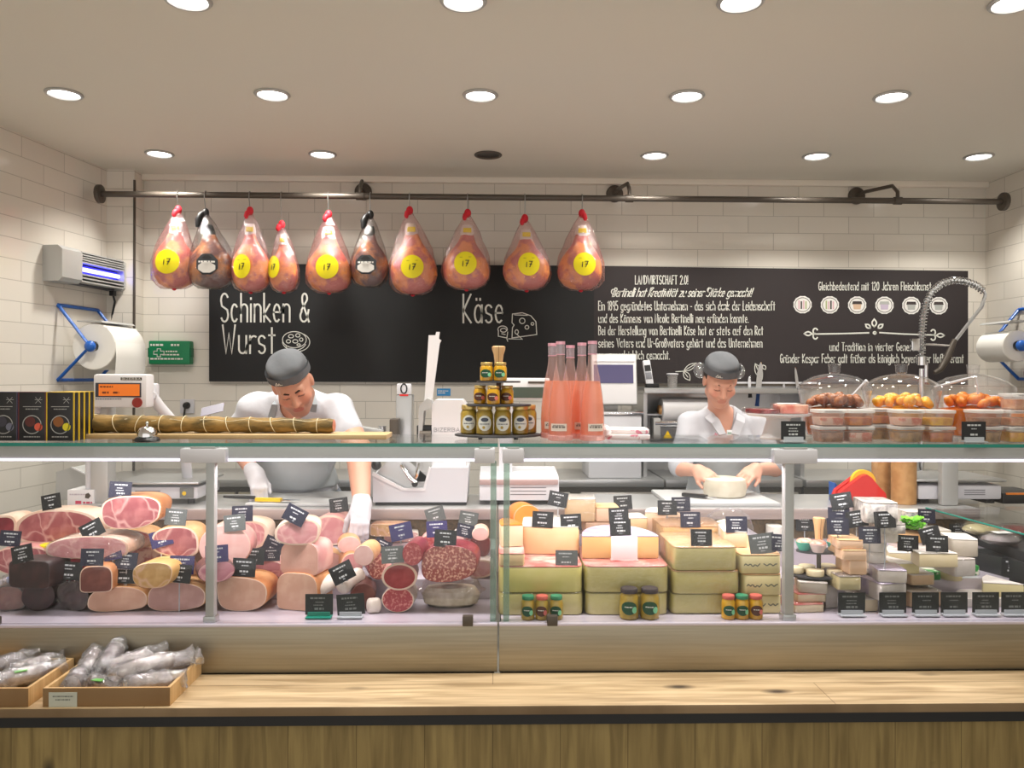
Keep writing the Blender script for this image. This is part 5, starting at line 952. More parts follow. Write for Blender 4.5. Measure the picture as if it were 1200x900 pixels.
# domed bowls
m_dome = thin('dome_glass', (252, 252, 253), .06, .7, .02, haze=.03); liqs = [M('amber_oil', (176, 96, 30), .2, coat=.3), M('yellow_oil', (226, 160, 26), .2, coat=.3), M('orange_oil', (206, 104, 14), .2, coat=.3)]; fr_ = [M('brown_fruit', (166, 98, 46), .25, col2=(118, 62, 30), ns=30), M('yellow_fruit', (238, 178, 40), .25, col2=(222, 150, 30), ns=30), M('orange_fruit', (226, 136, 34), .25, col2=(208, 110, 20), ns=30)]
nm3 = ['brown marinated fruit', 'bright yellow marinated chunks', 'orange marinated chunks']
for k, (px, dm) in enumerate(((977.5, 84), (1056, 88), (1140, 90))):
    Y = 3.0; r = S(dm, Y) / 2 * .98; rb2 = r * .86; t = thing('domed_bowl', 'clear domed bowl of %s with knobbed lid' % nm3[k], 'bowl', (sx(px, Y), Y, ZS)); hb = Z(478, Y) - ZS; hr_ = Z(456, Y) - ZS; ht = Z(436, Y) - ZS
    B().lathe([(r * .5, .002), (r * .74, .01), (rb2, hb * .5), (rb2 * 1.03, hb), (r, hr_)], seg=40, cap=False).out('bowl', m_dome, t)
    B().lathe([(r * .48, .004), (r * .72, .012), (rb2 * .97, hb * .5), (rb2 * .99, hb), (0, hb + .016)], seg=36).out('oil', liqs[k], t)
    B().lathe([(r * 1.02, hr_), (r * 1.0, hr_ + .012), (r * .86, hr_ + (ht - hr_) * .48), (r * .62, hr_ + (ht - hr_) * .78), (r * .3, ht - .004), (.016, ht), (.0, ht)], seg=40, cap=False).out('lid', m_dome, t)
    B().lathe([(.016, ht), (.021, ht + .004), (.022, ht + .026), (.024, ht + .034), (0, ht + .036)], seg=20).out('knob', m_dome, t)
    if k != 1: B().tube({0: [(r * .2, .02, hb), (r * .7, .03, hr_ - .01), (r * .98, .04, hr_ + .024), (r * 1.1, .045, hr_ + .034)], 2: [(r * .1, -.02, hb + .03), (-r * .02, -.02, ht - .01), (-r * .5, -.01, ht - .03), (-r * 1.05, .0, hr_ + .012)]}[k], [.004, .004, .005, .009] if k == 0 else [.004, .006, .006, .004], 8).out('spoon', M('clear_spoon', (206, 206, 210), .15), t)
    rnd = random.Random(k); n = 20
    for j in range(n):
        a = j * 2.4; q = rb2 * .80 * math.sqrt((j + .5) / n); s_ = rnd.uniform(.017, .024)
        tag(B().sph((0, 0, 0), (s_ * rnd.uniform(1, 1.35), s_, s_ * .8), 12, Euler((rnd.random(), rnd.random(), rnd.random() * 3)).to_matrix(), 0, 8).out('marinated_fruit', fr_[k], None, (sx(px, Y) + q * math.cos(a), Y + q * math.sin(a), ZS + hb + .004 + s_ * .5 + .026 * (1 - (q / rb2) ** 2) + rnd.uniform(-.004, .006)), jit=.0012), 'glossy piece of %s heaped in its domed bowl' % nm3[k], 'fruit', nm3[k] + ' in the domed bowl')
# tubs
m_lid = thin('tub_lid', (248, 247, 246), .06, .4, .2, haze=.4, hazecol=(244, 242, 240)); fills = {'b': M('brown_fill', (176, 120, 80), .35, col2=(134, 84, 54), ns=40), 'o': M('orange_fill', (214, 132, 44), .3, col2=(178, 84, 30), ns=34), 'y': M('yellow_fill', (232, 178, 26), .3, col2=(208, 140, 20), ns=34), 'r': M('rosy_fill', (222, 180, 160), .35, col2=(206, 110, 86), ns=30, nlo=.5, nhi=.6), 'g': M('olive_fill', (190, 146, 84), .35, col2=(138, 100, 60), ns=34), 'p': M('peach_fill', (216, 160, 120), .35, col2=(196, 120, 80), ns=34)}
TW, TD, TH = .098, .098, .0575
def tub(px, Y, lvl, f, label, full=.62):
    t = thing('food_tub', label, 'tub', (sx(px, Y), Y, ZS + lvl * (TH + .0005)), 0, 'clear tubs of antipasti on the counter')
    ol = sup(TW * .86, TD * .86, 7, 32)
    B().prism(ol, .001, TH - .008, .003, 0, 1.10).out('tub', m_frost, t); B().prism(sup(TW * .82, TD * .82, 7, 32), .003, TH * full, .002, 0, 1.05).out('filling', fills[f], t)
    B().prism(sup(TW, TD, 8, 32), TH - .012, TH - .001, .002).out('lid', m_lid, t)
    if random.random() < .6: b = B(); dash_text(b, [(-TW * .3, TW * .3, TH - .009, .005)], lambda x, y: (x, -TD / 2 - .0006, y)); b.out('lid_print', M('tub_print', (150, 146, 146), .6), t)
TUBS = [(970, 2.79, 'b', 'r', 'leftmost column'), (1003.5, 2.79, 'r', 'o', 'second column from the left'), (1026, 2.91, 'g', 'o', 'set-back third column'), (1061, 2.79, 'g', 'r', 'left column before the yellow bowl'), (1097, 2.79, 'o', 'y', 'right column before the yellow bowl'), (1152, 2.80, 'g', 'b', 'column behind the right price card'), (1189, 2.80, 'y', 'p', 'three-high column at the right edge')]
fn_ = {'b': 'dark brown', 'r': 'rosy', 'o': 'orange', 'g': 'olive-brown', 'y': 'yellow', 'p': 'peach-coloured'}
for px, Y, a, c, d_ in TUBS:
    tub(px, Y, 0, a, 'clear tub of %s antipasti, bottom of the %s' % (fn_[a], d_)); tub(px, Y, 1, c, 'clear tub of %s antipasti, upper tub of the %s' % (fn_[c], d_), .5)
tub(1193, 2.81, 2, 'p', 'topmost peach tub of the three stacked at the right picture edge')
# ------------------------------------------------------------------ things on the rear worktop
def vents(b, x0, x1, y, zs):
    for z in zs: b.bx((x0, y - .001, z), (x1, y + .002, z + .004))
# scale at left
Y0 = 3.50; xl, xr = X(140, Y0, 570), X(232, Y0, 570); w = xr - xl
t = thing('shop_scale', 'white shop scale with orange display on a post at the left worktop', 'scale', ((xl + xr) / 2, Y0, ZW)); o = Vector(t.location)
b = B().bx((-w / 2, 0, .022), (w / 2, .28, .075), .01); b.out('housing', m_white2, t)
B().bx((-w / 2 - .02, -.02, .088), (w / 2 + .01, .30, .098), .004).bx((-w * .35, .05, .075), (w * .35, .22, .088)).out('weighing_plate', m_steel_l, t)
for x in (-w / 2 + .04, w / 2 - .04):
    for y in (.03, .25): B().cyl((x, y, 0), (x, y, .024), .016).out('foot', m_black, t)
b = B(); vents(b, -w * .3, w * .02, 0, (.035, .045, .055)); b.out('vent', M('vent_grey', (120, 118, 124), .5), t); B().box((w * .36, -.002, .05), (.06, .006, .045), .002).out('side_panel', M('panel_grey', (120, 122, 120), .4), t); B().cyl((w * .33, -.006, .048), (w * .33, -.004, .048), .009).out('yellow_dot', m_yel, t)
px0, px1 = X(108, 3.46, 560) - o.x, X(129, 3.46, 560) - o.x; pw = px1 - px0; zc0, zc1 = Z(478, 3.46) - ZW, Z(440, 3.46) - ZW
B().bx((px0, -.06, 0.012), (px1, .02, zc0 + .05), .012).bx((px0 - .02, -.08, 0), (px1 + .02, .06, .014), .004).out('post', m_alu, t)
d0, d1 = X(113, 3.42, 460) - o.x, X(175.5, 3.42, 460) - o.x; hd = B().bx((d0, -.11, zc0), (d1, -.03, zc1), .012).out('display_head', m_white, t)
ld0, ld1 = d0 + (d1 - d0) * .05, d0 + (d1 - d0) * .9; zz = lambda q: zc0 + (zc1 - zc0) * q
B().bx((ld0, -.113, zz(.31)), (ld1, -.108, zz(.74)), .002).out('display_bezel', M('bezel', (60, 60, 70), .3), hd); B().bx((ld0 + .015, -.1145, zz(.35)), (ld1 - .006, -.112, zz(.70))).out('orange_display', M('orange_lcd', (206, 110, 40), .3, emit=(220, 110, 30), es=.5), hd)
b = B(); f = lambda x, y: (x, -.1152, y); dash_text(b, [(ld0 + .02, ld0 + .075, zz(.6), .006), (ld0 + .03, ld0 + .06, zz(.42), .008), (ld0 + .075, ld0 + .10, zz(.42), .008)], f); b.out('display_digits', M('lcd_dark', (120, 56, 20), .5), hd)
B().bx((d0 + (d1 - d0) * .52, -.1125, zz(.82)), (d0 + (d1 - d0) * .91, -.1105, zz(.90))).out('name_plate', m_dark, hd); b = B().ribbon(strokes_of('BIZERBA', d0 + (d1 - d0) * .55, d0 + (d1 - d0) * .89, zz(.835), zz(.888)), .0016, lambda x, y: (x, -.1135, y)); b.out('name_print', m_chalk, hd)
B().cyl((d0 + (d1 - d0) * .83, -.1155, zz(.15)), (d0 + (d1 - d0) * .83, -.11, zz(.15)), .021, seg=24).out('red_brown_button', M('red_brown', (150, 52, 44), .4), hd); b = B(); dash_text(b, [(ld0, ld0 + .11, zz(.24), .004)], lambda x, y: (x, -.1112, y)); b.out('scale_print', M('vent_grey', (120, 118, 124)), hd)
bx_ = X(190, 3.55, 470) - o.x; B().cyl((d1 - .01, -.05, zz(.35)), (bx_ - .02, 0, zz(.35)), .02).bx((bx_ - .045, -.02, zz(.2)), (bx_ + .0, .03, zz(.72)), .012).tube([(bx_ - .02, .0, zz(.3)), (bx_ + .0, .02, zz(-.0)), (bx_ + .045, .05, zz(-.45)), (bx_ + .08, .08, zz(-1.0))], [.024, .024, .022, .022], 12).tube([(bx_ + .08, .08, zz(-1.0)), (bx_ + .08, .14, .09)], .022, 12).out('printer_arm', m_white2, t)
B().cyl((d0 + .01, -.06, zz(.1)), (d0 - .09, -.02, zz(.15)), .045, seg=20, bev=.01).cyl((d0 - .05, -.03, zz(.1)), (d0 - .05, -.02, .01), .022).out('label_roll', m_white2, t)
t = thing('slicer_tray', 'grey slanted metal tray end beside the scale post', 'tray', (X(92, 3.62, 560), 3.62, ZW)); B().rings([[(-.10, y, .0), (.09, y, .0), (.09, y, .085), (-.035, y, .145), (-.10, y, .125)] for y in (0, .16)]).out('tray', m_alu, t, flat=True); B().rings([[(-.036, y, .146), (-.030, y, .150), (.093, y, .09), (.090, y, .085)] for y in (-.004, .0)]).out('bright_rim', m_white, t, flat=True)
x_ = X(95.5, 3.44, 578); t = thing('glove_box', 'small white carton with pink print in front of the scale post', 'box', (x_, 3.43, ZW)); B().bx((-.055, 0, 0), (.055, .13, .072), .002).out('carton', m_white, t); b = B(); f = lambda x, y: (x, -.001, y); dash_text(b, [(-.045, .02, .05, .006)], f, 0); b.poly([f(-.02, .012), f(.005, .012), f(.005, .026), f(-.02, .026)], 1); b.poly([f(.02, .038), f(.035, .035), f(.045, .048), f(.035, .06), f(.022, .055)], 2); dash_text(b, [(.012, .05, .014, .008)], f, 1); b.out('carton_print', [M('print_grey2', (190, 180, 190)), m_pink, m_dark], t, ang=180)
# big slicer
Ys = 3.46; xl, xr = X(437, Ys, 575), X(549, Ys, 575); zt_ = Z(545, Ys) - ZW; t = thing('meat_slicer', 'large white meat slicer with upright blade guard left of the jar stand', 'slicer', ((xl + xr) / 2, Ys, ZW)); o = Vector(t.location); w = xr - xl; g = lambda px, py, y=0: Vector((X(px, Ys + y, py) - o.x, y, Z(py, Ys + y, px) - ZW))
B().rings([[(p.x, y, p.z) for p in (g(437, 588.5), g(547, 588.5), g(549, 548), g(505, 548), g(497, 574), g(472, 574), g(437, 556))] for y in (0, .30)]).out('base_body', m_white2, t, flat=True); B().bx((-w / 2 + .01, .005, 0), (w / 2 - .01, .29, .012)).out('black_foot', m_black, t)
B().rings([[(p.x, y, p.z) for p in (g(436, 557), g(472, 575), g(498, 575), g(505, 549), g(503, 547), g(496, 572), g(473, 572), g(437, 553))] for y in (-.004, .01)]).out('bright_edge', m_white, t, flat=True)
B().rings([[(p.x, y, p.z) for p in (g(440, 556), g(452, 542), g(478, 541), g(500, 560), g(497, 573), g(472, 573))] for y in (.03, .22)]).out('carriage_tray', m_steel_l, t, flat=True)
B().tube([g(470, 545, .0), g(480, 560, -.02), g(487, 566, -.02)], [.008, .010, .012], 10).tube([g(492, 543, 0), g(488, 558, -.01), g(484, 566, -.01)], .008, 8).out('carriage_arm', m_chrome, t); B().sph(g(441, 545, .02), .022, 14).sph(g(486, 567, -.02), .014, 12).out('knob', m_black, t)
B().rings([[(p.x, y, p.z) for p in (g(505, 549), g(546, 549), g(545, 474), g(541, 469), g(509, 469), g(505, 474))] for y in (.04, .26)]).out('motor_housing', m_white, t); B().ribbon(strokes_of('BIZERBA', g(508, 503).x, g(538, 503).x, g(508, 506.5).z, g(508, 502).z), .0022, lambda x, y: (x, .0385, y)).out('name_print', M('name_grey', (150, 150, 156)), t)
B().rings([[(p.x, y, p.z) for p in (g(496, 470), g(505, 470), g(514, 402), g(516, 398), g(513, 396), g(514, 388), g(510, 388), g(509, 392), g(501, 392))] for y in (.06, .085)]).out('blade_guard', m_white, t, flat=True)
B().rings([[(p.x, y, p.z) for p in (g(484, 520), g(489, 520), g(490, 476), g(500, 467), g(505, 469), g(505, 480), g(496, 482), g(493, 520))] for y in (.03, .14)]).out('guide_frame', m_alu, t, flat=True); B().bx(g(487, 519, 0) + Vector((0, .05, 0)), g(505, 500, 0) + Vector((0, .12, 0))).out('dark_block', m_black, t); B().cyl(g(492, 510, .03), g(505, 510, .03), .02).out('thickness_knob', m_dark, t)
B().bx((g(487, 520).x, .03, 0.1), (g(505, 520).x, .12, g(487, 519).z)).out('column', m_alu, t)
# counter scale with printer behind the jars
Ys = 3.48; t = thing('shop_scale', 'white printer scale behind the jar stand and left of the bottles', 'scale', (X(620, Ys, 575), Ys, ZW)); o = Vector(t.location); g = lambda px, py, y=0: Vector((X(px, Ys + y, py) - o.x, y, Z(py, Ys + y, px) - ZW)); z0_ = .02
B().rings([[(g(562, 580).x, y0, .02), (g(655, 580).x, y0, .02), (g(655, 580).x, y1, z), (g(562, 580).x, y1, z)] for y0, y1, z in ((0, 0, .08), (.0, .02, .12), (.30, .26, .14))]).out('housing', m_white2, t); b = B(); vents(b, g(598, 570).x, g(640, 570).x, 0, (g(600, 572).z, g(600, 576).z, g(600, 580).z)); b.out('vent', MATS['vent_grey'], t)
B().bx((g(562, 560).x, -.008, g(600, 568).z), (g(654, 560).x, .02, g(600, 562).z), .004).out('pink_grey_strip', M('taupe', (176, 150, 148), .5), t)
for x in (-.13, .12): B().bx((x - .02, .01, 0), (x + .02, .28, .022)).out('foot', m_black, t)
B().bx((g(585, 550).x, .12, .12), (g(601, 550).x, .16, g(600, 470).z)).out('post', m_white2, t); hd = B().bx((g(590, 443).x, .1, g(600, 469).z), (g(646, 443).x, .17, g(600, 443).z), .006).out('display_head', m_white, t); B().bx((g(592, 450).x, .097, g(600, 467).z), (g(646, 450).x, .101, g(600, 454).z)).out('green_display', M('lcd_green', (72, 84, 74), .3), hd); B().bx((g(620, 446).x, .0965, g(600, 449.5).z), (g(643, 446).x, .101, g(600, 447).z)).out('name_plate', m_dark, hd)
# checkout scale with screen, right of bottles, on the back cabinet
Ys = 4.36; t = thing('checkout_scale', 'white checkout scale with large tilted screen behind the rosé bottles', 'scale', (X(722, Ys, 500), Ys, .94)); o = Vector(t.location); g = lambda px, py, y=0: Vector((X(px, Ys + y, py) - o.x, y, Z(py, Ys + y, px) - .94))
B().bx((g(690, 510).x, .0, 0), (g(752, 510).x, .34, g(720, 486).z), .01).out('housing', m_white2, t); B().bx((g(686, 480).x, -.01, g(720, 486).z), (g(754, 480).x, .30, g(720, 482).z), .004).out('weighing_plate', m_chrome, t); B().bx((g(712, 480).x, .12, g(720, 482).z), (g(728, 480).x, .18, g(720, 470).z)).out('screen_post', m_alu, t)
R_ = Matrix.Rotation(math.radians(-9), 3, 'X'); c0, c1 = g(695, 476), g(750, 414); c = (c0 + c1) / 2 + Vector((0, .10, 0)); sw, sh = c1.x - c0.x, c1.z - c0.z
sc_ = B().box(c, (sw, .035, sh), .010, R_).out('screen_housing', m_alu, t); B().box(c + R_ @ Vector((0, -.018, 0)), (sw * .95, .004, sh * .95), .002, R_).out('bezel', m_white, sc_); B().box(c + R_ @ Vector((-.004, -.0205, sh * .10)), (sw * .86, .004, sh * .36), 0, R_).out('screen', M('screen_violet', (92, 88, 124), .2), sc_); B().box(c + R_ @ Vector((0, -.0205, sh * .36)), (sw * .9, .005, sh * .045), .001, R_).out('light_bar', M('bright_bar', (240, 240, 244), .3), sc_)
# steriliser pots left of slicer
for nm, px, w_, yb_, yt_, mat, lab in (('steel_canister', 473, 19, 514, 450, m_steel_l, 'tall steel canister with hanging bracket left of the slicer'), ('dark_container', 461, 10, 515, 481, m_dark, 'low dark metal container beside the tall steel canister')):
    Y = 3.75 if px > 465 else 3.62; p = at(px, 580, Y); t = thing(nm, lab, 'container', (p.x, Y, ZW)); h_ = Z(yt_, Y) - ZW; ww = S(w_, Y)
    B().bx((-ww / 2, 0, 0), (ww / 2, .10, h_ * .9), .006).out('body', mat, t)
    if px > 465:
        B().bx((-ww / 2 + .004, -.002, h_ * .9), (ww / 2 - .004, .02, h_ * 1.0), .006).out('bracket', m_white2, t); b = B().ribbon([_a(0, h_ * .955, .014, .022, 0, 360, 20)], .006, lambda x, y: (x, -.004, y), 0); b.out('bracket_slot', m_black, t); B().bx((-.02, -.0035, h_ * .89), (.02, -.001, h_ * .905)).out('red_mark', m_red, t)
t = thing('steel_lever', 'pale metal tray with clamp on the worktop right of the man', 'tray', (X(434, 3.7, 560), 3.7, ZW)); zz_ = Z(505, 3.7) - ZW; B().bx((-.02, .02, 0), (.02, .06, zz_)).out('stand', m_alu, t); B().box((.0, .03, zz_), (.12, .07, .022), .004, Matrix.Rotation(.15, 3, 'Y')).out('tray', m_alu, t); B().cyl((.05, .03, zz_ - .02), (.05, .03, zz_ + .02), .018).out('clamp', m_steel_l, t)
# tape dispenser, kraft rolls, blue wedge, right scale
Ys = 3.44; p = at(1011, 588, Ys); t = thing('tape_dispenser', 'red tape dispenser with yellow tape roll on the right worktop', 'tape dispenser', (p.x, Ys, ZW)); o = Vector(t.location); g = lambda px, py: (X(px, Ys, py) - o.x, max(.001, Z(py, Ys, px) - ZW))
for y0, y1 in ((.0, .03), (.05, .08)): B().rings([[(q[0], y, q[1]) for q in (g(981, 588), g(1040, 588), g(1038, 578), g(1030, 570), g(1022, 560), g(1016, 556), g(1010, 558), g(998, 567), g(986, 576))] for y in (y0, y1)]).out('side_cheek', m_red, t, flat=True)
B().bx((g(983, 588)[0], .03, 0), (g(1039, 588)[0], .05, .03)).out('base', m_red, t); c = g(1016, 566); q_ = Matrix.Rotation(math.pi / 2, 3, 'X'); B().lathe([(.036, -.02), (.054, -.02), (.054, .0), (.036, .0), (.036, -.02)], (c[0], .03, c[1]), 28, q_, cap=False).out('tape_roll', m_yel, t)
t = tag(B().rings([[(-.02, y, 0), (.025, y, 0), (.015, y, .03), (-.015, y, .085), (-.02, y, .085)] for y in (0, .06)]).out('blue_wedge', m_blue, None, (X(983, 3.56, 580), 3.56, ZW), flat=True), 'blue plastic cutter standing behind the left end of the red tape dispenser', 'cutter')
for px, w_, Y, top, lab in ((1059, 28, 3.52, 536, 'thick brown kraft paper roll standing right of the tape dispenser'), (1033, 22, 3.66, 534, 'thinner brown paper roll standing half hidden behind the thick one')):
    r = S(w_, Y) / 2; t = thing('kraft_paper_roll', lab, 'paper roll', (X(px, Y, 580), Y, ZW)); h_ = .50 if px > 1050 else .30; h_ = Z(516 if px > 1050 else 520, Y) - ZW - .04; B().lathe([(.018, 0), (r - .002, 0), (r, .002), (r, h_ - .002), (r - .002, h_), (.018, h_), (.018, 0)], seg=32, cap=False).out('paper', m_brown, t); B().lathe([(.018, 0), (.018, h_ + .002), (.015, h_ + .002), (.015, 0)], seg=20, cap=False).out('core', M('core_card', (140, 104, 66), .8), t)
Ys = 3.50; xl, xr = X(1076, Ys, 570), X(1174, Ys, 570); w = xr - xl; t = thing('shop_scale', 'grey shop scale behind the black corner case at the right', 'scale', ((xl + xr) / 2, Ys, ZW)); b = B().bx((-w / 2, 0, .02), (w / 2, .30, .085), .010); b.out('housing', m_white2, t); b = B(); vents(b, w * .05, w * .3, 0, (.04, .05, .06)); b.out('vent', MATS['vent_grey'], t); B().bx((-w / 2 - .015, -.015, .1), (w / 2 + .015, .31, .112), .005).bx((-w * .3, .06, .085), (w * .3, .24, .1)).out('weighing_plate', m_steel_l, t)
for x in (-w / 2 + .04, w / 2 - .04): B().bx((x - .02, .02, 0), (x + .02, .28, .022)).out('foot', m_black, t)
a_ = X(1101, 3.47, 560) - t.location.x; B().bx((a_, -.05, .0), (a_ + .075, -.012, Z(480, 3.47) - ZW), .01).out('post', m_alu, t); B().bx((a_ + .06, -.04, Z(489, 3.47) - ZW), (a_ + .40, .05, Z(462, 3.47) - ZW), .006).out('display_head', m_white2, t); zq = Z(476, 3.47) - ZW; B().bx((a_ + .22, -.044, zq), (a_ + .38, -.038, zq + .03)).out('display', m_dark, t); B().bx((a_ + .24, -.043, Z(488, 3.47) - ZW), (a_ + .40, -.039, zq - .004)).out('orange_strip', M('orange_key', (230, 130, 30), .4), t)
t = thing('black_tray', 'black tray with orange rim on the worktop at the right picture edge', 'tray', (X(1197, 3.5, 580), 3.5, ZW)); B().bx((-.085, 0, 0), (.10, .2, .05), .006).out('tray', m_black, t); B().box((-.02, -.002, .046), (.10, .01, .008)).out('orange_rim', M('orange_key', (230, 130, 30)), t)
# ------------------------------------------------------------------ goods in the counters: each is set down on whatever lies below it
HX0, HX1, HY0, HY1, HC = -2.0, 2.4, 2.70, 3.42, .01
HM = np.full((int((HX1 - HX0) / HC), int((HY1 - HY0) / HC)), .663)
for i in range(HM.shape[0]):
    for a, c, z in (STEPS2 if XF0 < HX0 + (i + .5) * HC < XF1 else STEPS): HM[i, int(round((a - HY0) / HC)):] = z
def cells(x0, x1, y0, y1):
    i0 = max(int((x0 - HX0) / HC), 0); i1 = max(int(math.ceil((x1 - HX0) / HC)), i0 + 1); j0 = max(int((y0 - HY0) / HC), 0); j1 = min(max(int(math.ceil((y1 - HY0) / HC)), j0 + 1), HM.shape[1]); j0 = min(j0, j1 - 1); return slice(i0, i1), slice(j0, j1)
def settle(px, pyb, wpx, hpx, d, ymin=2.79, ymax=3.36, core=.80):
    """find the depth at which a thing resting on what lies below shows its foot at (px, pyb)"""
    best = None
    for k in range(int((ymax - ymin) / .01) + 1):
        Y = ymin + k * .01
        if Y + d * .8 > 3.41: break
        p = at(px, pyb, Y); w = S(wpx, Y); m = (1 - core) / 2
        z = float(HM[cells(p.x - w * core / 2, p.x + w * core / 2, Y + d * m, Y + d * (1 - m))].max())
        e = abs((z - p.z) * FPX / Y) + (.0 if z <= p.z + .003 else .4)
        if best is None or e < best[0] - .15: best = (e, Y, z, p.x, w)
    e, Y, z, x, w = best; h = S(hpx, Y)
    return x, Y, z, w, h, e
def fill(x, Y, w, d, z1, core=.86): HM[cells(x - w * core / 2, x + w * core / 2, Y + d * .06, Y + d * .94)] = np.maximum(HM[cells(x - w * core / 2, x + w * core / 2, Y + d * .06, Y + d * .94)], z1)
# --- meat colours
def flesh(name, c, c2, ns=18, nlo=.45, nhi=.62, **k):
    m = _flesh(name, c, c2, ns, nlo, nhi, **k)
    if name in ('dpink', 'pink', 'fatty', 'crimson', 'mauve', 'ochre'):   # seams of fat between the muscles
        nt = m.node_tree; b = nt.nodes['Principled BSDF']; src = b.inputs['Base Color'].links[0].from_socket; tc = nt.nodes.new('ShaderNodeTexCoord'); n = nt.nodes.new('ShaderNodeTexNoise'); n.inputs['Scale'].default_value = 9
        mx = nt.nodes.new('ShaderNodeMix'); mx.data_type = 'VECTOR'; mx.inputs[0].default_value = .10; v = nt.nodes.new('ShaderNodeTexVoronoi'); v.feature = 'DISTANCE_TO_EDGE'; v.inputs['Scale'].default_value = 11 if name != 'fatty' else 20
        r = nt.nodes.new('ShaderNodeValToRGB'); r.color_ramp.elements[0].position = .008; r.color_ramp.elements[1].position = .05; r.color_ramp.elements[0].color = (.42,) * 3 + (1,); r.color_ramp.elements[1].color = (0, 0, 0, 1)
        nt.links.new(tc.outputs['Object'], n.inputs['Vector']); nt.links.new(tc.outputs['Object'], mx.inputs[4]); nt.links.new(n.outputs['Color'], mx.inputs[5]); nt.links.new(mx.outputs[1], v.inputs['Vector']); nt.links.new(v.outputs['Distance'], r.inputs[0])
        k2 = nt.nodes.new('ShaderNodeMix'); k2.data_type = 'RGBA'; nt.links.new(r.outputs[0], k2.inputs[0]); nt.links.new(src, k2.inputs[6]); k2.inputs[7].default_value = lin((236, 196, 184)); nt.links.new(k2.outputs[2], b.inputs['Base Color'])
    return m
def _flesh(name, c, c2, ns=18, nlo=.45, nhi=.62, **k): return M('flesh_' + name, c, .35, col2=c2, ns=ns, nlo=nlo, nhi=nhi, ndet=4, bump=.08, bs=50, spec=.5, **k)
FL = {'dpink': flesh('dpink', (150, 80, 84), (178, 112, 110)), 'pink': flesh('pink', (198, 132, 134), (214, 160, 158)), 'pale': flesh('pale', (222, 176, 168), (230, 192, 184)), 'tan': flesh('tan', (202, 158, 134), (212, 172, 148)), 'greyp': flesh('greyp', (176, 136, 128), (190, 152, 142)),
 'crimson': flesh('crimson', (116, 30, 44), (142, 50, 60)), 'brown': flesh('brown', (112, 62, 54), (134, 78, 66)), 'dark': flesh('dark', (50, 30, 34), (72, 42, 44)), 'salami': flesh('salami', (166, 66, 70), (206, 128, 120), 90, .52, .62), 'salami2': flesh('salami2', (160, 82, 76), (224, 172, 150), 110, .50, .60), 'red': flesh('red', (150, 50, 54), (172, 72, 72)), 'loaf': flesh('loaf', (206, 156, 138), (214, 168, 150)), 'fatty': flesh('fatty', (196, 112, 112), (236, 202, 190), 26, .44, .54), 'ochre': flesh('ochre', (200, 156, 96), (222, 182, 126)), 'mauve': flesh('mauve', (180, 118, 130), (198, 140, 148))}
RD = {'fat': M('rind_fat', (226, 202, 182), .4, col2=(214, 178, 154), ns=12), 'orange': M('rind_orange', (194, 128, 80), .4, col2=(214, 160, 112), ns=14), 'tan': M('rind_tan', (214, 172, 122), .45, col2=(196, 146, 96), ns=12), 'dark': M('rind_dark', (42, 30, 32), .4, col2=(62, 44, 44), ns=20), 'white': M('rind_white', (232, 224, 216), .6, col2=(216, 204, 196), ns=40), 'red': M('rind_red', (128, 34, 44), .3), 'pinkr': M('rind_pink', (208, 146, 142), .4, col2=(220, 174, 164), ns=14), 'yel': M('rind_golden', (210, 164, 92), .45, col2=(230, 192, 130), ns=12), 'brown': M('rind_brown', (98, 60, 56), .4, col2=(120, 78, 68), ns=16), 'herb': M('rind_herb', (170, 156, 110), .6, col2=(216, 196, 150), ns=60)}
def outline(kind, n=30, seed=0):
    rnd = random.Random(seed); ph = [rnd.uniform(0, 6.28) for _ in range(3)]; o = []
    for i in range(n):
        a = 2 * math.pi * i / n; c, s = math.cos(a), math.sin(a)
        if kind == 'round': x, y = c, s
        elif kind == 'block': x, y = math.copysign(abs(c) ** .3, c), math.copysign(abs(s) ** .3, s)
        elif kind == 'arch':
            x, y = math.copysign(abs(c) ** (.35 if s < 0 else .62), c), math.copysign(abs(s) ** (.25 if s < 0 else .62), s)
        else:
            q = 1 + .05 * math.sin(2 * a + ph[0]) + .04 * math.sin(3 * a + ph[1]); e = .62 if s < 0 else .8; x, y = q * math.copysign(abs(c) ** .8, c), q * math.copysign(abs(s) ** e, s)
        o.append((x * .5, .5 + y * .5))
    x0, x1 = min(p[0] for p in o), max(p[0] for p in o); y0, y1 = min(p[1] for p in o), max(p[1] for p in o)
    return [((x - x0) / (x1 - x0) - .5, (y - y0) / (y1 - y0)) for x, y in o]
def cut_piece(name, label, w, h, d, kind, face, rind, loc, yaw=0, fat=.9, seed=0, film=False, cat='meat', group=None, taper=True, roll=0):
    ol = outline(kind, seed=seed)
    def rg(s, y, dz=0): return [(x * w * s, y, (.5 + (z - .5) * s) * h * 1.0 + dz) for x, z in ol]
    rs = [rg(.985, 0), rg(1, .004), rg(1.0, d * .35), rg(.985, d * .68)] + ([rg(.93, d * .82), rg(.80, d * .92), rg(.5, d * .985), rg(.12, d)] if taper else [rg(.98, d)])
    b = B().rings(rs, (False, True)); rot = (0, roll, yaw)
    o = b.out(name, RD[rind] if isinstance(rind, str) else rind, None, loc, rot); tag(o, label, cat, group)
    f = B(); f.rings([rg(.985, 0), rg(fat, -.0012)], (False, False), 0); vs = rg(fat, -.0012); mid = rg(fat * .5, -.0014); f.rings([vs, mid], (False, True), 1)
    f.out('cut_face', [RD['fat'] if rind not in ('dark', 'red', 'brown') else RD[rind], FL[face] if isinstance(face, str) else face], o, ang=180)
    if film:
        fo = [[(x * w * s * 1.02, y, (.5 + (z - .5) * s * 1.02) * h + .002) for x, z in ol] for s, y in ((.6, -.006), (1.0, -.005), (1.02, d * .3), (1.0, d * .7), (.7, d * 1.0))]
        B().rings(fo, (True, True)).out('cling_film', m_film, o, jit=.0012)
    return o
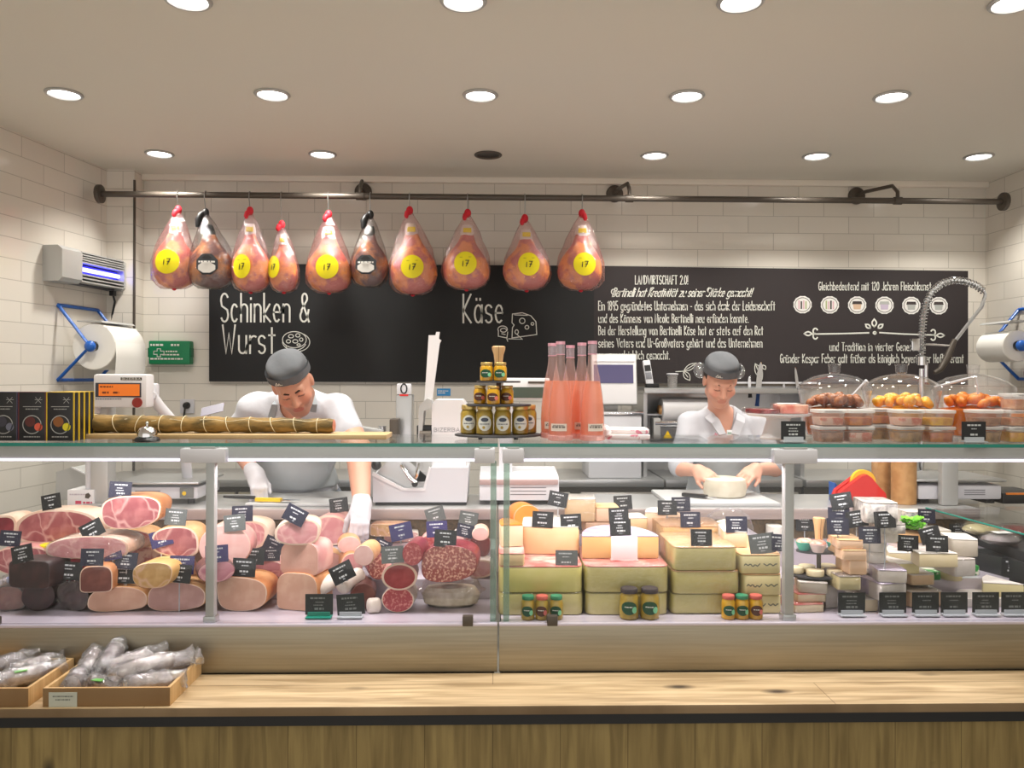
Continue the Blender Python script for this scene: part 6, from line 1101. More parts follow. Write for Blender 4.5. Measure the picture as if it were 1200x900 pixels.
MEATS = [  # px, foot py, width px, height px, depth m, outline, flesh, rind, yaw deg, fat ring, film, label
 (2, 634, 34, 33, .16, 'ham', 'crimson', 'fat', 0, .84, 0, 'white-rinded raw ham at the left picture edge behind the first cards'),
 (25, 670, 62, 34, .16, 'ham', 'dpink', 'pinkr', 8, .93, 0, 'dull pink ham behind the dark speck block at the far left'),
 (66, 638, 104, 40, .17, 'ham', 'dpink', 'fat', -3, .88, 0, 'wide boned ham half with white rind above the yellow label'),
 (102, 655, 96, 26, .18, 'ham', 'pink', 'fat', 0, .93, 1, 'flat pale pink ham wrapped in film below the wide boned ham'),
 (147, 645, 58, 24, .17, 'ham', 'fatty', 'tan', 5, .92, 0, 'fat-streaked roast piece lying under the tall topmost ham'),
 (153, 621, 68, 39, .17, 'ham', 'dpink', 'orange', 4, .93, 0, 'tall topmost ham half with golden rind in front of the left scale'),
 (205, 654, 54, 36, .17, 'ham', 'dpink', 'tan', 3, .90, 0, 'pink ham half with tan rind behind the violet card'),
 (92, 672, 66, 32, .15, 'ham', 'crimson', 'red', 0, .94, 0, 'deep crimson air-dried beef between the black cards'),
 (172, 674, 44, 34, .15, 'ham', 'fatty', 'tan', 18, .94, 0, 'marbled pork piece right of the paired black cards'),
 (207, 667, 54, 26, .15, 'ham', 'fatty', 'yel', -8, .92, 0, 'pale roast pork with fat seam below the violet card'),
 (33, 690, 52, 32, .14, 'block', 'dark', 'dark', -8, .95, 0, 'blackish block of cured speck near the left end'),
 (112, 697, 36, 31, .13, 'arch', 'brown', 'orange', 8, .93, 0, 'smoked piece with orange crust and dark brown cut'),
 (178, 692, 48, 30, .15, 'ham', 'ochre', 'yel', -5, .96, 0, 'golden-brown roast between the two front ham halves'),
 (44, 717, 36, 34, .13, 'round', 'dark', 'dark', 10, .94, 0, 'dark brown sausage end in the front row at the left'),
 (84, 717, 42, 34, .13, 'ham', 'dark', 'dark', -12, .80, 1, 'dark film-wrapped sausage with pale streak in the front row'),
 (10, 717, 34, 30, .13, 'ham', 'brown', 'dark', 15, .9, 1, 'plastic-wrapped dark sausage pack in the front corner at the left'),
 (137, 717, 68, 29, .17, 'ham', 'tan', 'tan', 3, .95, 0, 'low pale ham half with tan rind, front row left of the glass post'),
 (206, 717, 70, 34, .17, 'ham', 'greyp', 'tan', -4, .95, 0, 'greyish-pink ham half with tan rind, front row by the glass post'),
 (282, 646, 64, 34, .16, 'ham', 'pink', 'fat', 0, .86, 0, 'pink ham with thick white rim behind the pale round sausage'),
 (252, 672, 24, 42, .12, 'ham', 'pink', 'fat', 20, .9, 0, 'narrow pink ham slice end just left of the pale round sausage'),
 (263, 668, 60, 50, .14, 'round', 'pale', 'pinkr', 2, .97, 0, 'big pale pink round sausage cut right of the glass post'),
 (252, 690, 42, 26, .13, 'round', 'mauve', 'brown', 25, .95, 0, 'purple-brown sausage end low beside the glass post'),
 (304, 679, 64, 22, .14, 'ham', 'mauve', 'pinkr', -6, .96, 0, 'mauve-pink sausage loaf behind the cracked pale ham'),
 (283, 717, 60, 40, .17, 'ham', 'tan', 'orange', -4, .95, 0, 'pale tan ham half with a crack in its face, front row'),
 (347, 717, 52, 44, .165, 'arch', 'tan', 'orange', -14, .97, 0, 'tan meat loaf with browned crust, front row under the pink loaf'),
 (348, 640, 52, 30, .15, 'ham', 'pink', 'fat', 8, .88, 0, 'pink ham with white rim behind the square pink loaf'),
 (388, 640, 44, 36, .16, 'ham', 'pink', 'pinkr', -6, .86, 0, 'rolled pink ham with pale rim just left of the reaching glove'),
 (350, 675, 48, 39, .16, 'arch', 'loaf', 'pinkr', -14, .985, 0, 'square pink meat loaf stacked on the tan loaf'),
 (388, 669, 26, 26, .14, 'round', 'pale', 'tan', 14, .93, 0, 'small pale sausage end right of the square pink loaf'),
 (412, 677, 26, 28, .14, 'round', 'pink', 'orange', 16, .93, 0, 'pink sausage end with orange rim below the glove'),
 (426, 667, 24, 24, .14, 'round', 'pale', 'tan', -6, .95, 0, 'pale cut sausage directly beneath the fingertips of the glove'),
 (425, 703, 30, 30, .15, 'round', 'brown', 'brown', 6, .95, 0, 'brown blood sausage end beside the white sausages'),
 (444, 687, 26, 28, .15, 'round', 'salami2', 'red', 18, .95, 0, 'dark speckled salami end behind the brown sausage'),
 (504, 652, 26, 24, .13, 'round', 'salami', 'pinkr', 0, .93, 0, 'small salami slice standing behind the big salami loaf'),
 (483, 667, 24, 28, .14, 'round', 'salami', 'red', -8, .95, 0, 'round red salami left of the big salami loaf'),
 (468, 692, 42, 32, .15, 'round', 'red', 'pinkr', 2, .86, 0, 'deep red sausage cut with pale wrap, above the lowest salami'),
 (466, 718, 38, 30, .15, 'round', 'salami', 'white', -3, .93, 0, 'lowest red salami with white mould casing in the front row'),
 (526, 684, 66, 44, .17, 'ham', 'salami2', 'red', -6, .97, 0, 'big speckled salami loaf lying on the clear food tray'),
 (560, 654, 30, 26, .12, 'ham', 'crimson', 'red', 6, .9, 1, 'glossy red-orange chorizo piece left of the centre posts'),
 (564, 678, 30, 22, .12, 'ham', 'pink', 'white', 0, .8, 1, 'white film-wrapped pack with red print below the chorizo'),
 (470, 636, 40, 12, .10, 'block', 'pale', 'white', 4, .95, 1, 'white sausage pack in film behind the violet card'),
 (455, 629, 44, 15, .10, 'block', 'ochre', 'orange', -4, .93, 1, 'orange cooked sausage pack lying at the back behind the glove'),
 (540, 640, 22, 18, .10, 'round', 'pale', 'white', 0, .92, 0, 'pale sausage end beneath the small dark blue card'),
 (563, 634, 20, 16, .10, 'round', 'pale', 'fat', 0, .92, 0, 'pale sausage end at the back next to the centre posts'),
]
def place_meat(r):
    px, pyb, w, h, d, kind, face, rind, yaw, fat, film, label = r
    x, Y, z, W_, H_, e = settle(px, pyb, w, h, d); nm = 'cured_ham' if kind == 'ham' else ('meat_loaf' if kind in ('block', 'arch') else 'sausage')
    cut_piece(nm, label, W_, H_, d, kind, face, rind, (x, Y + abs(math.sin(math.radians(yaw))) * W_ * .25, z + .0008), math.radians(yaw), fat, seed=px, film=bool(film)); fill(x, Y, W_, d, z + H_ * .92)
# clear tray with creamy salad (front row) before the salami that lies on it
MEATS.sort(key=lambda r: -r[1])
x, Y, z, W_, H_, e = settle(527, 718, 80, 38, .165); t = thing('salad_tray', 'clear domed plastic tray of creamy salad, front row under the salami loaf', 'tray', (x, Y + .09, z)); fill(x, Y, W_, .165, z + H_ * .95)
B().lathe([(W_ * .30, .002), (W_ * .40, .012), (W_ * .44, H_ * .4), (W_ * .36, H_ * .62), (0, H_ * .66)], seg=32, sy=.46).out('salad', M('cream_salad', (214, 204, 186), .5, col2=(190, 176, 154), ns=30), t, jit=.001)
B().lathe([(W_ * .34, 0), (W_ * .47, H_ * .46), (W_ * .52, H_ * .5), (W_ * .52, H_ * .54), (W_ * .46, H_ * .58), (W_ * .38, H_ * .9), (W_ * .3, H_ * .97), (0, H_)], seg=32, sy=.46).out('clear_lid', m_film, t); B().box((0, -.03, H_ * .98 + .001), (.08, .05, .002)).out('tray_label', M('pale_green_label', (196, 208, 200), .5), t)
def white_sausage(a, c, r, lab):
    a, c = Vector(a), Vector(c); n = 14; t = B().tube([(c - a) * (k / (n - 1)) for k in range(n)], [r * math.sqrt(max(.07, 1 - abs(2 * k / (n - 1) - 1) ** 7)) for k in range(n)], 16).out('white_sausage', M('white_sausage', (236, 226, 214), .35, col2=(222, 210, 196), ns=30), None, a); tag(t, lab, 'sausage', 'white sausages')
    for k in range(8): q = a.lerp(c, k / 7); fill(q.x, q.y - .02, r * 1.7, .04, q.z + r * .85)
def sausages():
  white_sausage(at(368, 693, 2.86), at(394, 678, 2.95), .029, 'white veal sausage lying left of the other, above the front card')
  white_sausage(at(398, 690, 2.85), at(424, 671, 2.95), .030, 'longer white veal sausage reaching toward the brown sausage')
  white_sausage(at(430, 710, 2.82), at(446, 709, 2.84), .027, 'short round-ended white sausage in the front row beside the salami')
for r in MEATS:
    if r[1] < 700 and sausages: sausages(); sausages = None
    place_meat(r)
x, Y, z, W_, H_, e = settle(61, 642, 40, 8, .09); t = tag(B().prism(sup(W_, .09, 2.2, 28), 0, .010, .002).out('yellow_label', m_yl, None, (x, Y + .045, z)), 'round yellow label disc under the wide boned ham at the left', 'label')
x, Y, z, W_, H_, e = settle(66, 689, 26, 9, .08); t = tag(B().prism(sup(W_, .08, 3, 24), 0, .02, .004).out('red_pack', M('coral_pack', (226, 84, 84), .3), None, (x, Y + .04, z), jit=.001), 'small coral-red pack between the speck block and the dark sausages', 'package')
x, Y, z, W_, H_, e = settle(12, 692, 28, 14, .10); t = thing('film_pack', 'clear crumpled pack with blue print lying at the far left front', 'package', (x, Y + .05, z)); B().prism(sup(W_, .10, 3, 24), 0, .035, .01).out('film', m_film, t, jit=.003); B().prism(sup(W_ * .8, .07, 3, 20), .004, .026, .006).out('blue_print', M('pack_blue', (110, 130, 190), .4, col2=(210, 210, 220), ns=24), t)
# the piece in the man's glove
p = at(411, 637, 3.06); cut_piece('sausage', 'small orange-rimmed sausage piece gripped in the man\'s glove', S(26, 3.13), S(20, 3.13), .10, 'round', 'pale', 'orange', (p.x, 3.03, p.z - .033), math.radians(12), .9, cat='sausage')

# --- cheeses
def paste(name, c, c2, ns=10, rough=.4): return M('paste_' + name, c, rough, col2=c2, ns=ns, bump=.05, bs=30)
PA = {'green': paste('green', (206, 196, 118), (214, 204, 134)), 'tan': paste('tan', (216, 172, 108), (226, 186, 126)), 'pale': paste('pale', (226, 192, 142), (232, 202, 156)), 'cream': paste('cream', (228, 212, 172), (234, 220, 186)), 'orange': paste('orange', (240, 152, 50), (246, 170, 76)), 'pinkc': paste('pinkc', (228, 190, 156), (234, 200, 170)), 'white': paste('white', (224, 219, 210), (214, 208, 198), 30, .6), 'vein': paste('vein', (222, 210, 158), (214, 200, 146)), 'blue': paste('blue', (226, 222, 206), (120, 128, 128), 34), 'mottle': paste('mottle', (214, 208, 198), (150, 144, 140), 40, .7), 'grey': paste('grey', (176, 166, 150), (196, 186, 170))}
RI = {'red': M('cheese_rind_red', (214, 112, 104), .45, col2=(232, 190, 176), ns=16), 'purple': M('cheese_rind_lilac', (176, 166, 190), .5, col2=(206, 196, 206), ns=20), 'brownr': M('cheese_rind_brown', (168, 118, 66), .5, col2=(190, 140, 84), ns=16), 'whiter': M('cheese_rind_white', (222, 216, 208), .65, col2=(208, 200, 190), ns=24), 'tanr': M('cheese_rind_tan', (214, 168, 118), .5, col2=(228, 190, 144), ns=14), 'orr': M('cheese_rind_orange', (236, 136, 40), .35), 'greyr': M('cheese_rind_grey', (150, 142, 134), .7, col2=(196, 188, 178), ns=40)}
def cheese(name, label, shape, w, d, h, pa, ri, loc, yaw=0, film=False, cat='cheese', group=None, vein=False, label_col=None):
    if shape == 'block': ol = [(x, y + d / 2) for x, y in sup(w, d, 12, 36)]
    elif shape == 'round': ol = [(x, y + d / 2) for x, y in circ(w / 2, d / 2, 36)]
    elif shape == 'wedge': ol = [(-w / 2, 0), (w / 2, .004)] + [(w / 2 * (1 - q * 1.2), d * q) for q in (.35, .7)] + [(-w * .1, d), (-w * .3, d * .7), (-w * .42, d * .35)]
    else:  # half: straight front, round back
        ol = [(-w / 2, 0), (w / 2, 0)] + [(w / 2 * math.cos(a), d * math.sin(a)) for a in np.linspace(.12, math.pi - .12, 16)]
    bev = min(.006, h * .12); o = B().prism(ol, 0, h, bev).out(name, PA[pa], None, loc, (0, 0, yaw)); tag(o, label, cat, group)
    if ri:
        q = .997; cy = d / 2; b = B(); b.prism([(x * q, cy + (y - cy) * q) for x, y in ol], h - .0005, h + .003, .001)
        if shape in ('half', 'block'):
            bk = [p for p in ol if p[1] > d * .45]; bk = sorted(bk, key=lambda p: math.atan2(p[1] - cy * .5, p[0])); b.rings([[(x * 1.004, cy + (y - cy) * 1.004, z) for z in (bev, h)] for x, y in bk], (False, False), closed=False)
        b.out('rind', RI[ri], o)
    if vein:
        b = B(); f = lambda x, y: (x, -.0006, y); n = 26; b.ribbon([[(-w * .40 + w * .8 * k / n, h * (.48 + .05 * math.sin(k * 1.7) + .03 * math.sin(k * .6))) for k in range(n // 2)], [(-w * .40 + w * .8 * k / n, h * (.5 + .05 * math.sin(k * 1.3 + 1))) for k in range(n // 2 + 2, n)]], .004, f); b.out('dark_vein', M('ash_vein', (110, 112, 96), .6), o)
    if film:
        cy = d / 2; B().prism([(x * 1.015, cy + (y - cy) * 1.015) for x, y in ol], .0, h + .005, bev).out('cling_film', m_film, o)
    if label_col: B().prism([(x * .5, d / 2 + y * .5) for x, y in circ(w / 2 * .8, d / 2 * .8, 24)], h + .001, h + .0045).out('paper_label', label_col, o)
    return o
m_lr = M('coral_label', (224, 120, 110), .5, col2=(240, 220, 212), ns=24)
CHEESE = [ # px, foot py, w px, h px, depth, shape, paste, rind, yaw, film, vein, name, label, label colour
 (634, 721, 100, 25, .34, 'block', 'green', None, 0, 1, 0, 'cheese_block', 'wide pale green-yellow cheese block at the bottom left, behind three small jars', None),
 (735, 721, 98, 25, .34, 'block', 'green', None, 0, 1, 0, 'cheese_block', 'bottom cheese block behind the two large dark-lidded jars', None),
 (823, 719, 74, 23, .27, 'block', 'green', None, 0, 1, 0, 'cheese_block', 'lowest wrapped cheese block of the stack left of the three amber jars', None),
 (898, 719, 38, 21, .34, 'block', 'vein', None, 0, 0, 1, 'blue_vein_cheese', 'bottom one of three ash-veined cheeses by the right glass post', None),
 (634, 697, 99, 30, .34, 'block', 'green', 'red', 0, 0, 0, 'cheese_block', 'wide cheese block with red top rind and small holes, left stack', None),
 (735, 696, 100, 30, .34, 'block', 'green', 'red', 0, 1, 0, 'cheese_block', 'wrapped cheese block with red top under the lilac wheel piece', None),
 (828, 697, 80, 26, .27, 'block', 'green', 'tanr', 0, 1, 0, 'cheese_block', 'middle wrapped cheese block of the stack of three', None),
 (894, 699, 47, 24, .34, 'block', 'vein', 'tanr', 0, 0, 1, 'blue_vein_cheese', 'middle one of three ash-veined cheeses by the right glass post', None),
 (600, 664, 30, 14, .16, 'block', 'pale', 'red', 0, 0, 0, 'cheese_block', 'thin pale cheese slab peeking out at the left post above the red-topped block', None),
 (645, 650, 68, 32, .20, 'block', 'pale', 'whiter', -4, 0, 0, 'cheese_block', 'tall pale tan cheese block under the two paired black cards', None),
 (727, 655, 90, 26, .22, 'half', 'tan', 'purple', 0, 0, 0, 'half_cheese', 'half cheese wheel with lilac-grey top and small white card leaning on it', None),
 (827, 669, 76, 27, .27, 'block', 'green', 'tanr', 0, 1, 0, 'cheese_block', 'top wrapped cheese block of the stack of three', None),
 (892, 673, 50, 22, .34, 'block', 'vein', 'tanr', 0, 0, 1, 'blue_vein_cheese', 'top ash-veined cheese of the three by the right glass post', None),
 (812, 636, 74, 18, .20, 'block', 'tan', 'brownr', 0, 1, 0, 'cheese_block', 'film-wrapped tan cheese block behind the stack of three', None),
 (862, 648, 28, 18, .15, 'block', 'pinkc', 'whiter', -8, 0, 0, 'soft_cheese', 'pale soft cheese with white top under the single card right of centre', None),
 (600, 641, 26, 25, .14, 'half', 'cream', 'orr', 10, 0, 0, 'cheese_piece', 'cut cheese with orange rind low behind the left thin post', None),
 (618, 618, 34, 30, .14, 'round', 'orange', 'orr', 0, 0, 0, 'cheese_ball', 'bright orange cut cheese ball at the back of the left stack', None),
 (647, 616, 30, 13, .12, 'block', 'orange', 'whiter', 8, 1, 0, 'cheese_wedge', 'orange-edged wrapped wedge under the tilted card at the back', None),
 (680, 616, 36, 26, .14, 'block', 'pale', 'whiter', -4, 1, 0, 'cheese_block', 'pale wrapped cheese block at the back right of the orange ball', None),
 (702, 626, 32, 14, .13, 'block', 'pinkc', 'tanr', 3, 0, 0, 'cheese_block', 'small rosy cheese block just behind the lilac-topped half wheel', None),
 (712, 614, 28, 16, .12, 'block', 'pinkc', 'tanr', 0, 0, 0, 'cheese_block', 'pale pink-tan cheese at the back left of the three stacked cards', None),
 (746, 614, 28, 18, .12, 'block', 'pale', 'whiter', 6, 0, 0, 'cheese_block', 'pale cheese at the back right of the three stacked cards', None),
 (768, 626, 24, 24, .13, 'half', 'pinkc', 'whiter', -10, 0, 0, 'cheese_piece', 'white-rinded half cheese left of the peach-coloured cheese', None),
 (788, 616, 22, 18, .12, 'block', 'pinkc', None, 5, 0, 0, 'cheese_block', 'peach-coloured cheese standing behind the wrapped tan block', None),
 (912, 634, 18, 18, .10, 'round', 'white', None, 0, 0, 0, 'goat_cheese', 'white cylinder cheese just left of the right glass post', None),
 # right-hand section
 (949, 718, 38, 9, .13, 'block', 'cream', 'red', 6, 1, 0, 'cheese_square', 'lowest of three red-labelled square cheeses beside the right post', m_lr),
 (952, 706, 36, 9, .13, 'block', 'cream', 'red', 3, 1, 0, 'cheese_square', 'middle of three red-labelled square cheeses beside the right post', m_lr),
 (953, 696, 33, 12, .13, 'block', 'grey', 'whiter', -14, 0, 0, 'cheese_square', 'top white-topped square cheese of the three beside the right post', None),
 (975, 713, 16, 26, .10, 'wedge', 'white', 'whiter', 10, 1, 0, 'cheese_wedge', 'upright wrapped cheese wedge left of the first front-row card', None),
 (996, 693, 28, 16, .13, 'block', 'vein', 'greyr', 0, 1, 0, 'cheese_block', 'wrapped grey-green cheese piece beneath the two-tier stand', None),
 (1018, 717, 24, 14, .12, 'block', 'cream', 'whiter', 0, 1, 0, 'cheese_piece', 'small cream cheese between the first and second front-row cards', None),
 (1010, 684, 22, 14, .12, 'round', 'pinkc', None, 0, 0, 0, 'goat_cheese', 'small rounded peach cheese in front of the printed carton', None),
 (1016, 690, 26, 13, .12, 'block', 'cream', 'whiter', 12, 1, 0, 'cheese_piece', 'cream-coloured wrapped piece left of the printed paper wraps', None),
 (1006, 674, 22, 17, .12, 'block', 'pinkc', 'tanr', 0, 0, 0, 'cheese_carton', 'pink-tan printed cheese carton, lower of two by the white stack', m_lr),
 (1002, 657, 30, 11, .13, 'block', 'pinkc', 'tanr', 0, 0, 0, 'cheese_carton', 'pink-tan printed cheese carton, upper one beside the white stack', None),
 (997, 644, 30, 10, .12, 'block', 'pinkc', 'tanr', -6, 0, 0, 'cheese_log', 'pink-orange flat cheese lying behind the upper printed carton', None),
 (1030, 674, 30, 13, .11, 'round', 'white', 'whiter', 0, 0, 0, 'soft_cheese_round', 'bottom round of the stack of three white soft cheeses', None),
 (1030, 661, 30, 12, .11, 'round', 'white', 'whiter', 0, 0, 0, 'soft_cheese_round', 'middle round of the stack of three white soft cheeses', None),
 (1030, 648, 31, 12, .11, 'round', 'white', 'whiter', 0, 0, 0, 'soft_cheese_round', 'top round of the stack of three white soft cheeses', None),
 (1062, 673, 34, 12, .14, 'wedge', 'vein', 'whiter', 4, 0, 0, 'cheese_wedge', 'lower of two stacked cream wedges right of the white stack', None),
 (1060, 660, 36, 12, .14, 'wedge', 'cream', 'whiter', -8, 0, 0, 'cheese_wedge', 'upper of two stacked cream wedges, with a red spot label', m_lr),
 (1045, 637, 30, 12, .13, 'round', 'white', 'whiter', 0, 0, 0, 'soft_cheese_round', 'flat white soft cheese with red label behind the white stack', m_lr),
 (1034, 614, 38, 24, .14, 'block', 'mottle', 'greyr', -5, 0, 0, 'blue_cheese', 'tall grey-mottled blue cheese block at the back', None),
 (1046, 626, 34, 11, .12, 'block', 'mottle', 'greyr', 0, 0, 0, 'blue_cheese', 'low mottled blue cheese slab in front of the tall grey block', None),
 (1076, 606, 26, 16, .10, 'block', 'blue', 'whiter', 4, 0, 0, 'blue_cheese', 'white blue-veined cheese behind the green lettuce', None),
 (1070, 633, 46, 9, .12, 'half', 'tan', 'tanr', 0, 0, 0, 'flat_cheese', 'flat orange-tan round cheese left of the leaning card', None),
 (1104, 632, 24, 9, .11, 'block', 'cream', 'whiter', 0, 0, 0, 'cheese_piece', 'small cream cheese behind the paired cards at the right', None),
 (1100, 665, 46, 16, .14, 'half', 'cream', 'whiter', 0, 0, 0, 'brie_cheese', 'thick cut brie with creamy edge under the upright black card', None),
 (1131, 653, 30, 20, .13, 'block', 'grey', 'whiter', -12, 0, 0, 'cheese_block', 'white-topped grey-sided cheese block against the black corner case', None),
 (1132, 676, 28, 20, .12, 'block', 'white', 'whiter', 8, 1, 0, 'wrapped_cheese', 'paper-wrapped white cheese below the white-topped block', None),
 (1122, 682, 24, 12, .10, 'round', 'vein', 'whiter', 0, 1, 0, 'wrapped_cheese', 'yellowish wrapped round cheese beside the grey card pack', None),
 (1048, 700, 36, 20, .13, 'block', 'white', 'purple', 12, 1, 0, 'wrapped_cheese', 'wrapped cheese with blue-violet print in the middle of the right heap', None),
 (1046, 684, 34, 14, .12, 'block', 'white', 'purple', -10, 1, 0, 'wrapped_cheese', 'wrapped white cheese lying behind the blue-violet printed one', None),
 (1082, 687, 30, 12, .12, 'block', 'pale', 'whiter', 4, 1, 0, 'wrapped_cheese', 'cream wrapped cheese right of the printed wraps', None),
 (1086, 708, 42, 18, .14, 'block', 'pale', 'whiter', 5, 1, 0, 'cheese_block', 'pale yellow cheese block behind the third front-row card', None),
 (1160, 704, 62, 9, .14, 'half', 'white', 'whiter', 0, 0, 0, 'brie_cheese', 'thin flat white brie at the front right', None),
 (1176, 695, 44, 16, .13, 'wedge', 'vein', 'whiter', -14, 0, 0, 'brie_cheese', 'white brie wedge lying on the flat brie near the right edge', None),
]
def jarx(px, pyb, w, h, label, fill_, group, style, lid):
    x, Y, z, W_, H_, e = settle(px, pyb, w, h, .03, 2.72, 2.73); jar((x, 2.722 + W_ / 2, ZD), W_ / 2, H_, label, fill_, group, style, lid)
m_lids = {'g': M('green_lid', (52, 128, 92), .4), 'r': M('red_lid', (196, 96, 84), .4)}
for r in sorted(CHEESE, key=lambda r: -r[1]):
    px, pyb, w, h, d, shp, pa, ri, yaw, film, vein, nm, label, lc = r
    x, Y, z, W_, H_, e = settle(px, pyb, w, h, d, 3.2 if 590 < px < 900 and pyb < 627 else (2.88 if (px, pyb) == (812, 636) else 2.785))
    if nm == 'cheese_ball': cut_piece(nm, label, W_, H_, d, 'round', PA['orange'], RI['orr'], (x, Y, z + .0006), .25, .96, cat='cheese'); fill(x, Y, W_, d, z + H_ * .9); continue
    cheese(nm, label, shp, W_, d, H_, pa, ri, (x, Y, z + .0006), math.radians(yaw), bool(film), vein=bool(vein), label_col=lc); fill(x, Y, W_, d, z + H_ + .004)
# small white card block on the lilac half wheel
zq_ = settle(731.5, 664, 22, 26, .02, 2.86, 3.1, .3); p = at(731.5, 650, zq_[1]); t = tag(B().box((0, 0, .046), (.094, .02, .084), .003).out('white_sign_block', M('blank_white_sign', (250, 248, 248), .5), None, (p.x, zq_[1], zq_[2])), 'blank white square sign standing before the lilac-topped half wheel', 'sign')
B().bx((-.05, -.012, 0), (.05, .014, .006)).out('sign_foot', M('coral_label'), t)
# jars in front of the cheese
for k, (px, lid, st) in enumerate(((619, 'g', 'green'), (635.5, 'r', 'brown'), (652.5, 'g', 'green'))): jarx(px, 728, 15.5, 28, 'small honey-coloured jar before the left cheese stack, ' + ('left of three', 'red-lidded middle one', 'right of three')[k], m_ol, 'small jars in front of the cheese', st, m_lids[lid])
for k, px in enumerate((739, 763.5)): jarx(px, 727, 22, 36, 'large jar with dark lid and green label, %s of the pair before the cheese' % ('left', 'right')[k], m_ol, 'large dark-lidded jars', 'green', m_dkl)
for k, (px, lid, st) in enumerate(((856, 'r', 'green'), (872, 'g', 'green'), (888.5, 'r', 'brown'))): jarx(px, 728, 16, 28, 'small amber jar beside the right glass post, ' + ('red-lidded left one', 'green-lidded middle one', 'red-lidded right one with dark label')[k], m_or, 'small amber jars', st, m_lids[lid])
# glass bell behind
x, Y, z, W_, H_, e = settle(861, 630, 62, 33, .14, 3.0, 3.3); t = thing('glass_bell', 'clear glass bell lying over wrapped cheese behind the single card', 'cheese bell', (x, Y + .09, z)); B().lathe([(W_ / 2, 0), (W_ / 2 * .98, .03), (W_ / 2 * .8, .07), (W_ / 2 * .45, .098), (0, .106)], seg=36, sy=.55, cap=False).out('bell', m_dome, t); B().sph((0, 0, .008 + .02), (.06, .04, .026), 18).out('wrapped_cheese', PA['cream'], t); fill(x, Y, W_, .14, z + .10)
# two-tier stand in the right section
Y = 2.90; xs_ = sx(960, Y); zb_ = ZD; st = thing('tiered_stand', 'two-tier slate stand with wooden knob in the cheese counter', 'stand', (xs_, Y, zb_)); zt1, zt2 = Z(673, Y) - zb_, Z(645, Y) - zb_
for r, z in ((S(70, Y) / 2, zt1 - .006), (S(53, Y) / 2, zt2 - .006)): B().prism([(r * math.cos(q), r * .62 * math.sin(q)) for q in np.linspace(0, 2 * math.pi, 41)[:-1]], z, z + .006).out('tier_plate', m_slate, st)
B().cyl((0, 0, 0), (0, 0, zt2 + .03), .008).cyl((0, 0, 0), (0, 0, .008), .035).out('post', m_dark, st); kz = zt2 + .012; B().lathe([(.012, kz), (.0135, kz + .03), (.016, kz + .07), (.021, kz + .098), (.021, kz + .106), (0, kz + .108)], seg=20).out('wooden_knob', m_beech, st)
for k, (px, dy, c) in enumerate(((943, .0, 'left'), (959, -.035, 'front'), (979, .0, 'right'))):
    t = thing('dip_cup', 'teal and white cup of coral spread on the stand, %s cup' % c, 'cup', (sx(px, Y + dy), Y + dy, zb_ + zt2 + .0004), 0, 'cups of coral spread'); B().lathe([(.019, 0), (.026, .016), (.031, .030), (0, .030)], seg=20).out('cup', M('teal_cup', (92, 190, 172), .4) if k != 1 else M('pale_cup', (226, 206, 206), .4), t); B().sph((0, 0, .032), (.029, .027, .012), 16, None, 0, 8).out('spread', M('coral_spread', (230, 140, 116), .5, col2=(244, 190, 170), ns=60), t, jit=.0012)
for k, (px, dy) in enumerate(((946, .035), (970, .04), (988, .025), (956, -.035), (979, -.035), (934, .01))):
    r = S((20, 21, 16, 20, 19, 17)[k], Y) / 2; t = B().prism(circ(r, r * .9, 24), 0, .024, .005).out('goat_cheese', PA['cream'], None, (sx(px, Y + dy), Y + dy, zb_ + zt1 + .0004)); tag(t, 'small round goat cheese on the lower tier, ' + ('back left', 'back middle', 'back right', 'front left', 'front right', 'far left end')[k], 'cheese', 'goat cheese rounds on the stand')
# lettuce, green packs
x, Y, z, W_, H_, e = settle(1075, 622, 24, 18, .08); b = B(); rnd = random.Random(5)
for k in range(26):
    a = rnd.uniform(0, 6.28); q = rnd.uniform(.0, .032); c = Vector((q * math.cos(a), .04 + q * math.sin(a) * .7, .012 + rnd.uniform(0, .036))); u = Vector((math.cos(a), math.sin(a), .7)).normalized() * .02; v = Vector((-math.sin(a), math.cos(a), 0)) * .016
    b.rings([[c + v * (i - 2) * .5 + u * j * .5 + Vector((0, 0, .004 * ((i + j) % 2))) for i in range(5)] for j in range(3)], (False, False), closed=False)
tag(b.out('lettuce', M('lettuce_green', (122, 200, 52), .5, col2=(90, 170, 40), ns=40), None, (x, Y, z)), 'bright green frilly lettuce before the blue-veined cheese', 'lettuce')
for px, pyb, w, h, lab in ((1095, 678, 18, 10, 'green and white printed pack behind the grey card pack'), (1130, 714, 40, 11, 'green herb pack with orange print behind the fourth front-row card')):
    x, Y, z, W_, H_, e = settle(px, pyb, w, h, .07); t = B().prism([(a, c + .035) for a, c in sup(W_, .07, 6, 24)], 0, H_, .003).out('green_pack', M('green_print_pack', (44, 140, 60), .4, col2=(226, 226, 206), ns=26, nlo=.54, nhi=.6), None, (x, Y, z)); tag(t, lab, 'package'); fill(x, Y, W_, .07, z + H_)
x, Y, z, W_, H_, e = settle(1113, 690, 26, 8, .10); t = tag(B().box((0, .05, .018), (W_, .10, .022), .004, Matrix.Rotation(.32, 3, 'X')).out('card_pack', M('grey_card_pack', (140, 140, 142), .35), None, (x, Y, z + .012)), 'flat grey card pack leaning among the wrapped cheeses', 'package')
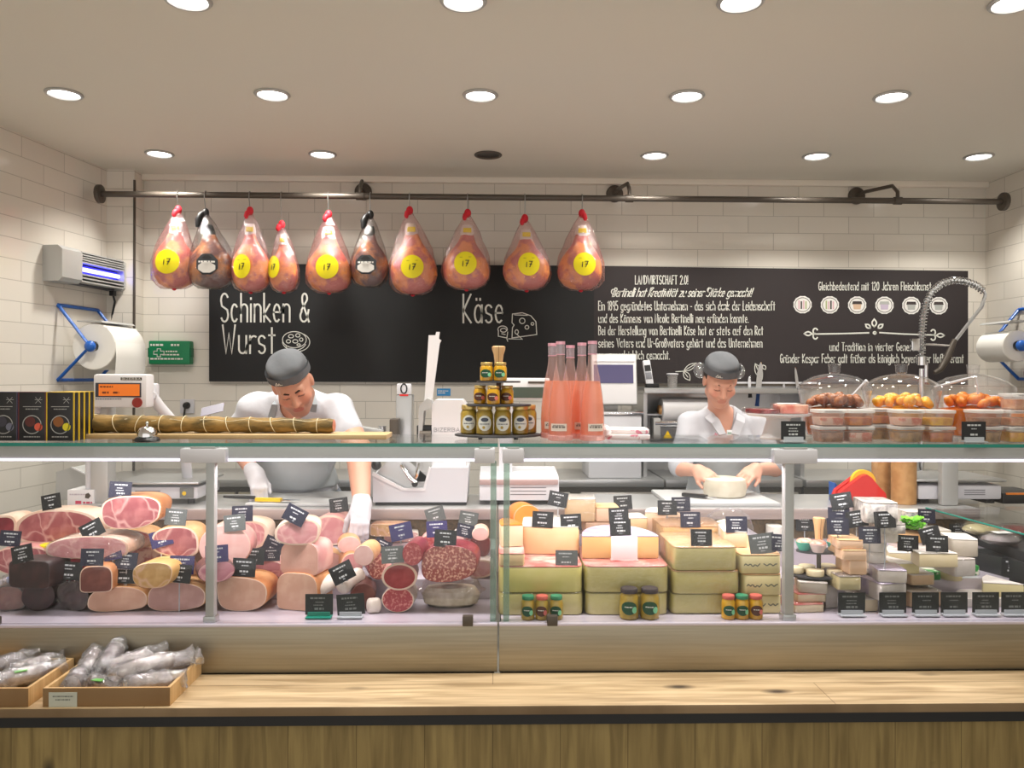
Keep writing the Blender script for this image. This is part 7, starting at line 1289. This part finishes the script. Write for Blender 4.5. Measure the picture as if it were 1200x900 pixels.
# black corner case
A_, B2, A3 = at(1126, 628, 3.38), at(1206, 700, 2.92), at(1130, 660, 3.19); xe = xR - .02
t = thing('corner_case', 'black corner display case with glass top at the right end', 'display case', (A_.x + .3, 3.1, ZD)); o = Vector(t.location); zc = .845; P3 = lambda pts, z0, z1: [[(x - o.x, y - o.y, z - o.z) for x, y in pts] for z in (z0, z1)]
B().rings(P3([(A_.x, 3.38), (B2.x, 2.92), (xe, 2.92), (xe, 3.38)], .8065, zc)).out('case_body', M('case_black', (48, 50, 52), .35), t, flat=True)
B().rings(P3([(A3.x, 3.195), (B2.x, 2.925), (xe, 2.925), (xe, 3.195)], ZD + .001, .8065)).out('lower_panel', M('case_black'), t, flat=True)
e0, e1 = at(1085, 592, 3.38), at(1215, 640, 2.92); gl = [(e0.x, 3.38, zc + .095), (e1.x, 2.92, zc + .06), (xe, 2.92, zc + .06), (xe, 3.38, zc + .095)]
B().rings([[Vector(p) - o for p in gl], [Vector(p) - o + Vector((0, 0, .006)) for p in gl]]).out('glass_top', m_glass, t, flat=True); B().tube([Vector(gl[0]) - o, Vector(gl[1]) - o], .004, 6).out('glass_edge', m_teal, t)
gs = [Vector((A_.x, 3.38, zc)) - o, Vector((B2.x, 2.92, zc)) - o, Vector(gl[1]) - o, Vector(gl[0]) - o]; B().rings([gs, [p + Vector((.004, 0, 0)) for p in gs]]).out('side_glass', m_glass, t, flat=True)
for k, (px, py, Y, rx, col, lab) in enumerate(((1150, 602, 3.28, .075, 'cream', 'cream-coloured pack under the glass top of the corner case'), (1190, 605, 3.25, .075, 'dm', 'dark red meat pack under the glass top of the corner case'), (1172, 616, 3.08, .07, 'gr', 'grey film pack with a white label in the corner case'))):
    p = at(px, py, Y); q = thing('meat_pack', lab, 'package', (p.x, Y, zc + .0005), 0, 'packs in the corner case'); mm = {'cream': PA['vein'], 'dm': M('dark_cured_meat'), 'gr': M('grey_pack', (120, 112, 112), .4)}[col]; B().sph((0, 0, .022), (rx, rx * .8, .022), 18, None, 0, 8).out('contents', mm, q, jit=.001); B().sph((0, 0, .026), (rx * 1.12, rx * .95, .0255), 18, None, 0, 8).out('film', m_film, q, jit=.002)
    if k == 2: B().box((0.0, -.01, .051), (.06, .04, .002)).out('label', m_wpaper, q)
# --- price cards in the goods
m_dark_g = M('card_print_dim', (120, 124, 120), .7)
TAGS = [(60, 588, -12, 'k', 'black card tilted left above the wide boned ham, leftmost at the back'), (141, 574, 3, 'n', 'dark card on top of the tall ham in front of the scale post'), (12, 631, 4, 'n', 'dark card at the left picture edge before the raw ham'), (26, 649, -14, 'k', 'black tilted card second from the left edge above the speck block'),
 (108, 622, -28, 'k', 'dark card turned sideways between the boned ham and the tall ham'), (108, 653, 0, 'n', 'dark card in the crimson dried beef'), (132, 648, -12, 'v', 'small violet card tucked behind two dark cards'), (148, 657, 4, 'n', 'upper dark card of a pair in the marbled pork'), (146, 673, 3, 'k', 'lower dark card of the pair above the low front ham'), (81, 669, 6, 'k', 'black card in the dark meats left of the smoked piece'),
 (41, 676, 0, 'k', 'black card on the face of the speck block'), (189, 631, -16, 'v', 'violet tilted card in the ham with tan rind'), (206, 606, 4, 'g', 'grey card at the back left of the glass post'), (213, 662, 3, 'v', 'violet card half hidden behind a dark green one'), (210, 672, 6, 'k', 'dark green card above the front ham by the glass post'),
 (284, 602, -3, 'n', 'dark blue card above the thick-rimmed ham at the back'), (275, 614, -6, 'g', 'grey card in the thick-rimmed ham'), (254, 649, -4, 'v', 'violet card on the pale round sausage by the post'), (297, 652, 3, 'k', 'black card just above the card on the mauve loaf'), (286, 665, 2, 'k', 'dark card in the mauve-pink loaf above the cracked ham'),
 (321, 639, 24, 'n', 'steeply tilted dark card left of the square pink loaf'), (318, 650, 0, 'n', 'small dark card below the steeply tilted one'), (346, 605, 28, 'n', 'tilted dark card at the back above the violet one'), (355, 621, 0, 'v', 'violet card above the square pink loaf'), (338, 624, -10, 'g', 'grey card edge peeking left of the violet card'),
 (363, 634, 2, 'n', 'low dark card lying on the square pink loaf'), (397, 592, -8, 'k', 'black card beside the man\'s reaching forearm'), (401, 671, -28, 'k', 'black card tilted steeply in the sausages above the white ones'),
 (470, 623, -12, 'v', 'violet card in the orange sausage pack right of the glove'), (448, 640, 26, 'n', 'small tilted dark card behind the grey-black card'), (460, 650, -3, 'g', 'grey-black card above the deep red sausage'), (510, 603, -18, 'g', 'tilted grey card at the back below the slicer'), (549, 608, 10, 'g', 'grey card at the back left of the centre posts'), (512, 620, -4, 'v', 'violet card behind the black card on the salami loaf'), (522, 631, 4, 'k', 'black card standing in the big salami loaf'), (545, 622, 14, 'n', 'small dark blue card left of the chorizo'),
 (654, 585, 12, 'k', 'tilted black card in the orange wedge at the back'), (636, 610, 3, 'k', 'left one of two cards on the tall pale block'), (669, 613, -3, 'k', 'right one of two cards on the tall pale block'), (730, 589, -3, 'k', 'rearmost of three cards in a row above the half wheel'), (725, 604, -2, 'k', 'middle of three cards in a row above the half wheel'), (727, 618, 0, 'k', 'front one of three cards, on the lilac top of the half wheel'), (664, 656, 0, 'g', 'grey-black card against the red-topped block'),
 (782, 595, 0, 'k', 'card mostly hidden behind another at the back, beside the cutting board'), (798, 591, 0, 'n', 'dark blue card in front of the cutting board edge'), (809, 609, 0, 'n', 'dark card on the film-wrapped tan block'), (822, 630, 2, 'k', 'black card standing on top of the wrapped stack of three'), (863, 616, 0, 'n', 'single dark card in front of the glass bell'), (893, 637, -6, 'g', 'larger grey-black card on the ash-veined cheeses'), (914, 636, 3, 'n', 'dark blue card half behind the right glass post'),
 (986, 587, -10, 'k', 'black card leaning before the red tape dispenser'), (983, 604, 0, 'n', 'upper dark card of a pair below the tape dispenser'), (982, 617, 0, 'n', 'lower dark card of a pair right of the wooden knob'), (1004, 608, -9, 'k', 'tilted black card left of the tall mottled cheese'), (943, 614, 3, 'k', 'black card left of the wooden knob'), (1037, 609, -2, 'k', 'black card in the low mottled blue cheese'), (1019, 627, 0, 'n', 'dark card above the stack of white soft cheeses'), (1064, 638, 4, 'k', 'black card on the cream wedges'), (1086, 605, 3, 'n', 'dark blue card right of the green lettuce'), (1123, 622, 0, 'k', 'black card on the white-topped block by the corner case'), (1090, 627, -14, 'k', 'narrow leaning card behind the brie card'), (1098, 637, 2, 'k', 'upright black card on the thick brie'), (1187, 665, 6, 'k', 'black card on the brie wedge near the right edge')]
CM = {'k': m_card, 'n': m_deep, 'v': m_vio, 'g': m_grey}
random.seed(3)
for px, py, ro, c, label in TAGS:
    sc_ = .92 if py < 660 else 1.0; best = None
    if label.startswith('larger'): sc_ = 1.1
    if label.startswith('small'): sc_ = .75
    for k in range(60):
        Y = 2.80 + k * .01; p = at(px, py, Y); zb = p.z - CH * sc_ / 2; zs = float(HM[cells(p.x - .01, p.x + .01, Y - .01, Y + .01)].max()); gap = zb - zs
        if gap < -.022: gap_e = .5 - gap
        else: gap_e = abs(gap - .012)
        front = float(HM[cells(p.x - .03, p.x + .03, max(Y - .14, 2.76), Y - .01)].max()) if Y > 2.8 else 0
        nb = 0
        for dz in (.0, -.018):
            for q in range(12):
                y_ = 2.76 + (Y - .015 - 2.76) * q / 11; s_ = y_ / Y
                if HM[cells(p.x * s_ - .004, p.x * s_ + .004, y_ - .004, y_ + .004)].max() > 1.5 + (p.z + dz - 1.5) * s_ + .002: nb += 1
        e = gap_e + .05 * min(nb, 4) + (.0 * max(0, front - zb - .02)) + .04 * abs(Y - 3.1)
        if best is None or e < best[0]: best = (e, Y, zs, zb - zs, p.x)
    e, Y, zs, gap, x = best
    if gap < -.022: print('TAG', label, gap)
    price_card((x, Y, zs - .004 if gap > 0 else zs + max(gap, -.03)), label, CM[c], max(gap, 0) + .004, math.radians(-8), random.uniform(-.12, .12), math.radians(ro), False, sc_)
m_dim = M('card_dim', (30, 34, 32), .4); FR = [(374, 'front-row dark card with green foot below the tan loaf', m_dim), (411, 'front-row dark card beneath the white sausages', m_dim), (998, 'first card of the front row on the right counter', m_dim), (1046, 'second card of the front row on the right counter', m_dim), (1084.5, 'third card of the front row on the right counter', m_dim), (1118, 'fourth card of the front row on the right counter', m_dim), (1155, 'fifth card of the front row on the right counter', m_dim), (1189, 'last card of the front row at the right picture edge', m_dim)]
for k, (px, lab, mm) in enumerate(FR):
    Y = 2.762; zb = ZD; t = price_card((X(px, Y, 712), Y, zb), lab, mm, .012, 0, 0, math.radians(-4 if k == 1 else 0), True, 1.12, 'front-row price cards', m_dark_g)
    if k == 0: [setattr(ch, 'active_material', M('green_foot', (20, 130, 110), .4)) for ch in t.children if ch.name.startswith('foot')]
# --- crates of wrapped sausages on the bench
def crate(x0, x1, label):
    t = thing('wooden_crate', label, 'crate', ((x0 + x1) / 2, 2.428, bz)); w = (x1 - x0) / 2; d, h = .262, .056; th = .010
    B().bx((-w, 0, 0), (w, th, h), .001).out('front_board', m_ply, t); B().bx((-w, d - th, 0), (w, d, h), .001).out('back_board', m_ply, t)
    for s_ in (-1, 1): B().bx((min(s_ * w, s_ * (w - th)), th, 0), (max(s_ * w, s_ * (w - th)), d - th, h), .001).out('side_board', m_ply, t)
    B().bx((-w + th, th, .002), (w - th, d - th, .008)).out('floor_board', m_ply, t); return t
cx0, cx1 = X(50, 2.428, 820), X(199, 2.428, 820); ct = crate(cx0, cx1, 'low pale wooden crate of wrapped sausages with a paper tag, on the ledge'); crate(X(-118, 2.428, 820), X(33, 2.428, 820), 'low pale wooden crate cut by the left picture edge')
b = B().bx((-.042, -.002, -.006), (.042, -.0005, .048)); c_ = b.out('paper_tag', M('tag_paper', (190, 192, 178), .8), ct); c_.location = (X(74, 2.428, 824) - ct.location.x, 0, -.004); b = B(); dash_text(b, [(-.03, .032, .034, .004), (-.022, .022, .024, .004)], lambda x, y: (x, -.0025, y)); b.out('tag_print', M('tag_ink', (120, 124, 116), .8), c_)
m_sg = M('mould_sausage', (150, 138, 134), .7, col2=(196, 186, 180), ns=26, ndet=4); m_sg2 = M('dark_mould_sausage', (104, 92, 92), .7, col2=(150, 138, 134), ns=30)
HB = {}
def sausage_pack(px, py, L, r, az, el, z, label, mat, green=False):
    Y = 2.56; p = at(px, py, Y); Y += 0; t0 = (z + bz - CAMZ); u = (px - 600) / FPX; d = _F + _R * u + _U * ((HOR - py) / FPX); q = Vector((0, 0, CAMZ)) + d * (t0 / d.z); q.y = min(max(q.y, 2.475), 2.63)
    t = thing('wrapped_sausage', label, 'sausage', (q.x, q.y, bz + z), 0, 'wrapped sausages in the crates'); D = Vector((math.cos(az) * math.cos(el), math.sin(az) * math.cos(el), math.sin(el))); n = 14
    rs = [r * math.sqrt(max(.04, 1 - abs(2 * k / (n - 1) - 1) ** 6)) for k in range(n)]
    B().tube([D * (L * (k / (n - 1) - .5)) for k in range(n)], rs, 14).out('sausage', mat, t, jit=.0008)
    m = 12; pts = [D * (L * 1.5 * (k / (m - 1) - .45)) for k in range(m)]; rr = [r * (.35 if k in (0,) else 1.16 if k < 9 else (.9, .8, 1.1)[k - 9]) for k in range(m)]
    B().tube(pts, rr, 14).out('bag', m_bag, t, jit=.0055)
    if green: B().box(D * (L * .1) + Vector((0, -r * .8, r * .86)), (.035, .02, .002), 0, Matrix.Rotation(az, 3, 'Z')).out('green_sticker', M('green_sticker', (110, 180, 90), .5), t)
R3 = math.radians
for a in ((90, 796, .10, .026, R3(100), .1, .042, 'bagged dark sausage standing in the left end of the tagged crate', m_sg2), (107, 776, .12, .028, R3(105), .25, .062, 'bagged grey sausage at the back left of the tagged crate', m_sg), (131, 770, .12, .028, R3(85), .45, .075, 'upright bagged sausage, tallest in the tagged crate', m_sg2), (163, 768, .14, .028, R3(35), .15, .062, 'bagged sausage at the back, its bag end pointing to the right', m_sg),
          (172, 781, .17, .027, R3(30), .08, .075, 'long bagged sausage lying slantwise across the tagged crate', m_sg), (204, 779, .105, .026, R3(40), .1, .06, 'bagged sausage at the right end of the tagged crate', m_sg2), (176, 799, .13, .027, R3(12), .05, .042, 'pale bagged sausage in the front right of the tagged crate', m_sg), (122, 802, .11, .023, R3(165), .05, .036, 'bagged sausage with green sticker in the front of the tagged crate', m_sg2, True),
          (9, 778, .12, .027, R3(50), .1, .055, 'bagged grey sausage at the back of the left-edge crate', m_sg2), (46, 775, .11, .025, R3(35), .1, .05, 'bagged sausage reaching over the right rim of the left-edge crate', m_sg), (22, 793, .16, .026, R3(38), .05, .045, 'long bagged sausage with green sticker in the left-edge crate', m_sg, True), (-2, 800, .11, .026, R3(60), .05, .04, 'bagged sausage low at the left picture edge', m_sg2)):
    sausage_pack(*a)
